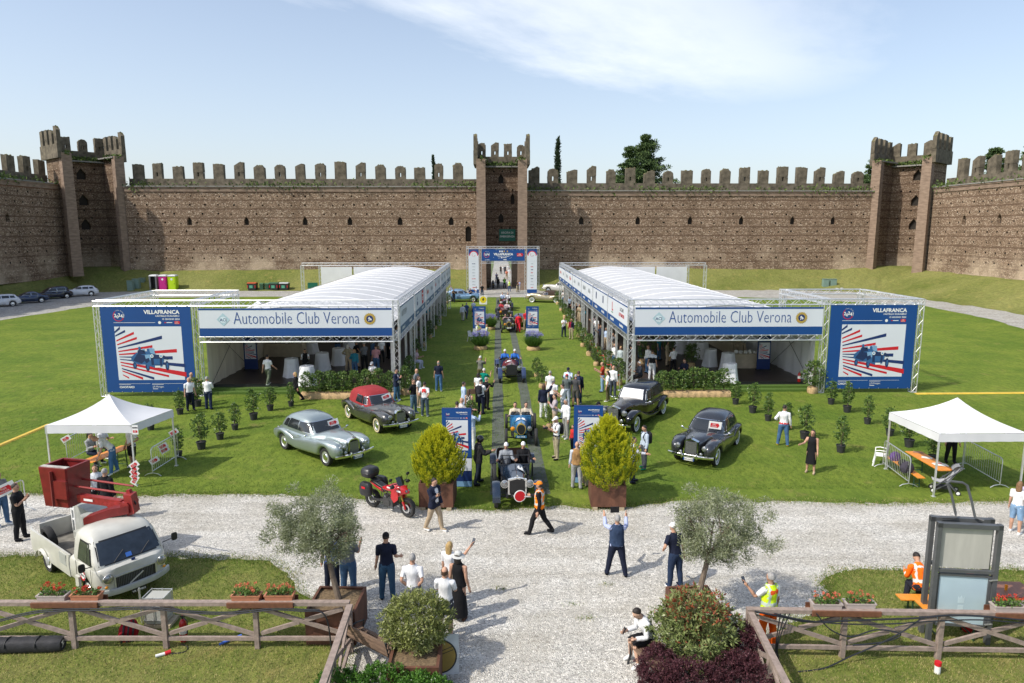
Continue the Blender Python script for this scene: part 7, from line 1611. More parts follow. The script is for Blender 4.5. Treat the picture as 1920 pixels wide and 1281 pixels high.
# ---------------------------------------------------------------- beige pickup with red cherry picker
def truck():
    hd=R(-38.5); o=thing('lift_truck','beige vintage pickup truck with a red cherry picker parked by the fence','truck',(-9.1,16.46,0),hd)
    TP=mat('truck_beige',(.52,.51,.455),.35,0,.10,3,coat=.3); TW_=mat('truck_grey',(.36,.37,.34),.55,0,.18,4)
    ar=[(-.78,.36,.30),(-3.35,.36,.30)]
    mb=MB(TP); rings=[]
    for r in dense([(.0,.62,.42,1.0),(-.08,.78,.36,1.04),(-.25,.86,.34,1.07),(-.7,.88,.34,1.08),(-1.55,.88,.34,1.07),(-1.62,.88,.34,1.04)],.05): rings.append(srect(r[0],r[1],min(arched(r[2],r[0],ar),r[3]-.2),r[3],.32,24))
    mb.loft(rings); mb.build('cab_body',o,45)
    H=House([(.98,-.10,-1.60,.85,.28),(1.12,-.16,-1.60,.84,.28),(1.5,-.42,-1.58,.78,.30),(1.66,-.56,-1.55,.72,.34),(1.75,-.72,-1.45,.62,.45),(1.79,-.95,-1.3,.40,.6)])
    mb=MB(TP); H.build(mb,44); mb.build('cab_roof',o,45)
    mb=MB(BLK); H.ewin(mb,.755,.685,1.07,1.60,1,.006); mb.build('screen_seal',o,60,kind='stuff')
    mb=MB(mat('screen_glass',(.03,.04,.055),.05,0,.2)); H.ewin(mb,.725,.655,1.10,1.57,1,.012); mb.build('windscreen',o,60)
    for sd in (-1,1):
        mb=MB(BLK); H.swin(mb,-.36,-1.16,-.58,-1.12,1.06,1.57,sd,.006); mb.build('window_seal',o,60)
        mb=MB(mat('side_glass',(.05,.06,.045),.06,0,.2)); H.swin(mb,-.60,-1.12,-.68,-1.09,1.09,1.54,sd,.012); mb.build('side_window',o,60)
        mb=MB(MC['side_glass']); H.swin(mb,-.42,-.565,-.61,-.65,1.09,1.54,sd,.012); mb.build('quarter_window',o,60)
        mb=MB(BLK)
        for z0,z1,x in ((.38,1.02,-.34),(.38,1.02,-1.2)): mb.bar((x,sd*.886,z0),(x,sd*.886,z1),.008,.008)
        mb.bar((-.34,sd*.886,.40),(-1.2,sd*.886,.40),.008,.008); mb.build('door_gap',o)
        mb=MB(BLK); mb.tube([(-.30,sd*.85,1.10),(-.22,sd*1.08,1.16)],.012,5); mb.at((-.2,sd*1.12,1.20),0); mb.loft([[(x,.075*k*math.copysign(abs(math.cos(a))**.5,math.cos(a)),.105*k*math.copysign(abs(math.sin(a))**.5,math.sin(a))) for a in [2*PI*j/12 for j in range(12)]] for x,k in ((.025,1),(-.02,.95),(-.05,.4))]); mb.build('mirror',o)
        lamp(o,.03,sd*.65,.79,.13,.10,CHROME); lamp(o,.015,sd*.70,.60,.045,.05,CHROME,A,'indicator')
        mb=MB(TP); mb.box((-1.05,sd*.92,.52),(.2,.06,.28)); mb.build('step_guard',o)
        for x in (-.78,-3.35): wheel(o,x,sd*.74,.31,.17,sd,None,0,WHITE)
        # bed sides
        mb=MB(TP); rr=[]
        for x in np.linspace(-1.64,-4.42,42): zb=arched(.42,x,ar); c=.0 if x>-4.2 else (-4.2-x)*.35; rr.append([(x,sd*(.88-c),zb),(x,sd*(.90-c),min(.75,max(.75,zb))),(x,sd*(.88-c),1.02),(x,sd*(.83-c),1.02),(x,sd*(.84-c),zb)])
        mb.loft(rr); mb.build('bed_side',o,30)
        mb=MB(TP); mb.loft([[(-3.35+q*.42,sd*(.90+y),.30+z) for y,z in ((0,.40*math.sqrt(max(0,1-(q*1.02)**2))+.0),(.07,.36*math.sqrt(max(0,1-(q*1.02)**2))))] for q in np.linspace(-.97,.97,13)],False,False); mb.build('arch_lip',o,60)
    mb=MB(TW_); mb.box((-2.0,-.893,.82),(.42,.02,.30)); mb.build('side_board',o)
    mb=MB(TP); mb.box((-4.40,0,.72),(.05,1.2,.6)); mb.build('tailgate',o); mb=MB(mat('bed_floor',(.16,.15,.13),.8,0,.4,4)); mb.box((-3.0,0,.50),(2.76,1.66,.05)); mb.build('bed_floor',o)
    mb=MB(STEEL); mb.box((.015,0,.61),(.03,1.02,.36)); gr=mb.build('grille',o); mb=MB(BLK); mb.box((.033,0,.61),(.006,.95,.31)); mb.build('mesh',gr)
    mb=MB(STEEL)
    for k in range(22): mb.box((.039,-.44+.04*k,.61),(.006,.012,.30))
    mb.mats[0]=DKGREY; mb.build('bars',gr,kind='stuff'); mb=MB(TP); mb.bar((.05,-.17,.50),(.05,.17,.70),.012,.03); mb.build('badge_bar',gr)
    mb=MB(mat('bumper_grey',(.42,.44,.43),.45,.2,.1)); pts=[(.10-.26*abs(t)**3,.90*t,.42) for t in [-1+2*k/14 for k in range(15)]]; mb.loft([[(p[0]+a,p[1],p[2]+b) for a,b in ((-.04,-.08),(.02,-.07),(.035,0),(.02,.07),(-.04,.08))] for p in pts]); mb.build('bumper',o,50)
    plate(o,.12,0,.29,.36,.10,'VR 295862',BLK,0,WHITE)
    mb=MB(BLK)
    for y0 in (-.42,.22): mb.bar(H.end(y0,1.10,1,.02),H.end(y0+.28,1.30,1,.03),.012,.008); mb.build('wiper',o); mb=MB(BLK)
    mb=MB(mat('paper_blue',S(60,110,190),.6)); mb.add([H.end(-.12,1.12,1,.018),H.end(.02,1.12,1,.018),H.end(.02,1.21,1,.018),H.end(-.12,1.21,1,.018)],[(0,1,2,3)]); mb.build('permit',o,0)
    # round club sticker on the door
    M=wallM((-.82,-.893,.74),(1,0,0)); mb=MB(WHITE); mb.disc((0,0,0),.15,24,M); mb.use(RED)
    for a0,a1 in ((20,160),(200,340)): mb.add([M@Vector((r*math.cos(R(a0+(a1-a0)*k/10)),r*math.sin(R(a0+(a1-a0)*k/10)),.003)) for r in (.10,.145) for k in range(11)],[(k,k+1,12+k,11+k) for k in range(10)])
    mb.use(BLK); text(mb,'fabrica',.085,M@Matrix.Translation((0,-.025,.005)),bold=.03); mb.build('door_sticker',o,0)
    mb=MB(NAVY); mb.box((-.06,0,1.045),(.02,.09,.07)); mb.build('emblem',o)
    # load bed fittings
    mb=MB(TW_); mb.box((-3.15,.46,1.0),(1.9,.56,.92)); mb.box((-2.9,.14,.62),(1.9,.2,.24)); mb.box((-2.1,.0,.62),(.4,.5,.2)); mb.build('locker',o,30)
    mb=MB(WHITE)
    for x in (-4.25,-4.05): mb.bar((x,.20,.55),(x,.20,1.60),.05)
    for z in (.95,1.25,1.6): mb.bar((-4.28,.20,z),(-4.02,.20,z),.04)
    mb.build('support_post',o)
    mb=MB(RUB); Mx=Matrix.Translation((-3.62,-.62,.86))@Matrix.Rotation(R(100),4,'X'); mb.lathe([(.2,-.08),(.29,-.09),(.32,0),(.29,.09),(.2,.08),(.2,-.08)],24,Mx); sp=mb.build('spare_wheel',o,50); mb=MB(WHITE); mb.lathe([(.2,-.04),(.12,-.06),(.002,-.06)],18,Mx); mb.build('rim',sp)
    # cherry picker, in world frame offsets
    inv=Matrix.Rotation(-hd,4,'Z')@Matrix.Translation((9.1,-16.46,0)); RP=mat('lift_red',(.17,.012,.012),.45,0,.22,5); RW=mat('lift_red_worn',(.26,.02,.018),.5,0,.3,8)
    w2=lambda x,y,z: inv@Vector((x,y,z))
    cx,cy,z0,z1=-11.85,18.45,1.78,2.86; ang=R(-14)
    def bx(dx,dy,z): return w2(cx+dx*math.cos(ang)-dy*math.sin(ang),cy+dx*math.sin(ang)+dy*math.cos(ang),z)
    def slab(mb,a,b,c,d,t):     # four corners, given thickness inward
        n=(b-a).cross(d-a).normalized()*t; mb.loft([[a,b,c,d],[a+n,b+n,c+n,d+n]])
    hx,hy,fl=.42,.38,.88
    mb=MB(RP)
    C0=[bx(s*hx*fl,t*hy*fl,z0) for s,t in ((-1,-1),(1,-1),(1,1),(-1,1))]; C1=[bx(s*hx,t*hy,z1) for s,t in ((-1,-1),(1,-1),(1,1),(-1,1))]
    for i in range(4): j=(i+1)%4; slab(mb,C0[i],C0[j],C1[j],C1[i],.035)
    slab(mb,C0[0],C0[1],C0[2],C0[3],.04); 
    for i in range(4): j=(i+1)%4; mb.bar(C1[i],C1[j],.07,.05); mb.bar(C0[i],C1[i],.05)
    mb.bar(bx(.0,-.46,z0+.05),bx(.0,-.46,z1-.05),.06); mb.box(tuple(bx(.2,-.43,2.3)),(.5,.06,.5),ang-hd); mb.build('bucket',o,30)
    mb=MB(mat('worn_grey',(.42,.40,.36),.6,0,.3,6)); mb.bar(bx(-hx,-hy*.8,z1+.03),bx(hx,-hy*.8,z1+.03),.12,.03); mb.build('bucket_sill',o)
    mb=MB(BLK); mb.add([bx(-hx-.012+.02,-.25,z0+.22),bx(-hx-.02,.25,z0+.22),bx(-hx-.03,.28,z1-.12),bx(-hx-.03,-.28,z1-.12)],[(0,1,2,3)]); mb.build('opening_shade_sheet',o,0)  # black sheet on the closed side, painted for the shaded opening
    mb=MB(RW); mb.bar(w2(-11.35,18.15,2.02),w2(-9.95,17.70,2.02),.16,.20); mb.loft([[w2(-10.5+.0,17.85+d,2.0),w2(-9.75,17.62+d,2.12),w2(-9.7,17.6+d,1.86),w2(-10.2,17.75+d,1.82)] for d in (-.1,.1)]); mb.build('upper_boom',o,30)
    mb=MB(WHITE); mb.box(tuple(w2(-11.0,17.945,2.02)),(.3,.006,.06),R(-18)-hd); mb.build('boom_label',o)
    mb=MB(RW)
    for dy,dz in ((-.14,.34),(.20,.42)): mb.tube([w2(-11.45,18.3+dy,2.0+dz),w2(-9.75,17.72+dy,2.0+dz)],.028,6)
    mb.build('levelling_rods',o)
    mb=MB(RW); mb.loft([[w2(-9.78,17.45+d,2.36),w2(-9.55,17.4+d,2.36),w2(-9.5,17.4+d,1.86),w2(-9.72,17.45+d,1.78)] for d in (-.02,.28)]); mb.bar(w2(-9.72,17.62,2.44),w2(-9.6,17.6,1.9),.1); mb.cyl(w2(-9.72,17.35,2.06),w2(-9.72,17.85,2.06),.12,n=12); mb.build('knuckle',o,30)
    mb=MB(RP); mb.loft([[w2(x,y+d,z) for d,z in ((-.16,za),(.16,za),(.16,zb),(-.16,zb))] for x,y,za,zb in ((-9.62,17.5,1.88,2.1),(-10.1,17.45,1.80,2.02),(-10.75,17.4,1.62,1.80))]); mb.build('lower_boom',o,30)
    mb=MB(TW_); mb.cyl(w2(-10.95,17.75,.55),w2(-10.95,17.75,1.7),.16,n=12); mb.build('pedestal',o)
    mb=MB(BLK); mb.tube([w2(-9.75,17.5,2.2),w2(-9.6,17.45,2.3),w2(-9.5,17.5,2.1),w2(-9.6,17.6,1.95)],.02,5); mb.build('hoses',o)
    return o
truck()
# ================================================================ planting
def lm(name,c1,c2,tr=.25,rough=.55): return mat(name,c1,rough,0,.2,4,island=.85,col2=c2,spec=.35,trans=tr)
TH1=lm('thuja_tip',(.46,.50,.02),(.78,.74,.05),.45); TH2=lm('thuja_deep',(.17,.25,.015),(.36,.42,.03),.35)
OL1=lm('olive_leaf',(.16,.19,.085),(.32,.35,.20)); OL2=lm('olive_leaf_pale',(.29,.32,.20),(.45,.47,.34))
LA1=lm('laurel_leaf',(.15,.19,.035),(.33,.35,.12),.25,.4); LA2=lm('laurel_leaf_light',(.22,.26,.09),(.38,.38,.18),.2,.4)
PH1=lm('photinia_leaf',(.12,.17,.04),(.30,.33,.14),.2,.35); PH2=lm('photinia_red',(.28,.05,.03),(.45,.14,.07),.25,.35)
BE=lm('berberis_leaf',(.045,.014,.022),(.13,.045,.055),.2); HG=lm('hedge_leaf',(.04,.12,.015),(.13,.27,.04),.25,.35)
CA=lm('camellia_leaf',(.035,.08,.018),(.12,.20,.05),.2,.3); CA2=lm('camellia_young',(.12,.19,.04),(.25,.33,.08),.25,.4)
AG=lm('agapanthus_leaf',(.05,.12,.02),(.12,.22,.04)); AGF=lm('agapanthus_flower',(.22,.20,.55),(.42,.40,.78),.3)
GE=lm('geranium_leaf',(.06,.13,.025),(.16,.26,.06)); GEF=lm('geranium_flower',(.50,.03,.02),(.75,.10,.06),.2); GEF2=lm('geranium_coral',(.6,.12,.07),(.8,.25,.15),.2)
def planter(o,w_,h,d=None,zb=0.0,top=.03):
    d=d or w_; mb=MB(CORTEN); t=.03
    for s in (-1,1): mb.box((s*(w_/2-t/2),0,zb+h/2),(t,d,h)); mb.box((0,s*(d/2-t/2),zb+h/2),(w_-2*t,t,h))
    for s in (-1,1): mb.box((s*(w_/2-.03),0,zb+h+.006),(.06,d+.004,.012)); mb.box((0,s*(d/2-.03),zb+h+.006),(w_-.12,.06,.012))
    mb.build('planter_box',o,20); mb=MB(SOIL); n=8; vs=[(-w_/2+t+(w_-2*t)*i/n,-d/2+t+(d-2*t)*j/n,zb+h-.07+rnd.uniform(0,.05)) for j in range(n+1) for i in range(n+1)]
    mb.add(vs,[(j*(n+1)+i,j*(n+1)+i+1,(j+1)*(n+1)+i+1,(j+1)*(n+1)+i) for j in range(n) for i in range(n)]); mb.build('soil',o,60)
def thuja(label,x,y,r,zt,pw,ph,seed):
    rg=np.random.default_rng(seed); o=thing('golden_conifer',label,'conifer',(x,y,0),R(-3)); zb=.17
    mb=MB(mat('pallet_wood',(.40,.33,.22),.9,0,.2,8)); 
    for s in (-1,1): mb.box((s*pw*.38,0,.05),(.16,pw+.1,.09))
    mb.build('skid',o)
    planter(o,pw,ph,None,.10)
    mb=MB(BARK); mb.cyl((0,0,ph*.7),(0,0,zt*.7),.09,.03,7); mb.build('trunk',o)
    z0=ph+.0; H_=zt-z0; n=900; t=rg.random(n)**.85; a=rg.random(n)*6.283; prof=np.sin(np.clip(PI*(t*.86+.16),0,PI))**.6*(1-.25*t**2); rr=r*prof/prof.max()*(.78+.28*rg.random(n))*(1+.13*np.sin(3*a+5*t)+.08*np.sin(7*a+2))
    C=np.stack([rr*np.cos(a),rr*np.sin(a),z0+H_*t*.97-.12],1); P=[];D=[]
    per=46; k=np.repeat(np.arange(n),per); s=rg.random(n*per); L=.20+.16*rg.random(n)[k]
    out=np.stack([np.cos(a),np.sin(a),np.zeros(n)],1)[k]; side=np.stack([-np.sin(a),np.cos(a),np.zeros(n)],1)[k]; fan=(rg.random(n*per)-.5)
    p=C[k]+np.array([0,0,1.0])*(s*L)[:,None]+side*(fan*.12*(1-s*.6))[:,None]+out*(s*.10)[:,None]
    d=np.array([0,0,1.0])+side*fan[:,None]*1.3+out*.5+rg.normal(size=p.shape)*.25
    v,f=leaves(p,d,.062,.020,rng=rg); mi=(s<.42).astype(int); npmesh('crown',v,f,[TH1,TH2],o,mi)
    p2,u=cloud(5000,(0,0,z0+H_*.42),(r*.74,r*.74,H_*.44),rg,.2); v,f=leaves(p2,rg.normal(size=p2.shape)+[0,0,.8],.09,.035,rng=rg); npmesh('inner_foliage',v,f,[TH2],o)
thuja('golden conifer in a rusty steel planter behind the red motorcycle',-2.02,22.45,.74,2.62,1.14,.80,1)
thuja('taller golden conifer in a rusty steel planter east of the track',3.70,22.35,.84,2.98,1.16,.72,2)
def branches(mb,base,top,rg,cr,n,r0):
    """trunk then limbs into the crown; returns limb ends"""
    E_=[]; b=Vector(base);t=Vector(top); mb.tube([b,b.lerp(t,.5)+Vector((rg.uniform(-.03,.03),0,0)),t],[r0,r0*.85,r0*.75],9)
    for i in range(n):
        a=2*PI*i/n+rg.uniform(-.3,.3); el=rg.uniform(.25,1.2); d=Vector((math.cos(a)*math.cos(el)*cr[0],math.sin(a)*math.cos(el)*cr[1],math.sin(el)*cr[2]))
        m=t+d*.5+Vector((0,0,.1)); e=t+d; mb.tube([t,m,e],[r0*.5,r0*.3,.012],6); E_.append(e)
        for q in range(3):
            f=t+d*rg.uniform(.5,.9)+Vector((rg.uniform(-.4,.4)*cr[0],rg.uniform(-.4,.4)*cr[1],rg.uniform(-.15,.4)*cr[2])); mb.tube([m,f],[r0*.2,.007],4); E_.append(f)
    return E_
def olive(label,x,y,pw,ph,lean,ctr,rad,seed,rz=0):
    rg=random.Random(seed); ng=np.random.default_rng(seed); o=thing('olive_tree',label,'olive tree',(x,y,0),rz); planter(o,pw,ph)
    mb=MB(BARK); T=Vector(ctr); E_=branches(mb,(lean[0],lean[1],ph-.05),(T.x*.55+lean[0]*.45,T.y*.6+lean[1]*.4,ctr[2]-rad[2]*.62),rg,(rad[0]*.82,rad[1]*.8,rad[2]*1.25),9,.075); mb.build('trunk',o)
    cs=[];
    for i in range(190):
        u=ng.normal(size=3); u/=np.linalg.norm(u); rr=.45+.55*ng.random()**.6; lump=1+.20*math.sin(3*math.atan2(u[1],u[0])+seed)+.15*math.sin(5*u[2]*2+seed)
        c=np.array(ctr)+u*np.array(rad)*rr*lump; 
        if c[2]<ctr[2]-rad[2]*.75 and ng.random()<.5: continue
        cs.append((tuple(c),(.17,.17,.15)))
    for e in E_: cs.append((tuple(e),(.2,.2,.17)))
    foliage('crown',[OL1,OL1,OL2],cs,120,.062,.018,o,.15,.35,ng,.9)
olive('spreading olive tree in a rusty planter on the western gravel',-3.72,14.90,1.12,.80,(.02,.10),(-.50,.45,2.36),(1.05,.9,.86),4,R(-3))
olive('dense grey green olive tree in a rusty planter on the eastern gravel',4.52,14.80,1.02,.80,(.2,.22),(.68,.5,2.24),(1.10,.95,1.0),9,R(3))
def bush(name,label,cat,x,y,ctr,rad,mats,n,per,ln,wd,stem=None,pl=None,seed=1,rz=0,redtop=None):
    ng=np.random.default_rng(seed); o=thing(name,label,cat,(x,y,0),rz)
    if pl: planter(o,*pl)
    if stem: mb=MB(BARK); mb.tube([(0,0,stem[0]),(.02,0,stem[1])],[.04,.03],8); mb.build('trunk',o)
    u=ng.normal(size=(n,3)); u/=np.linalg.norm(u,axis=1)[:,None]; a=np.arctan2(u[:,1],u[:,0]); rr=(.5+.5*ng.random(n)**.5)*(1+.08*np.sin(4*a+seed)+.06*np.sin(9*u[:,2]))
    C=np.array(ctr)+u*np.array(rad)*rr[:,None]; k=np.repeat(np.arange(n),per)
    d=u[k]*.5+ng.normal(size=(n*per,3))*.75+np.array([0,0,.35]); p=C[k]+ng.normal(size=d.shape)*.02; v,f=leaves(p,d,ln,wd,rng=ng)
    if redtop is not None: mi=((C[k][:,2]>ctr[2]+rad[2]*redtop)&(ng.random(n*per)<.26)|(ng.random(n*per)<.02)).astype(int)
    else: mi=ng.integers(0,len(mats),n*per)
    npmesh('foliage',v,f,mats,o,mi); return o
bush('laurel_ball_tree','round clipped laurel on a short stem at the bottom of the gravel path','topiary tree',-1.68,12.95,(-.02,.45,1.14),(.71,.66,.58),[LA1,LA1,LA2],900,12,.085,.026,(.5,1.0),(1.02,.70),7)
bush('photinia_bush','large photinia bush with red young leaves beside the seated youth','bush',4.12,13.15,(.02,.2,.86),(.92,.78,.84),[PH1,PH2],900,12,.10,.032,None,None,8,0,.42)
for i,(x,y,rx,ry,rz_,lab) in enumerate(((3.25,12.75,.44,.50,.46,'purple barberry shrub behind the eastern bench'),(3.75,12.15,.70,.45,.50,'purple barberry shrub at the bottom edge under the photinia'),(4.75,12.3,.62,.55,.52,'purple barberry shrub beside the eastern fence return'),(5.15,13.2,.34,.45,.55,'small purple barberry shrub at the eastern fence corner'))):
    bush('barberry_shrub',lab,'shrub',x,y,(0,0,rz_*.9),(rx,ry,rz_),[BE],520,22,.045,.020,None,None,20+i)
for i,(x,y,lab) in enumerate(((-3.05,12.1,'low green hedge clump at the fence return foot'),(-2.25,12.25,'low green hedge clump in the middle at the bottom edge'),(-1.45,11.95,'low green hedge clump under the laurel planter'))):
    bush('hedge_shrub',lab,'hedge',x,y,(0,0,.40),(.62,.55,.42),[HG],560,22,.05,.024,None,None,30+i)
# ---- potted shrubs and hedges
def pot_shrub(seed,h,w_,hess=False,wide=1.0):
    ng=np.random.default_rng(seed); o=thing('potted_shrub','x','potted shrub'); 
    if hess:
        mb=MB(HESS); n=14; mb.loft([[((r+.02*math.sin(j*2.3+z*9))*math.cos(2*PI*j/n)*wide,(r+.02*math.sin(j*1.9))*math.sin(2*PI*j/n),z+.015*math.sin(j*3.1)) for j in range(n)] for z,r in ((0,.19),(.1,.21),(.24,.20),(.30,.17))]); mb.build('hessian_wrap',o,60)
    else: mb=MB(POT); mb.lathe([(.14,0),(.18,.28),(.195,.28),(.195,.31),(.17,.31),(.165,.27),(.002,.26)],14); mb.build('pot',o)
    mb=MB(BARK); 
    for k in range(4): a=k*1.6; mb.tube([(0,0,.25),(.05*math.cos(a),.05*math.sin(a),.5*h),(.14*w_*math.cos(a)*2,.14*w_*2*math.sin(a),h*.85)],[.014,.011,.005],4)
    mb.build('stem',o)
    n=120 if hess else 78; t=ng.random(n); a=ng.random(n)*6.28; r=w_*(.30+.70*ng.random(n)**.6)*np.sin(PI*np.clip(t*.8+.14,0,1))**.6*(1+.3*np.sin(2*a+seed))
    C=np.stack([r*np.cos(a)*wide,r*np.sin(a),.42+(h-.42)*t],1); per=9; k=np.repeat(np.arange(n),per); p=C[k]+ng.normal(size=(n*per,3))*.03; d=ng.normal(size=p.shape)+np.array([0,0,.2])+p*[.6,.6,0]
    v,f=leaves(p,d,.095,.048,rng=ng); npmesh('foliage',v,f,[CA,CA,CA,CA2],o,ng.integers(0,4,len(f))); return o
PS=[pot_shrub(50+i,1.25+.12*(i%3),.29+.03*(i%2)) for i in range(3)]; HS_=[pot_shrub(60+i,1.45,.40,True) for i in range(3)]
used=set()
def pshrub(src,px,py,label,group,sc=1.0,z=0):
    p=G(px,py,z); s=src
    if id(s) not in used: used.add(id(s)); s.location=p; s['label']=label; s['group']=group; s.rotation_euler=(0,0,rnd.uniform(0,6)); s.scale=(sc,)*3; return s
    return dup(s,p,rnd.uniform(0,6.28),label,group,sc)
GL='potted shrubs dotted over the western lawn'; GR_='potted shrubs dotted over the eastern lawn'
for i,(px,py,d) in enumerate(((338,777,'beside the man in white t-shirt at the poster'),(371,762,'behind the two men at the poster'),(546,762,'beside the blond woman in black'),(507,770,'in front of the western stage steps'),(476,787,'third from the stage steps'),(441,806,'mid row toward the gazebo'),(413,824,'next to last before the gazebo'),(378,842,'nearest the flagged barrier row'),(335,858,'behind the flagged barrier'),(283,806,'behind the western gazebo roof edge'))):
    pshrub(PS[i%3],px,py,'potted shrub in a black pot %s'%d,GL,(.95,1.08,.85)[i%3])
for i,(px,py,d) in enumerate(((1379,758,'at the end of the eastern hedge'),(1411,774,'next after the eastern hedge end'),(1440,789,'left of the man in yellow shoes'),(1474,806,'just behind the man in yellow shoes'),(1508,823,'at the pointing hand of the woman in black'),(1576,848,'largest, out on the open lawn'),(1558,758,'in front of the eastern poster left edge'),(1588,773,'in front of the eastern poster middle'),(1626,795,'between poster and gazebo'),(1668,817,'behind the gazebo left leg'),(1704,838,'behind the orange table'),(1748,866,'beside the woman under the gazebo'))):
    pshrub(PS[i%3],px,py,'potted shrub in a black pot %s'%d,GR_,(.98,1.1,.92)[i%3]*(1.12 if i==5 else 1))
GH='hessian wrapped shrubs along the marquees'
for i,(px,py,d) in enumerate(((1006,706,'beside the red tourer'),(1016,727,'in front of the long shirted man'),(1030,803,'at the feet of the checked shirt man'),(883,797,'behind the western totem'),(1046,571,'farthest on the eastern marquee side'),(1052,583,'second farthest on the eastern side'),(1059,596,'third farthest on the eastern side'),(1068,612,'by the pair talking on the lawn'),(1085,632,'behind the pair talking on the lawn'),(1093,650,'mid way along the eastern side'),(1105,667,'by the black net on the eastern side'),(1118,686,'nearer end of the black net'),(1140,700,'beside the denim jacket woman'),(1160,722,'behind the white shirted bald man'),(839,569,'farthest on the western marquee side'),(832,583,'second farthest on the western side'),(825,598,'third farthest on the western side'),(816,617,'fourth on the western side'),(806,634,'mid way along the western side'),(795,650,'by the third western post'),(780,668,'by the second western post'),(768,712,'nearest on the western side'),(760,740,'beside the man in blazer and jeans'),(884,790,'close to the floral dress'))):
    pshrub(HS_[i%3],px,py,'hessian wrapped shrub %s'%d,GH,(1.0,1.1,.92)[i%3]*(.8 if i<4 or i==23 else 1))
GHD='hedge shrubs planted in front of the stages'
for sg,x0,x1,lab in ((-1,566,742,'western'),(1,1236,1372,'eastern')):
    a=G(x0,746);b=G(x1,746); n=8 if sg<0 else 7
    o=thing('hessian_trough','long hessian covered trough under the %s hedge'%lab,'planter',((a.x+b.x)/2,37.55,0)); mb=MB(HESS); L=b.x-a.x
    mb.loft([[(-L/2+L*k/40,y+.03*math.sin(k*1.7+y*9),z+.02*math.sin(k*2.3+y*5)) for y,z in ((-.3,0),(-.32,.2),(-.22,.32),(.25,.32),(.3,0))] for k in range(41)]); mb.build('hessian_wrap',o,60)
    for k in range(n):
        s=HS_[k%3]; x=a.x+L*(k+.5)/n
        d=dup(s,(x,37.6+rnd.uniform(-.05,.05),.06),rnd.uniform(0,6),'hedge shrub number %s from the truss leg in the %s stage hedge'%(('first','second','third','fourth','fifth','sixth','seventh','eighth')[k if sg>0 else n-1-k],lab),GHD,(1.15,1.15,rnd.uniform(.9,1.05)))
        d['label']='hedge shrub, %s from the corner truss leg in the %s stage hedge'%(('first','second','third','fourth','fifth','sixth','seventh','eighth')[k if sg>0 else n-1-k],lab)
        for ch in list(d.children):
            if ch.name.startswith('hessian'): bpy.data.objects.remove(ch)
dup(HS_[0],G(1523,737),1.0,'wide shrub in torn hessian at the eastern stage corner by the poster',GH,(1.5,1.3,1.25))
# plants inside the eastern marquee
for i,(px,py,d) in enumerate(((1230,672,'under the statue in the dark eastern marquee'),(1255,676,'beside the statue in the dark eastern marquee'),(1296,690,'behind the hedge in the dark eastern marquee'),(1205,682,'by the corner of the dark eastern marquee'))): pshrub(HS_[i%3],px,py,'shrub %s'%d,GH,1.1,.38)
# ---- agapanthus
def agap(label,px,py,src=[None],sc=1.0):
    p=G(px,py)
    if src[0]: return dup(src[0],p,rnd.uniform(0,6),label,'agapanthus pots beside the track',sc)
    ng=np.random.default_rng(3); o=thing('agapanthus_pot',label,'flower pot',p,0,'agapanthus pots beside the track')
    mb=MB(HESS); n=16; mb.loft([[((r+.04*math.sin(j*2.3))*math.cos(2*PI*j/n),(r+.03*math.sin(j*1.9))*math.sin(2*PI*j/n),z+.02*math.sin(j*2.1)) for j in range(n)] for z,r in ((0,.50),(.14,.54),(.28,.46))]); mb.build('hessian_wrap',o,60)
    n=900; a=ng.random(n)*6.28; r=.38*np.sqrt(ng.random(n)); p_=np.stack([r*np.cos(a),r*np.sin(a),np.full(n,.25)],1); d=np.stack([np.cos(a)*r*1.6,np.sin(a)*r*1.6,np.full(n,1.0)],1)+ng.normal(size=(n,3))*.12; v,f=leaves(p_,d,.75,.035,.1,ng); npmesh('leaves',v,f,[AG],o)
    cs=[]
    for k in range(64): a=ng.random()*6.28; rr=.72*math.sqrt(ng.random()); cs.append(((rr*math.cos(a),rr*math.sin(a),1.38-.35*rr*rr+ng.normal()*.06),(.085,.085,.075)))
    mb=MB(AG); 
    for c,_ in cs: mb.tube([(c[0]*.4,c[1]*.4,.4),(c[0]*.8,c[1]*.8,.95),c],.007,3,False)
    mb.build('stalks',o,kind='stuff'); foliage('flowers',[AGF],cs,36,.05,.02,o,.5,.1,ng,1.2)['kind']='stuff'; src[0]=o; return o
agap('agapanthus clump in hessian in front of the western far totem',901,655); agap('agapanthus clump in hessian in front of the eastern far totem',1000,656)
agap('agapanthus clump behind the western far totem',918,618); agap('agapanthus clump beside the red topped person',978,618)
# ================================================================ fences
def fence(label,pts,left):
    o=thing('rail_fence',label,'fence')
    def V3(p,z): return Vector((p[0],p[1],z))
    for i,p in enumerate(pts):
        mb=MB(WOODR); mb.box((p[0],p[1],.52),(.10,.10,1.04)); mb.build('post',o)
        if i==len(pts)-1: break
        q=pts[i+1]; a,b=Vector((p[0],p[1],0)),Vector((q[0],q[1],0)); d=(b-a).normalized(); n=Vector((-d.y,d.x,0)); 
        mb=MB(WOODR); mb.bar(V3(a,1.085)-d*(.05 if i==0 else 0),V3(b,1.085)+d*(.05 if i==len(pts)-2 else -.003),.13,.085); mb.build('top_rail',o)
        mb=MB(WOODR); mb.bar(V3(a,.24)+d*.05,V3(b,.24)-d*.05,.06,.085); mb.build('bottom_rail',o)
        L=(b-a).length
        mb=MB(WOODR); mb.bar(V3(a,.98)+d*.05+n*.003,V3(b,.33)-d*.05+n*.003,.05,.085); mb.build('brace',o)
        m=V3(a,0).lerp(V3(b,0),.5)
        for u,z0,t0,t1 in ((0,.33,.05,.47),(1,.98,.53,.95)):
            f=lambda t: V3(a.lerp(b,t),.33+(.98-.33)*t); mb=MB(WOODR); mb.bar(f(t0),f(t1),.05,.085); mb.build('brace',o)
    return o
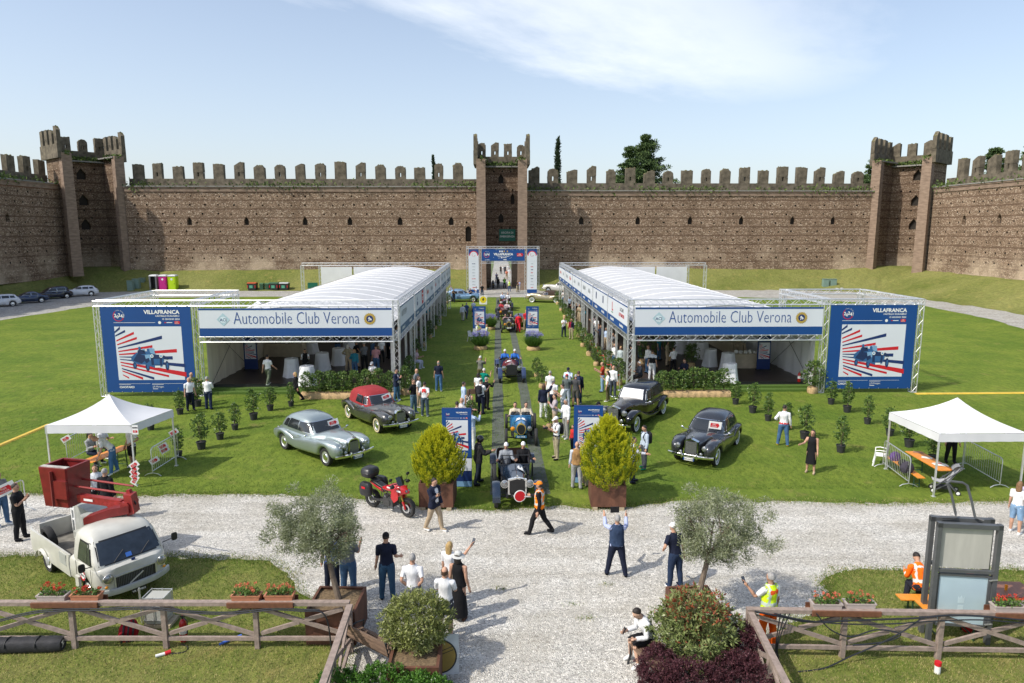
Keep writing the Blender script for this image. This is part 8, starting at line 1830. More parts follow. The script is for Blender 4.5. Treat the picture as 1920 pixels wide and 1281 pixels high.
FL_=[(-3.32-2.03*k,14.22+.045*k) for k in range(7)][::-1]; FR_=[(5.42+2.05*k,13.75-.10*k) for k in range(5)]
fence('weathered wooden cross rail fence below the lift truck',FL_,True); fence('weathered wooden cross rail fence below the information board',FR_,False)
fence('short fence return running toward the camera at the green hedge',[(-3.24,14.05),(-3.19,12.3),(-3.15,10.6)],True); fence('short fence return running toward the camera at the barberry shrubs',[(5.40,13.55),(5.28,12.2),(5.15,10.6)],False)
# flower boxes on the rails
def flowerbox(label,x,y,z,rz,c,fl,seed):
    ng=np.random.default_rng(seed); o=thing('flower_box',label,'flower box',(x,y,z),rz,'geranium boxes on the fences'); mb=MB(c); w_,d,h=.62,.24,.20
    b=[(-w_/2*.9,-d/2*.85),(w_/2*.9,-d/2*.85),(w_/2*.9,d/2*.85),(-w_/2*.9,d/2*.85)]; s_=lambda k,z:[(p[0]*k,p[1]*k,z) for p in b]
    mb.loft([s_(1,0),s_(1.1,h),s_(1.17,h),s_(1.17,h+.03),s_(1.02,h+.03),s_(.98,h-.04)],True); mb.build('trough',o,25); mb=MB(SOIL); mb.box((0,0,h-.03),(w_*.9,d*.85,.02)); mb.build('soil',o)
    n=170; p=np.stack([ng.uniform(-w_*.44,w_*.44,n),ng.uniform(-d*.4,d*.4,n),h+ng.random(n)*.14],1); v,f=leaves(p,ng.normal(size=(n,3))+[0,0,.5],.055,.045,rng=ng); npmesh('leaves',v,f,[GE],o)
    cs=[((ng.uniform(-w_*.46,w_*.46),ng.uniform(-d*.45,d*.45),h+.10+.16*ng.random()),(.028,.028,.022)) for k in range(15)]; mb=MB(GE)
    for cc,_ in cs: mb.tube([(cc[0]*.9,cc[1]*.7,h),cc],.004,3,False)
    mb.build('stalks',o,kind='stuff'); foliage('flowers',[fl],cs,22,.026,.02,o,.3,.2,ng)['kind']='stuff'
GREYT=mat('grey_trough',(.42,.36,.33),.6,0,.08,8)
def tray(label,x,y,rz,L=1.42):
    o=thing('flower_box_tray',label,'planter shelf',(x,y,0),rz,'wooden shelves under the flower boxes'); mb=MB(mat('shelf_brown',(.15,.06,.03),.7,0,.25,8,.2,30)); mb.box((0,-.10,1.09),(L,.045,.11)); mb.build('front_board',o); mb=MB(MC['shelf_brown']); mb.box((0,.12,1.0),(L-.02,.36,.03)); mb.box((0,.31,1.05),(L-.02,.03,.12)); mb.build('shelf',o)
for i,(px,py,rz,c1,c2,f1,l1,l2,lt) in enumerate(((141,1118,-1,GREYT,TERRA,GEF,'greyish geranium box on the western fence below the truck door','terracotta geranium box on the western fence below the truck grille','brown board shelf under the geranium boxes below the truck'),(495,1124,-1,TERRA,TERRA,GEF2,'terracotta coral geranium box on the western fence','terracotta coral geranium box nearest the western olive','brown board shelf under the coral geranium boxes'),(1583,1146,-3,GREYT,GREYT,GEF2,'grey geranium box on the eastern fence near the safety vest man','grey geranium box with sparse flowers on the eastern fence','brown board shelf on the eastern fence near the safety vest man'),(1935,1158,-3,GREYT,GREYT,GEF,'grey geranium box cut by the photo edge on the eastern fence','grey geranium box beyond the photo edge on the eastern fence','brown board shelf on the eastern fence at the photo edge'))):
    p=G(px,py,1.08); a=R(rz); yb=(14.22+.045*((-3.32-p.x)/2.03)) if p.x<0 else 13.75-.10*((p.x-5.42)/2.05)
    tray(lt,p.x,yb-.005,a,1.45)
    for k,(c,l) in enumerate(((c1,l1),(c2,l2))): flowerbox(l,p.x+(-.36 if k==0 else .37),yb+.12,1.016,a,c,f1,i*2+k+5)
# cables along the fences
CAB=mat('cable_black',(.018,.02,.026),.45,0,.2,10)
def cable(label,pts,r=.014):
    o=thing('cable',label,'cable',pts[0]); mb=MB(CAB); P=[Vector(p)-Vector(pts[0]) for p in pts]; out=[]
    for i in range(len(P)-1):
        for k in range(6):
            t=k/6; p0=P[max(0,i-1)];p1=P[i];p2=P[i+1];p3=P[min(len(P)-1,i+2)]; out.append(.5*((2*p1)+(-p0+p2)*t+(2*p0-5*p1+4*p2-p3)*t*t+(-p0+3*p1-3*p2+p3)*t**3))
    mb.tube(out+[P[-1]],r,6); mb.build('sheath',o)
yl=lambda x:14.22+.045*((-3.32-x)/2.03)-.115
for j in (0,1): cable('%s black cable tied along the western fence rail'%('upper','lower')[j],[(x,yl(x)-.012*j,z-.035*j) for x,z in [(-12.2,.55),(-11.3,.66),(-10.3,.92),(-9.6,1.0),(-8.6,1.02),(-7.6,1.05),(-6.9,.97),(-6.2,.93),(-5.6,.95),(-4.9,1.03),(-4.3,1.0),(-3.9,.99)]+([(-3.75,.8),(-3.7,.4),(-3.68,.03)] if j else [])],.016)
yr=lambda x:13.75-.10*((x-5.42)/2.05)-.12
cable('thick black cable strung along the eastern fence rail',[(x,yr(x),z) for x,z in ((5.5,1.12),(6.2,.98),(6.6,.9),(7.2,.92),(8.2,.98),(8.9,1.02),(9.6,1.1),(10.4,1.08),(11.4,1.0),(12.4,1.0))],.02)
cable('thin black cable strung just under the thick eastern one',[(x,yr(x)-.03,z) for x,z in ((5.9,1.1),(6.5,.96),(7.4,.88),(8.4,.90),(9.2,.97),(10.2,1.02),(11.4,.95),(12.4,.95))],.014)
cable('black cable looping down the eastern fence to the grass',[(6.8,yr(6.8),1.1),(7.1,yr(7)-.02,.75),(7.55,yr(7.5)-.02,.58),(8.1,yr(8)-.02,.75),(8.6,yr(8.6)-.02,.66),(8.3,yr(8.3)-.02,.48),(7.6,yr(7.6)-.05,.40)],.015)
cable('black cable trailing from the eastern rail onto the grass',[(9.0,yr(9),1.0),(8.6,yr(8.6)-.03,.7),(8.1,yr(8)-.04,.4),(7.5,yr(7.5)-.1,.15),(6.9,yr(7)-.3,.02),(6.3,yr(6)-.45,.02)],.016)
for k in range(3): cable('%s of three black cables hanging at the eastern fence corner'%('first','second','third')[k],[(6.05+.10*k,yr(6),1.08),(6.0+.05*k,yr(6)-.02,.7),(5.98+.02*k,yr(6)-.02,.3),(6.0+.03*k,yr(6)-.03,.01)],.012)
# ================================================================ loose things in the foreground
# information board
def infoboard():
    o=thing('information_board','tall grey steel information frame with a frosted glass panel behind the eastern fence','information board',(10.35,14.15,0),R(-8)); m=DKGREY
    for y in (0,.34):
        for s in (-1,1):
            mb=MB(m)
            mb.box((s*.62,y,1.42),(.09,.12,2.84)); mb.build('upright',o)
        mb=MB(m); mb.box((0,y,2.78),(1.33,.12,.10)); mb.build('cross_bar',o); mb=MB(m); mb.box((0,y,1.72),(1.15,.08,.07)); mb.build('cross_bar',o)
    mb=MB(mat('board_panel',(.43,.42,.38),.6,0,.12,1.5,stretch=(3,1,.6))); mb.box((-.03,.04,2.24),(1.06,.03,.92)); mb.build('upper_panel',o)
    mb=MB(m); fw=1.08
    for x in (-fw/2,fw/2): mb.box((x,.02,1.02),(.06,.06,1.20))
    for z in (.42,1.62): mb.box((0,.02,z),(fw-.06,.06,.06))
    mb.build('glass_frame',o)
    mb=MB(mat('frosted_glass',(.42,.54,.60),.25,0,.08,1.2)); mb.box((0,.03,1.02),(fw-.06,.02,1.14)); g=mb.build('glass_panel',o)
    M=wallM((0,.016,.95),(1,0,0)); mb=MB(mat('etched_mark',(.50,.62,.67),.3)); mb.add([M@Vector(p) for p in ((-.07,0,0),(.07,0,0),(.07,.16,0),(.035,.12,0),(0,.18,0),(-.035,.12,0),(-.07,.16,0))],[tuple(range(7))]); mb.add([M@Vector(p) for p in ((-.06,-.05,0),(-.06,-.2,0),(0,-.26,0),(.06,-.2,0),(.06,-.05,0))],[(0,1,2,3,4)]); mb.build('etched_crest',g,0)
    mb=MB(mat('tape',(.70,.70,.68),.6)); mb.box((-.02,-.03,1.70),(1.0,.004,.035)); mb.use(RED); mb.box((.1,-.034,1.70),(.16,.004,.04)); mb.build('tape',o,0)
    for x,z in ((.56,1.55),(.56,.5)): mb=MB(STEEL); mb.bar((x-.06,-.06,z),(x+.1,-.06,z+.03),.025); mb.build('latch',o)
    t=thing('tube_hoop','bent grey tube hoop lying on top of the information frame','tube',(10.3,14.25,2.84),R(-8)); mb=MB(DKGREY); mb.tube([(-.45,.1,.03),(-.12,.12,.04),(-.12,.16,.1),(-.22,.2,.5),(-.32,.25,.78),(-.26,.26,.82),(0,.26,.80),(.10,.25,.74),(.2,.2,.40),(.28,.15,.05),(.42,.05,.02)],.028,7); mb.build('tube',t)
infoboard()
# orange bench with rescue worker, brown table
p=G(1722,1152); beer('beer_bench','orange folding bench under the rescue worker in orange',(p.x-.5,p.y+.05,0),(p.x+.75,p.y-.02,0),.28,.44,'bench')
p=G(1760,1135,.74); beer('beer_table','orange folding table just behind the information frame',(p.x-.4,p.y,0),(p.x+1.0,p.y-.05,0),.55,.72,'table')
o=thing('picnic_table','brown folding table with glasses right of the information frame','table',(11.9,15.1,0),R(-4)); mb=MB(mat('brown_top',(.22,.10,.06),.45,0,.2,4,stretch=(6,1,1)))
mb.box((0,0,.74),(1.5,.75,.03)); mb.build('top',o)
for s in (-1,1): mb=MB(BLK); mb.bar((s*.55,-.3,0),(s*.55,-.3,.72),.03); mb.bar((s*.55,.3,0),(s*.55,.3,.72),.03); mb.bar((s*.55,-.3,.1),(s*.55,.3,.1),.03); mb.build('leg_frame',o)
for i,(x,y) in enumerate(((-.1,.1),(.15,-.05))): g=thing('drinking_glass','amber drinking glass %s on the brown table'%('farther back','nearer the front')[i],'glass',(11.9+x,15.1+y,.756)); mb=MB(A); mb.lathe([(.03,0),(.035,.12),(.03,.12),(.025,.01)],10); mb.build('bowl',g)
o=thing('red_bag','red bag on the grass behind the information frame','bag',(10.95,14.6,0)); mb=MB(cloth((.45,.02,.02))); mb.loft([[(.2*k*math.cos(a),.13*k*math.sin(a),z) for a in [2*PI*j/12 for j in range(12)]] for z,k in ((0,.9),(.12,1.05),(.24,.9),(.3,.5))]); mb.build('pouch',o); mb=MB(BLK); mb.tube([(-.1,0,.27),(-.06,0,.4),(.06,0,.4),(.1,0,.27)],.012,5); mb.build('handle',o)
# left verge things
a=G(-15,1218);b=G(125,1214)
o=thing('black_bag','long black canvas carry bag lying on the grass at the bottom corner','bag',(a.x,a.y-.1,0),math.atan2(b.y-a.y,b.x-a.x)); L=(b-a).length; mb=MB(mat('black_canvas',(.022,.022,.026),.75,0,.3,6,.4,14)); mb.loft([[(L*k/16,.15*s*math.copysign(abs(math.cos(q))**.6,math.cos(q)),.16+.15*s*math.copysign(abs(math.sin(q))**.6,math.sin(q))+.008*math.sin(k*2.2+q*3)) for q in [2*PI*j/12 for j in range(12)]] for k,s in [(k,1.0 if 0<k<16 else .85) for k in range(17)]]); mb.build('bag_body',o,50)
for x in (.28,.68): mb=MB(BLK); mb.tube([(L*x,.17*math.cos(q),.165+.165*math.sin(q)) for q in [R(-80)+R(260)*j/10 for j in range(11)]],.014,5); mb.build('strap',o)
mb=MB(WHITE); M=wallM((L*1.0+.012,-.02,.17),(0,1,0)); 
for q in ([(-.06,.06),(.03,.09),(-.01,.0)],[(-.01,.0),(.05,.02),(-.05,-.08)]): mb.add([M@Vector((x,y,0)) for x,y in q],[(0,1,2)])
mb.build('white_mark',o,0)
a=G(411,1211);b=G(454,1198); o=thing('blue_pipe','blue plastic pipe offcut lying on the dry grass','pipe',(a.x,a.y,.03)); mb=MB(mat('pipe_blue',S(70,110,205),.4)); mb.tube([(0,0,0),((b-a).x*.5,(b-a).y*.5+.02,.03),((b-a).x,(b-a).y,.06)],.03,10); mb.build('tube',o)
p=G(236,1204); o=thing('backpack','red and black rucksack lying behind the western fence','backpack',(p.x,p.y+.1,0),.4); mb=MB(cloth((.28,.012,.02))); mb.loft([[(.20*k*math.cos(q)+z*.12,.15*k*math.sin(q),z) for q in [2*PI*j/12 for j in range(12)]] for z,k in ((0,.85),(.12,1.05),(.30,1.0),(.42,.75),(.47,.3))]); mb.build('bag',o); mb=MB(BLK)
for s in (-1,0,1): mb.tube([(s*.1-.02,-.16,.03),(s*.1+.02,-.165,.2),(s*.1+.05,-.13,.38),(s*.08+.06,-.03,.47)],.022,5)
mb.build('strap',o)
p=G(341,1208); o=thing('fire_extinguisher','red fire extinguisher standing behind the western fence','fire extinguisher',(p.x,p.y+.12,0)); mb=MB(mat('extinguisher_red',(.40,.012,.015),.25,0,.05)); mb.lathe([(.003,0),(.075,0),(.08,.03),(.08,.42),(.06,.50),(.028,.54),(.003,.55)],16); mb.build('cylinder',o); mb=MB(BLK); mb.cyl((0,0,.54),(0,0,.6),.02,n=8); mb.bar((-.05,0,.6),(.09,0,.63),.025); mb.tube([(.02,0,.58),(.11,-.02,.5),(.10,-.03,.2)],.012,5); mb.build('valve',o); mb=MB(RED); mb.bar((0,0,.63),(.0,0,.72),.015); mb.build('tag',o); mb=MB(WHITE); mb.lathe([(.0815,.2),(.0815,.3)],16); mb.build('label_band',o)
p=G(1498,716,.38); o=thing('fire_extinguisher','red fire extinguisher on the eastern stage beside the corner shrub','fire extinguisher',(p.x,p.y,.38)); mb=MB(MC['extinguisher_red']); mb.lathe([(.003,0),(.085,0),(.09,.03),(.09,.45),(.06,.54),(.003,.56)],14); mb.build('cylinder',o); mb=MB(BLK); mb.tube([(0,0,.56),(.0,0,.64),(.1,0,.6),(.1,0,.3)],.014,5); mb.build('hose',o); mb=MB(WHITE); mb.lathe([(.0915,.2),(.0915,.36)],14); mb.build('label_band',o)
p=G(294,1176); o=thing('water_tank','white caged plastic tank half full behind the western fence','tank',(p.x,p.y+.15,0),R(-2)); mb=MB(mat('tank_plastic',(.55,.55,.50),.5,0,.06,3,trans=.3)); mb.box((0,0,.42),(.46,.40,.62)); mb.build('tank',o,20); mb=MB(STEEL)
for x in (-.24,0,.24):
    mb.bar((x,-.22,.08),(x,-.22,.78),.015); mb.bar((x,.22,.08),(x,.22,.78),.015)
for z in (.2,.5,.76): mb.bar((-.25,-.22,z),(.25,-.22,z),.015); mb.bar((-.25,.22,z),(.25,.22,z),.015); mb.bar((-.25,-.22,z),(-.25,.22,z),.015); mb.bar((.25,-.22,z),(.25,.22,z),.015)
mb.build('cage',o,kind='stuff'); mb=MB(mat('pallet_wood',(.4,.33,.22))); mb.box((.05,0,.05),(.62,.46,.08)); mb.build('pallet',o); mb=MB(STEEL); mb.tube([(-.42,0,0),(-.42,0,.9)],.02,6); mb.build('pole',o)
for px,py,lab in ((305,1230,'red and white cable plug lying on the dry grass'),(1757,1262,'white plastic pipe stub with red cap in the eastern grass')):
    p=G(px,py); o=thing('pipe_stub',lab,'plug',(p.x,p.y,.04),R(30)); mb=MB(WHITE); 
    if px<900: mb.cyl((-.14,0,0),(.05,0,0),.035,n=10)
    else: mb.cyl((0,0,-.04),(0,0,.14),.06,n=12)
    mb.build('stub',o); mb=MB(RED); 
    if px<900: mb.cyl((.05,0,0),(.17,0,.01),.045,n=10)
    else: mb.cyl((0,0,.14),(0,0,.22),.068,n=12)
    mb.build('cap',o)
cable('pale cable curling from the fence post to the plug on the dry grass',[(*G(318,1228)[:2],.02),(*G(345,1224)[:2],.02),(*G(352,1215)[:2],.02),(*G(340,1209)[:2],.02)],.010)
# benches
def bench(label,x,y,rz,back=True,L=1.5):
    o=thing('park_bench',label,'bench',(x,y,0),rz); WB=mat('bench_slat',(.17,.11,.075),.7,0,.3,6,.2,20,stretch=(1,5,5))
    for k in range(4): mb=MB(WB); mb.box((0,-.18+.11*k,.44),(L,.085,.035)); mb.build('slat',o)
    if back:
        for k in range(3): mb=MB(WB); mb.bar((-L/2,.27+.03*k,.58+.11*k),(L/2,.27+.03*k,.58+.11*k),.03,.085); mb.build('slat',o)
    for s in (-1,1):
        mb=MB(mat('cast_iron',(.035,.038,.042),.5,.3,.1)); x_=s*(L/2-.06); mb.tube([(x_,-.26,0),(x_,-.2,.22),(x_,-.22,.42),(x_,.2,.42)]+([(x_,.26,.5),(x_,.36,.88)] if back else []),.025,6); mb.tube([(x_,.34,0),(x_,.18,.2),(x_,.2,.42)],.025,6); (mb.tube([(x_,-.24,.42),(x_,-.27,.6),(x_,-.05,.64),(x_,.3,.6)],.02,6) if back else None); mb.build('side_frame',o)
bench('brown slatted bench with iron sides seen from behind by the laurel',-2.62,13.72,R(-38)+PI)
bench('grey slatted bench under the seated person in the white hoodie',3.22,13.05,R(-70),False,1.3)
# roundel board at the path edge
o=thing('roundel_board','pale board with a black and gold roundel leaning at the gravel path edge','sign',(-1.22,13.22,0),R(4)); M=Matrix.Rotation(R(-14),4,'X')@wallM((0,0,0),(1,0,0)); mb=MB(mat('board_pale',(.50,.52,.52),.5)); mb.add([M@Vector(p) for p in ((-.40,0,0),(.40,0,0),(.40,.82,0),(-.40,.82,0),(-.40,0,-.03),(.40,0,-.03),(.40,.82,-.03),(-.40,.82,-.03))],[(0,1,2,3),(7,6,5,4),(0,4,5,1),(1,5,6,2),(2,6,7,3),(3,7,4,0)]); mb.build('panel',o,0)
mb=MB(BLK); mb.disc((.02,.38,.004),.34,32,M); mb.use(mat('old_gold',(.30,.20,.04),.5,0,.1)); mb.disc((.02,.38,.007),.31,32,M); mb.use(BLK)
for dy in (0,.07): mb.add([M@Vector(p) for p in ((-.02,.40+dy,.010),(.28,.50+dy,.010),(.28,.515+dy,.010),(-.02,.415+dy,.010))],[(0,1,2,3)])
mb.build('roundel',o,0)
# ---- east gazebo things
def chair(label,px,py,rz):
    p=G(px,py); o=thing('garden_chair',label,'chair',(p.x,p.y,0),rz); mb=MB(WHITE)
    mb.box((0,0,.43),(.46,.44,.03)); mb.build('seat',o)
    mb=MB(WHITE); mb.loft([[(x,.20+.05*k*.5+(x/.22)**2*-.03,.45+.42*k/2) for x in (-.22,-.11,0,.11,.22)] for k in (0,1,2)],False,False); mb.loft([[(x,.225+.05*k*.5+(x/.22)**2*-.03,.45+.42*k/2) for x in (-.22,-.11,0,.11,.22)] for k in (0,1,2)],False,False); mb.build('backrest',o)
    for sx_ in (-1,1):
        for sy in (-1,1): mb=MB(WHITE); mb.bar((sx_*.20,sy*.18,.43),(sx_*.26,sy*.25,0),.045); mb.build('leg',o)
        mb=MB(WHITE); mb.tube([(sx_*.22,.22,.64),(sx_*.25,-.05,.66),(sx_*.24,-.2,.63),(sx_*.22,-.2,.43)],.02,6); mb.build('arm',o)
chair('white plastic garden chair beside the barrier at the eastern gazebo',1650,872,R(-120)); chair('white plastic chair beside the western agapanthus clump',884,640,R(60))
p=G(1776,925); o=thing('pushchair','grey and black folding pushchair at the gazebo front leg','pushchair',(p.x,p.y+.1,0),R(-25)); mb=MB(DKGREY)
for s in (-1,1): mb.bar((-.42,s*.2,.18),(.42,s*.2,.98),.03); mb.bar((.34,s*.2,.05),(-.1,s*.2,.55),.03); mb.bar((-.40,s*.2,.07),(.05,s*.2,.40),.03)
mb.tube([(.42,-.2,.98),(.44,0,1.0),(.42,.2,.98)],.018,6); mb.build('frame',o)
mb=MB(cloth((.42,.43,.46))); mb.loft([[(x,y,z) for y in (-.19,-.1,0,.1,.19)] for x,z in ((-.45,.45),(-.2,.40),(.0,.46),(.2,.75),(.34,.98))],False,False); mb.loft([[(x+.02,y,z-.03) for y in (-.19,-.1,0,.1,.19)] for x,z in ((-.45,.45),(-.2,.40),(.0,.46),(.2,.75),(.34,.98))],False,False); mb.build('seat',o); mb=MB(cloth((.25,.26,.28))); mb.loft([[(.34-.30*math.sin(q)*.8,y,.80+.26*math.cos(q)) for y in (-.2,-.1,0,.1,.2)] for q in (0,.4,.8,1.2)],False,False); mb.build('hood',o)
mb=MB(BLK); mb.box((-.1,0,.2),(.5,.34,.08)); mb.build('basket',o)
for x in (-.42,.34):
    for s in (-1,1): wheel(o,x,s*.22,.085,.04,s,None,0,WHITE,WHITE)
for i,(px,py,c,lab) in enumerate(((1700,884,(.05,.045,.06),'dark grey rucksack on the orange bench end'),(1678,862,(.10,.04,.20),'purple jacket heap on the orange bench'),(1692,872,(.02,.02,.02),'black camera bag in the middle of the orange bench'))):
    p=G(px,py,.48); o=thing('bag_on_bench',lab,'bag',(p.x,p.y,.462)); mb=MB(cloth(c)); s=(.26,.22,.16)[i]; mb.loft([[(s*k*math.cos(q),s*.75*k*math.sin(q),z) for q in [2*PI*j/12 for j in range(12)]] for z,k in ((0,.8),(s*.6,1),(s*1.2,.75),(s*1.5,.3))]); mb.build('pouch',o); mb=MB(BLK); mb.tube([(-s*.5,-s*.6,s*.3),(-s*.3,-s*.7,s*1.1),(0,-s*.1,s*1.5)],.014,5); mb.build('strap',o)
for i,(px,py,lab) in enumerate(((1738,858,'white sheet of paper in the middle of the eastern table'),(1760,870,'stack of printed cards on the eastern table'),(1722,848,'brown map sheet at the far end of the eastern table'))):
    p=G(px,py,.77); o=thing('paper_sheet',lab,'paper',(p.x,p.y,.764),R(-30)); mb=MB((WHITE,WHITE,mat('brown_paper',(.4,.2,.12),.7))[i])
    for k in range((1,6,1)[i]): mb.box((rnd.uniform(-.15,.15)*(i==1),rnd.uniform(-.1,.1)*(i==1),.003+.003*k),(.35,.24,.002),rnd.uniform(0,1)*(i==1))
    if i==1: mb.use(RED); mb.box((0,0,.028),(.2,.06,.003))
    mb.build('sheet',o)
# ---- back of the lawn
def toilet(label,px,c,open_=False):
    p=G(px,545); o=thing('portable_toilet',label,'portable toilet',(p.x,p.y,0),R(2),'portable toilets by the bank'); m=mat('toilet_%d'%int(c[0]*999),c,.45,0,.05); w_=1.12; h=2.1; mb=MB(m)
    for s in (-1,1): mb.box((s*(w_/2-.03),0,h/2+.1),(.06,w_,h))
    mb.box((0,w_/2-.03,h/2+.1),(w_-.12,.06,h)); mb.box((0,0,.08),(w_,w_,.14)); mb.build('shell',o)
    if not open_:
        mb=MB(m); mb.box((0,-w_/2+.02,h/2+.08),(w_-.2,.04,h-.14)); d=mb.build('door',o); mb=MB(WHITE); mb.cyl((0,-w_/2-.005,1.75),(0,-w_/2+.001,1.75),.16,n=12); mb.build('sign',d); mb=MB(BLK); mb.box((.36,-w_/2-.01,1.1),(.05,.03,.16)); mb.build('handle',d)
    else: mb=MB(BLK); mb.box((0,.1,1.1),(w_-.16,.04,h-.2)); mb.build('interior_shade',o); mb=MB(m); mb.box((-.42,-w_/2+.02,h/2+.1),(.14,.05,h)); mb.box((.42,-w_/2+.02,h/2+.1),(.14,.05,h)); mb.build('door_frame',o)  # black sheet across the cabin stands in for the shade inside
    mb=MB(mat('toilet_roof',(.62,.63,.64),.5)); mb.loft([[(sx_*k*w_/2,sy*k*w_/2,z) for sx_,sy in ((-1,-1),(1,-1),(1,1),(-1,1))] for z,k in ((2.2,1.03),(2.3,1.0),(2.42,.75),(2.45,.3))]); mb.build('roof',o,30)
toilet('grey portable toilet with an open dark doorway',291,(.16,.17,.18),True); toilet('magenta portable toilet in the middle of the three',309,(.52,.02,.22)); toilet('lime green portable toilet at the right of the three',326,(.45,.68,.01))
def cabinet(label,px,py,w_,h,group='green utility cabinets'):
    p=G(px,py); o=thing('utility_cabinet',label,'cabinet',(p.x,p.y,0),0,group); m=mat('cabinet_green',(.18,.27,.23),.55,0,.1,3); mb=MB(m); mb.box((0,0,h/2),(w_,.6,h)); mb.build('housing',o); mb=MB(m); mb.box((0,0,h+.03),(w_+.08,.68,.05)); mb.build('lid',o); mb=MB(m); mb.box((0,-.312,h/2),(w_*.86,.02,h*.88)); mb.build('door',o)
cabinet('green utility cabinet leftmost of the western three',246,546,.85,1.55); cabinet('green utility cabinet in the middle of the western three',257,545,1.0,1.75); cabinet('green utility cabinet nearest the grey toilet',268,543,.8,1.75)
cabinet('pale green utility cabinet on the eastern bank foot',1547,543,.9,1.6); cabinet('green utility cabinet on the eastern bank foot beside the rubble',1561,543,.9,1.6)
p=G(1575,545); o=thing('rubble_heap','small grey rubble heap beside the eastern cabinets','rubble',(p.x,p.y+.3,0)); mb=MB(mat('rubble_grey',(.4,.4,.38),.9,0,.3,2)); 
for k in range(9): mb.ell((rnd.uniform(-.5,.6),rnd.uniform(-.3,.3),rnd.uniform(.05,.3)),(.25,.2,.15),6,4)
mb.build('stones',o,kind='stuff')
def bin_(label,px,lid,big=True,body=(.025,.035,.03)):
    p=G(px,545); o=thing('waste_bin',label,'waste bin',(p.x,p.y,0),R(-3),'waste bins along the back road'); w_,d,h=(1.35,1.0,1.05) if big else (.58,.7,.95); m=mat('bin_%d'%int(body[1]*999),body,.5,0,.1); mb=MB(m)
    mb.loft([[(sx_*w_/2*k,sy*d/2*k,z) for sx_,sy in ((-1,-1),(1,-1),(1,1),(-1,1))] for z,k in ((.16,.86),(h,1.0),(h+.05,1.04))]); mb.build('body',o,20)
    mb=MB(mat('lid_%d_%d'%(int(lid[0]*999),int(lid[1]*999)),lid,.5)); mb.loft([[(x,y,h+.06+.16*math.sin(PI*(y+d/2+.02)/(d+.04))) for y in [(-d/2-.02)+(d+.04)*k/6 for k in range(7)]] for x in (-w_/2-.02,w_/2+.02)],True,False); mb.build('lid',o,50)
    for sx_ in (-1,1): mb=MB(RUB); mb.cyl((sx_*w_*.38,-d*.3,.1),(sx_*w_*.38+.05,-d*.3,.1),.1,n=8); mb.build('wheel',o)
    if big: mb=MB(mat('bin_label',(.08,.32,.20),.5)); mb.box((-.05,-d/2-.005,.62),(.5,.01,.42)); mb.build('label_plate',o); mb=MB(RED)
    if big:
        for s in (-1,1): mb.box((s*.58,-d/2+.01,.65),(.09,.03,.4))
        mb.build('reflector',o)
bin_('large bin with orange red lid at the back road',474,(.42,.07,.02)); bin_('small green wheelie bin left of its twin',492,(.05,.12,.05),False,(.03,.09,.05)); bin_('small green wheelie bin right of its twin',502,(.05,.12,.05),False,(.03,.091,.05)); bin_('large bin with dark green lid at the back road',515,(.04,.11,.06)); bin_('large bin with pale grey lid at the back road',534,(.45,.47,.47))
# yellow roundel board, red box, notice boards
p=G(906,572); o=thing('roundel_sign','white board with a yellow disc and black emblem on the western lawn','sign',(p.x,p.y,0),R(-2)); mb=MB(WHITE); mb.box((0,0,.62),(.95,.05,1.1)); mb.build('board',o); M=wallM((0,-.03,.66),(1,0,0)); mb=MB(mat('sign_yellow',(.75,.60,.02),.5)); mb.disc((0,0,.004),.42,24,M); mb.build('disc',o,0); mb=MB(BLK)
for q in ([(-.08,-.18),(.02,-.2),(.08,.0),(.0,.02)],[(-.04,.0),(.1,-.02),(.12,.14),(.02,.22),(-.08,.14)],[(-.1,.1),(-.16,.0),(-.12,-.1),(-.06,.0)]): mb.add([M@Vector((x,y,.008)) for x,y in q],[tuple(range(len(q)))])
mb.build('emblem',o,0)
p=G(1012,538); o=thing('hydrant_box','small red box on a post beside the eastern arch leg','sign',(p.x,p.y+1.0,0)); mb=MB(STEEL); mb.cyl((0,0,0),(0,0,1.7),.04,n=6); mb.build('post',o); mb=MB(RED); mb.box((0,-.05,2.0),(.6,.2,.8)); mb.build('box',o); mb=MB(WHITE); mb.box((0,-.16,1.85),(.3,.01,.3)); mb.build('plate',o)
p=PY(586,525,84.5); o=thing('notice_board','green headed notice board beside the far screen of the western marquee','notice board',(p.x,84.5,0)); mb=MB(STEEL)
for s in (-1,1): mb.cyl((s*.5,0,0),(s*.5,0,2.8),.04,n=6)
mb.build('post',o); mb=MB(MC['sign_green']); mb.box((0,-.06,2.5),(1.2,.05,.7)); mb.build('header',o); mb=MB(WHITE); mb.box((0,-.06,1.6),(1.2,.05,1.0)); mb.use(RED); mb.box((0,-.09,1.5),(.7,.01,.4)); mb.build('sheet',o)
p=Vector(gz[1]); o=thing('gazebo_label','white label with black lettering and red arrow on the western gazebo corner','label',(p.x+.03,p.y-.035,2.0),R(0)); M=wallM((.01,-.01,-.06),(1,.0,0)); mb=MB(WHITE); qd(mb,M,0,0,.22,.34); qd(mb,M,0,0,.22,.34,-.006); mb.build('sheet',o,0); mb=MB(BLK); [qd(mb,M,.02+.032*k,.22,.045+.032*k,.27,.004) for k in range(6)]; mb.build('lettering',o,0,kind='stuff'); mb=MB(RED); arrow(mb,M,.03,.06,.17,.09,.004); mb.build('mark',o,0)
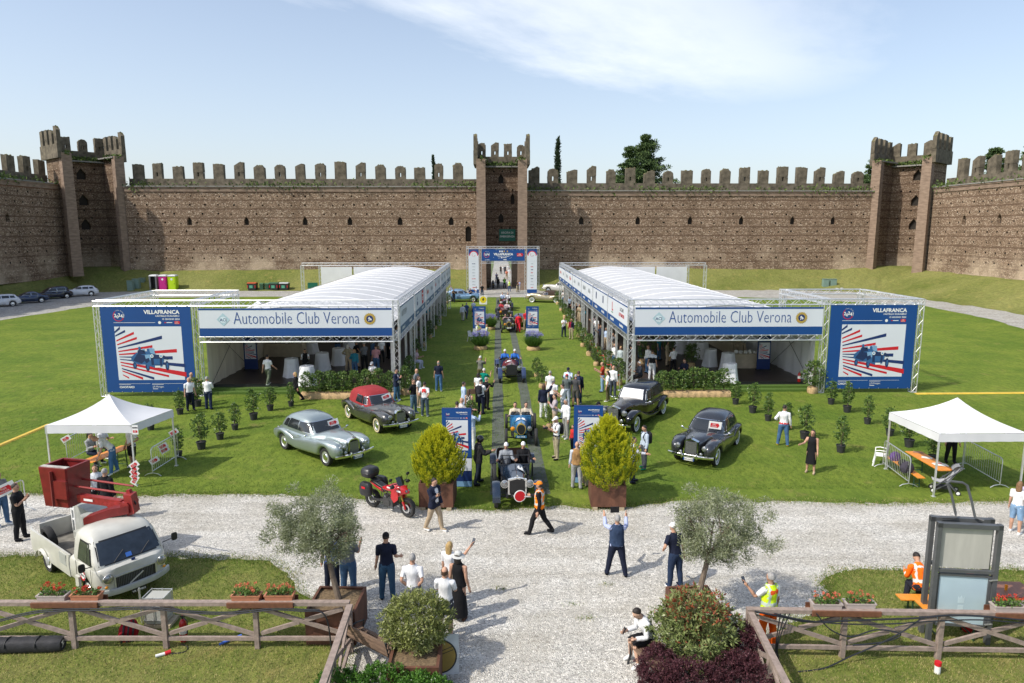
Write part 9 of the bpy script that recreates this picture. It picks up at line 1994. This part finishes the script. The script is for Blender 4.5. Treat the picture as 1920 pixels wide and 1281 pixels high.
# far gazebos behind the western marquee
c=PY(484,562,60); gazebo('white gazebo peak just behind the western front banner',[(c.x-1.5,58.5),(c.x+1.5,58.5),(c.x+1.5,61.5),(c.x-1.5,61.5)],1.98,.3,3.2,None)
c=PY(575,548,67); gazebo('greyish gazebo behind the western marquee roof',[(c.x-1.5,65.5),(c.x+1.5,65.5),(c.x+1.5,68.5),(c.x-1.5,68.5)],1.98,.3,3.2,None)
# yellow hose covers on the lawn
for lab,a,b in (('yellow cable cover strip crossing the western lawn',G(-40,853),G(92,797)),('yellow cable cover strip crossing the eastern lawn',G(1716,739),G(1990,737))):
    o=thing('cable_cover',lab,'cable cover',(a.x,a.y,0)); d=b-a; mb=MB(mat('cover_yellow',(.62,.42,.05),.5,0,.15,3)); n=max(4,int(d.length/.9)); w_=Vector((-d.y,d.x,0)).normalized()*.14
    for k in range(n):
        p0=d*(k/n)+d.normalized()*.01;p1=d*((k+1)/n)-d.normalized()*.01; mb=MB(MC['cover_yellow']); mb.loft([[p-w_+Vector((0,0,.005)),p-w_*.6+Vector((0,0,.06)),p+w_*.6+Vector((0,0,.06)),p+w_+Vector((0,0,.005))] for p in (p0,p1)]); mb.build('segment',o)
# rope barrier along the eastern marquee
o=thing('rope_barrier','red rope strung between posts along the eastern marquee side','rope'); y0=YF+.8; 
for k in range(6): mb=MB(STEEL); mb.cyl((XC+6.15,y0+3.2*k,0),(XC+6.15,y0+3.2*k,.98),.025,n=8); mb.lathe([(.16,0),(.15,.03),(.03,.04)],10,Matrix.Translation((XC+6.15,y0+3.2*k,0))); mb.build('post',o)
for k in range(5): mb=MB(RED); mb.tube([(XC+6.15,y0+3.2*(k+t/8),.92-.30*math.sin(PI*t/8)) for t in range(9)],.022,5); mb.build('rope',o)
o=thing('dark_net','black mesh netting low along the eastern marquee side','net'); mb=MB(BLK); mb.box((XC+5.95,49.5,.32),(.03,6,.64)); mb.build('net',o)
o=thing('cross_arm','walking frame like steel trestle beside a far lawn strip','trestle',G(405,541)); mb=MB(STEEL); mb.bar((-.8,1,.9),(.8,1,.9),.05); mb.bar((-.8,1,0),(-.8,1,.9),.05); mb.bar((.8,1,0),(.8,1,.9),.05); mb.build('frame',o); o['label']='low steel rail standing on the bank left of the waste bins'
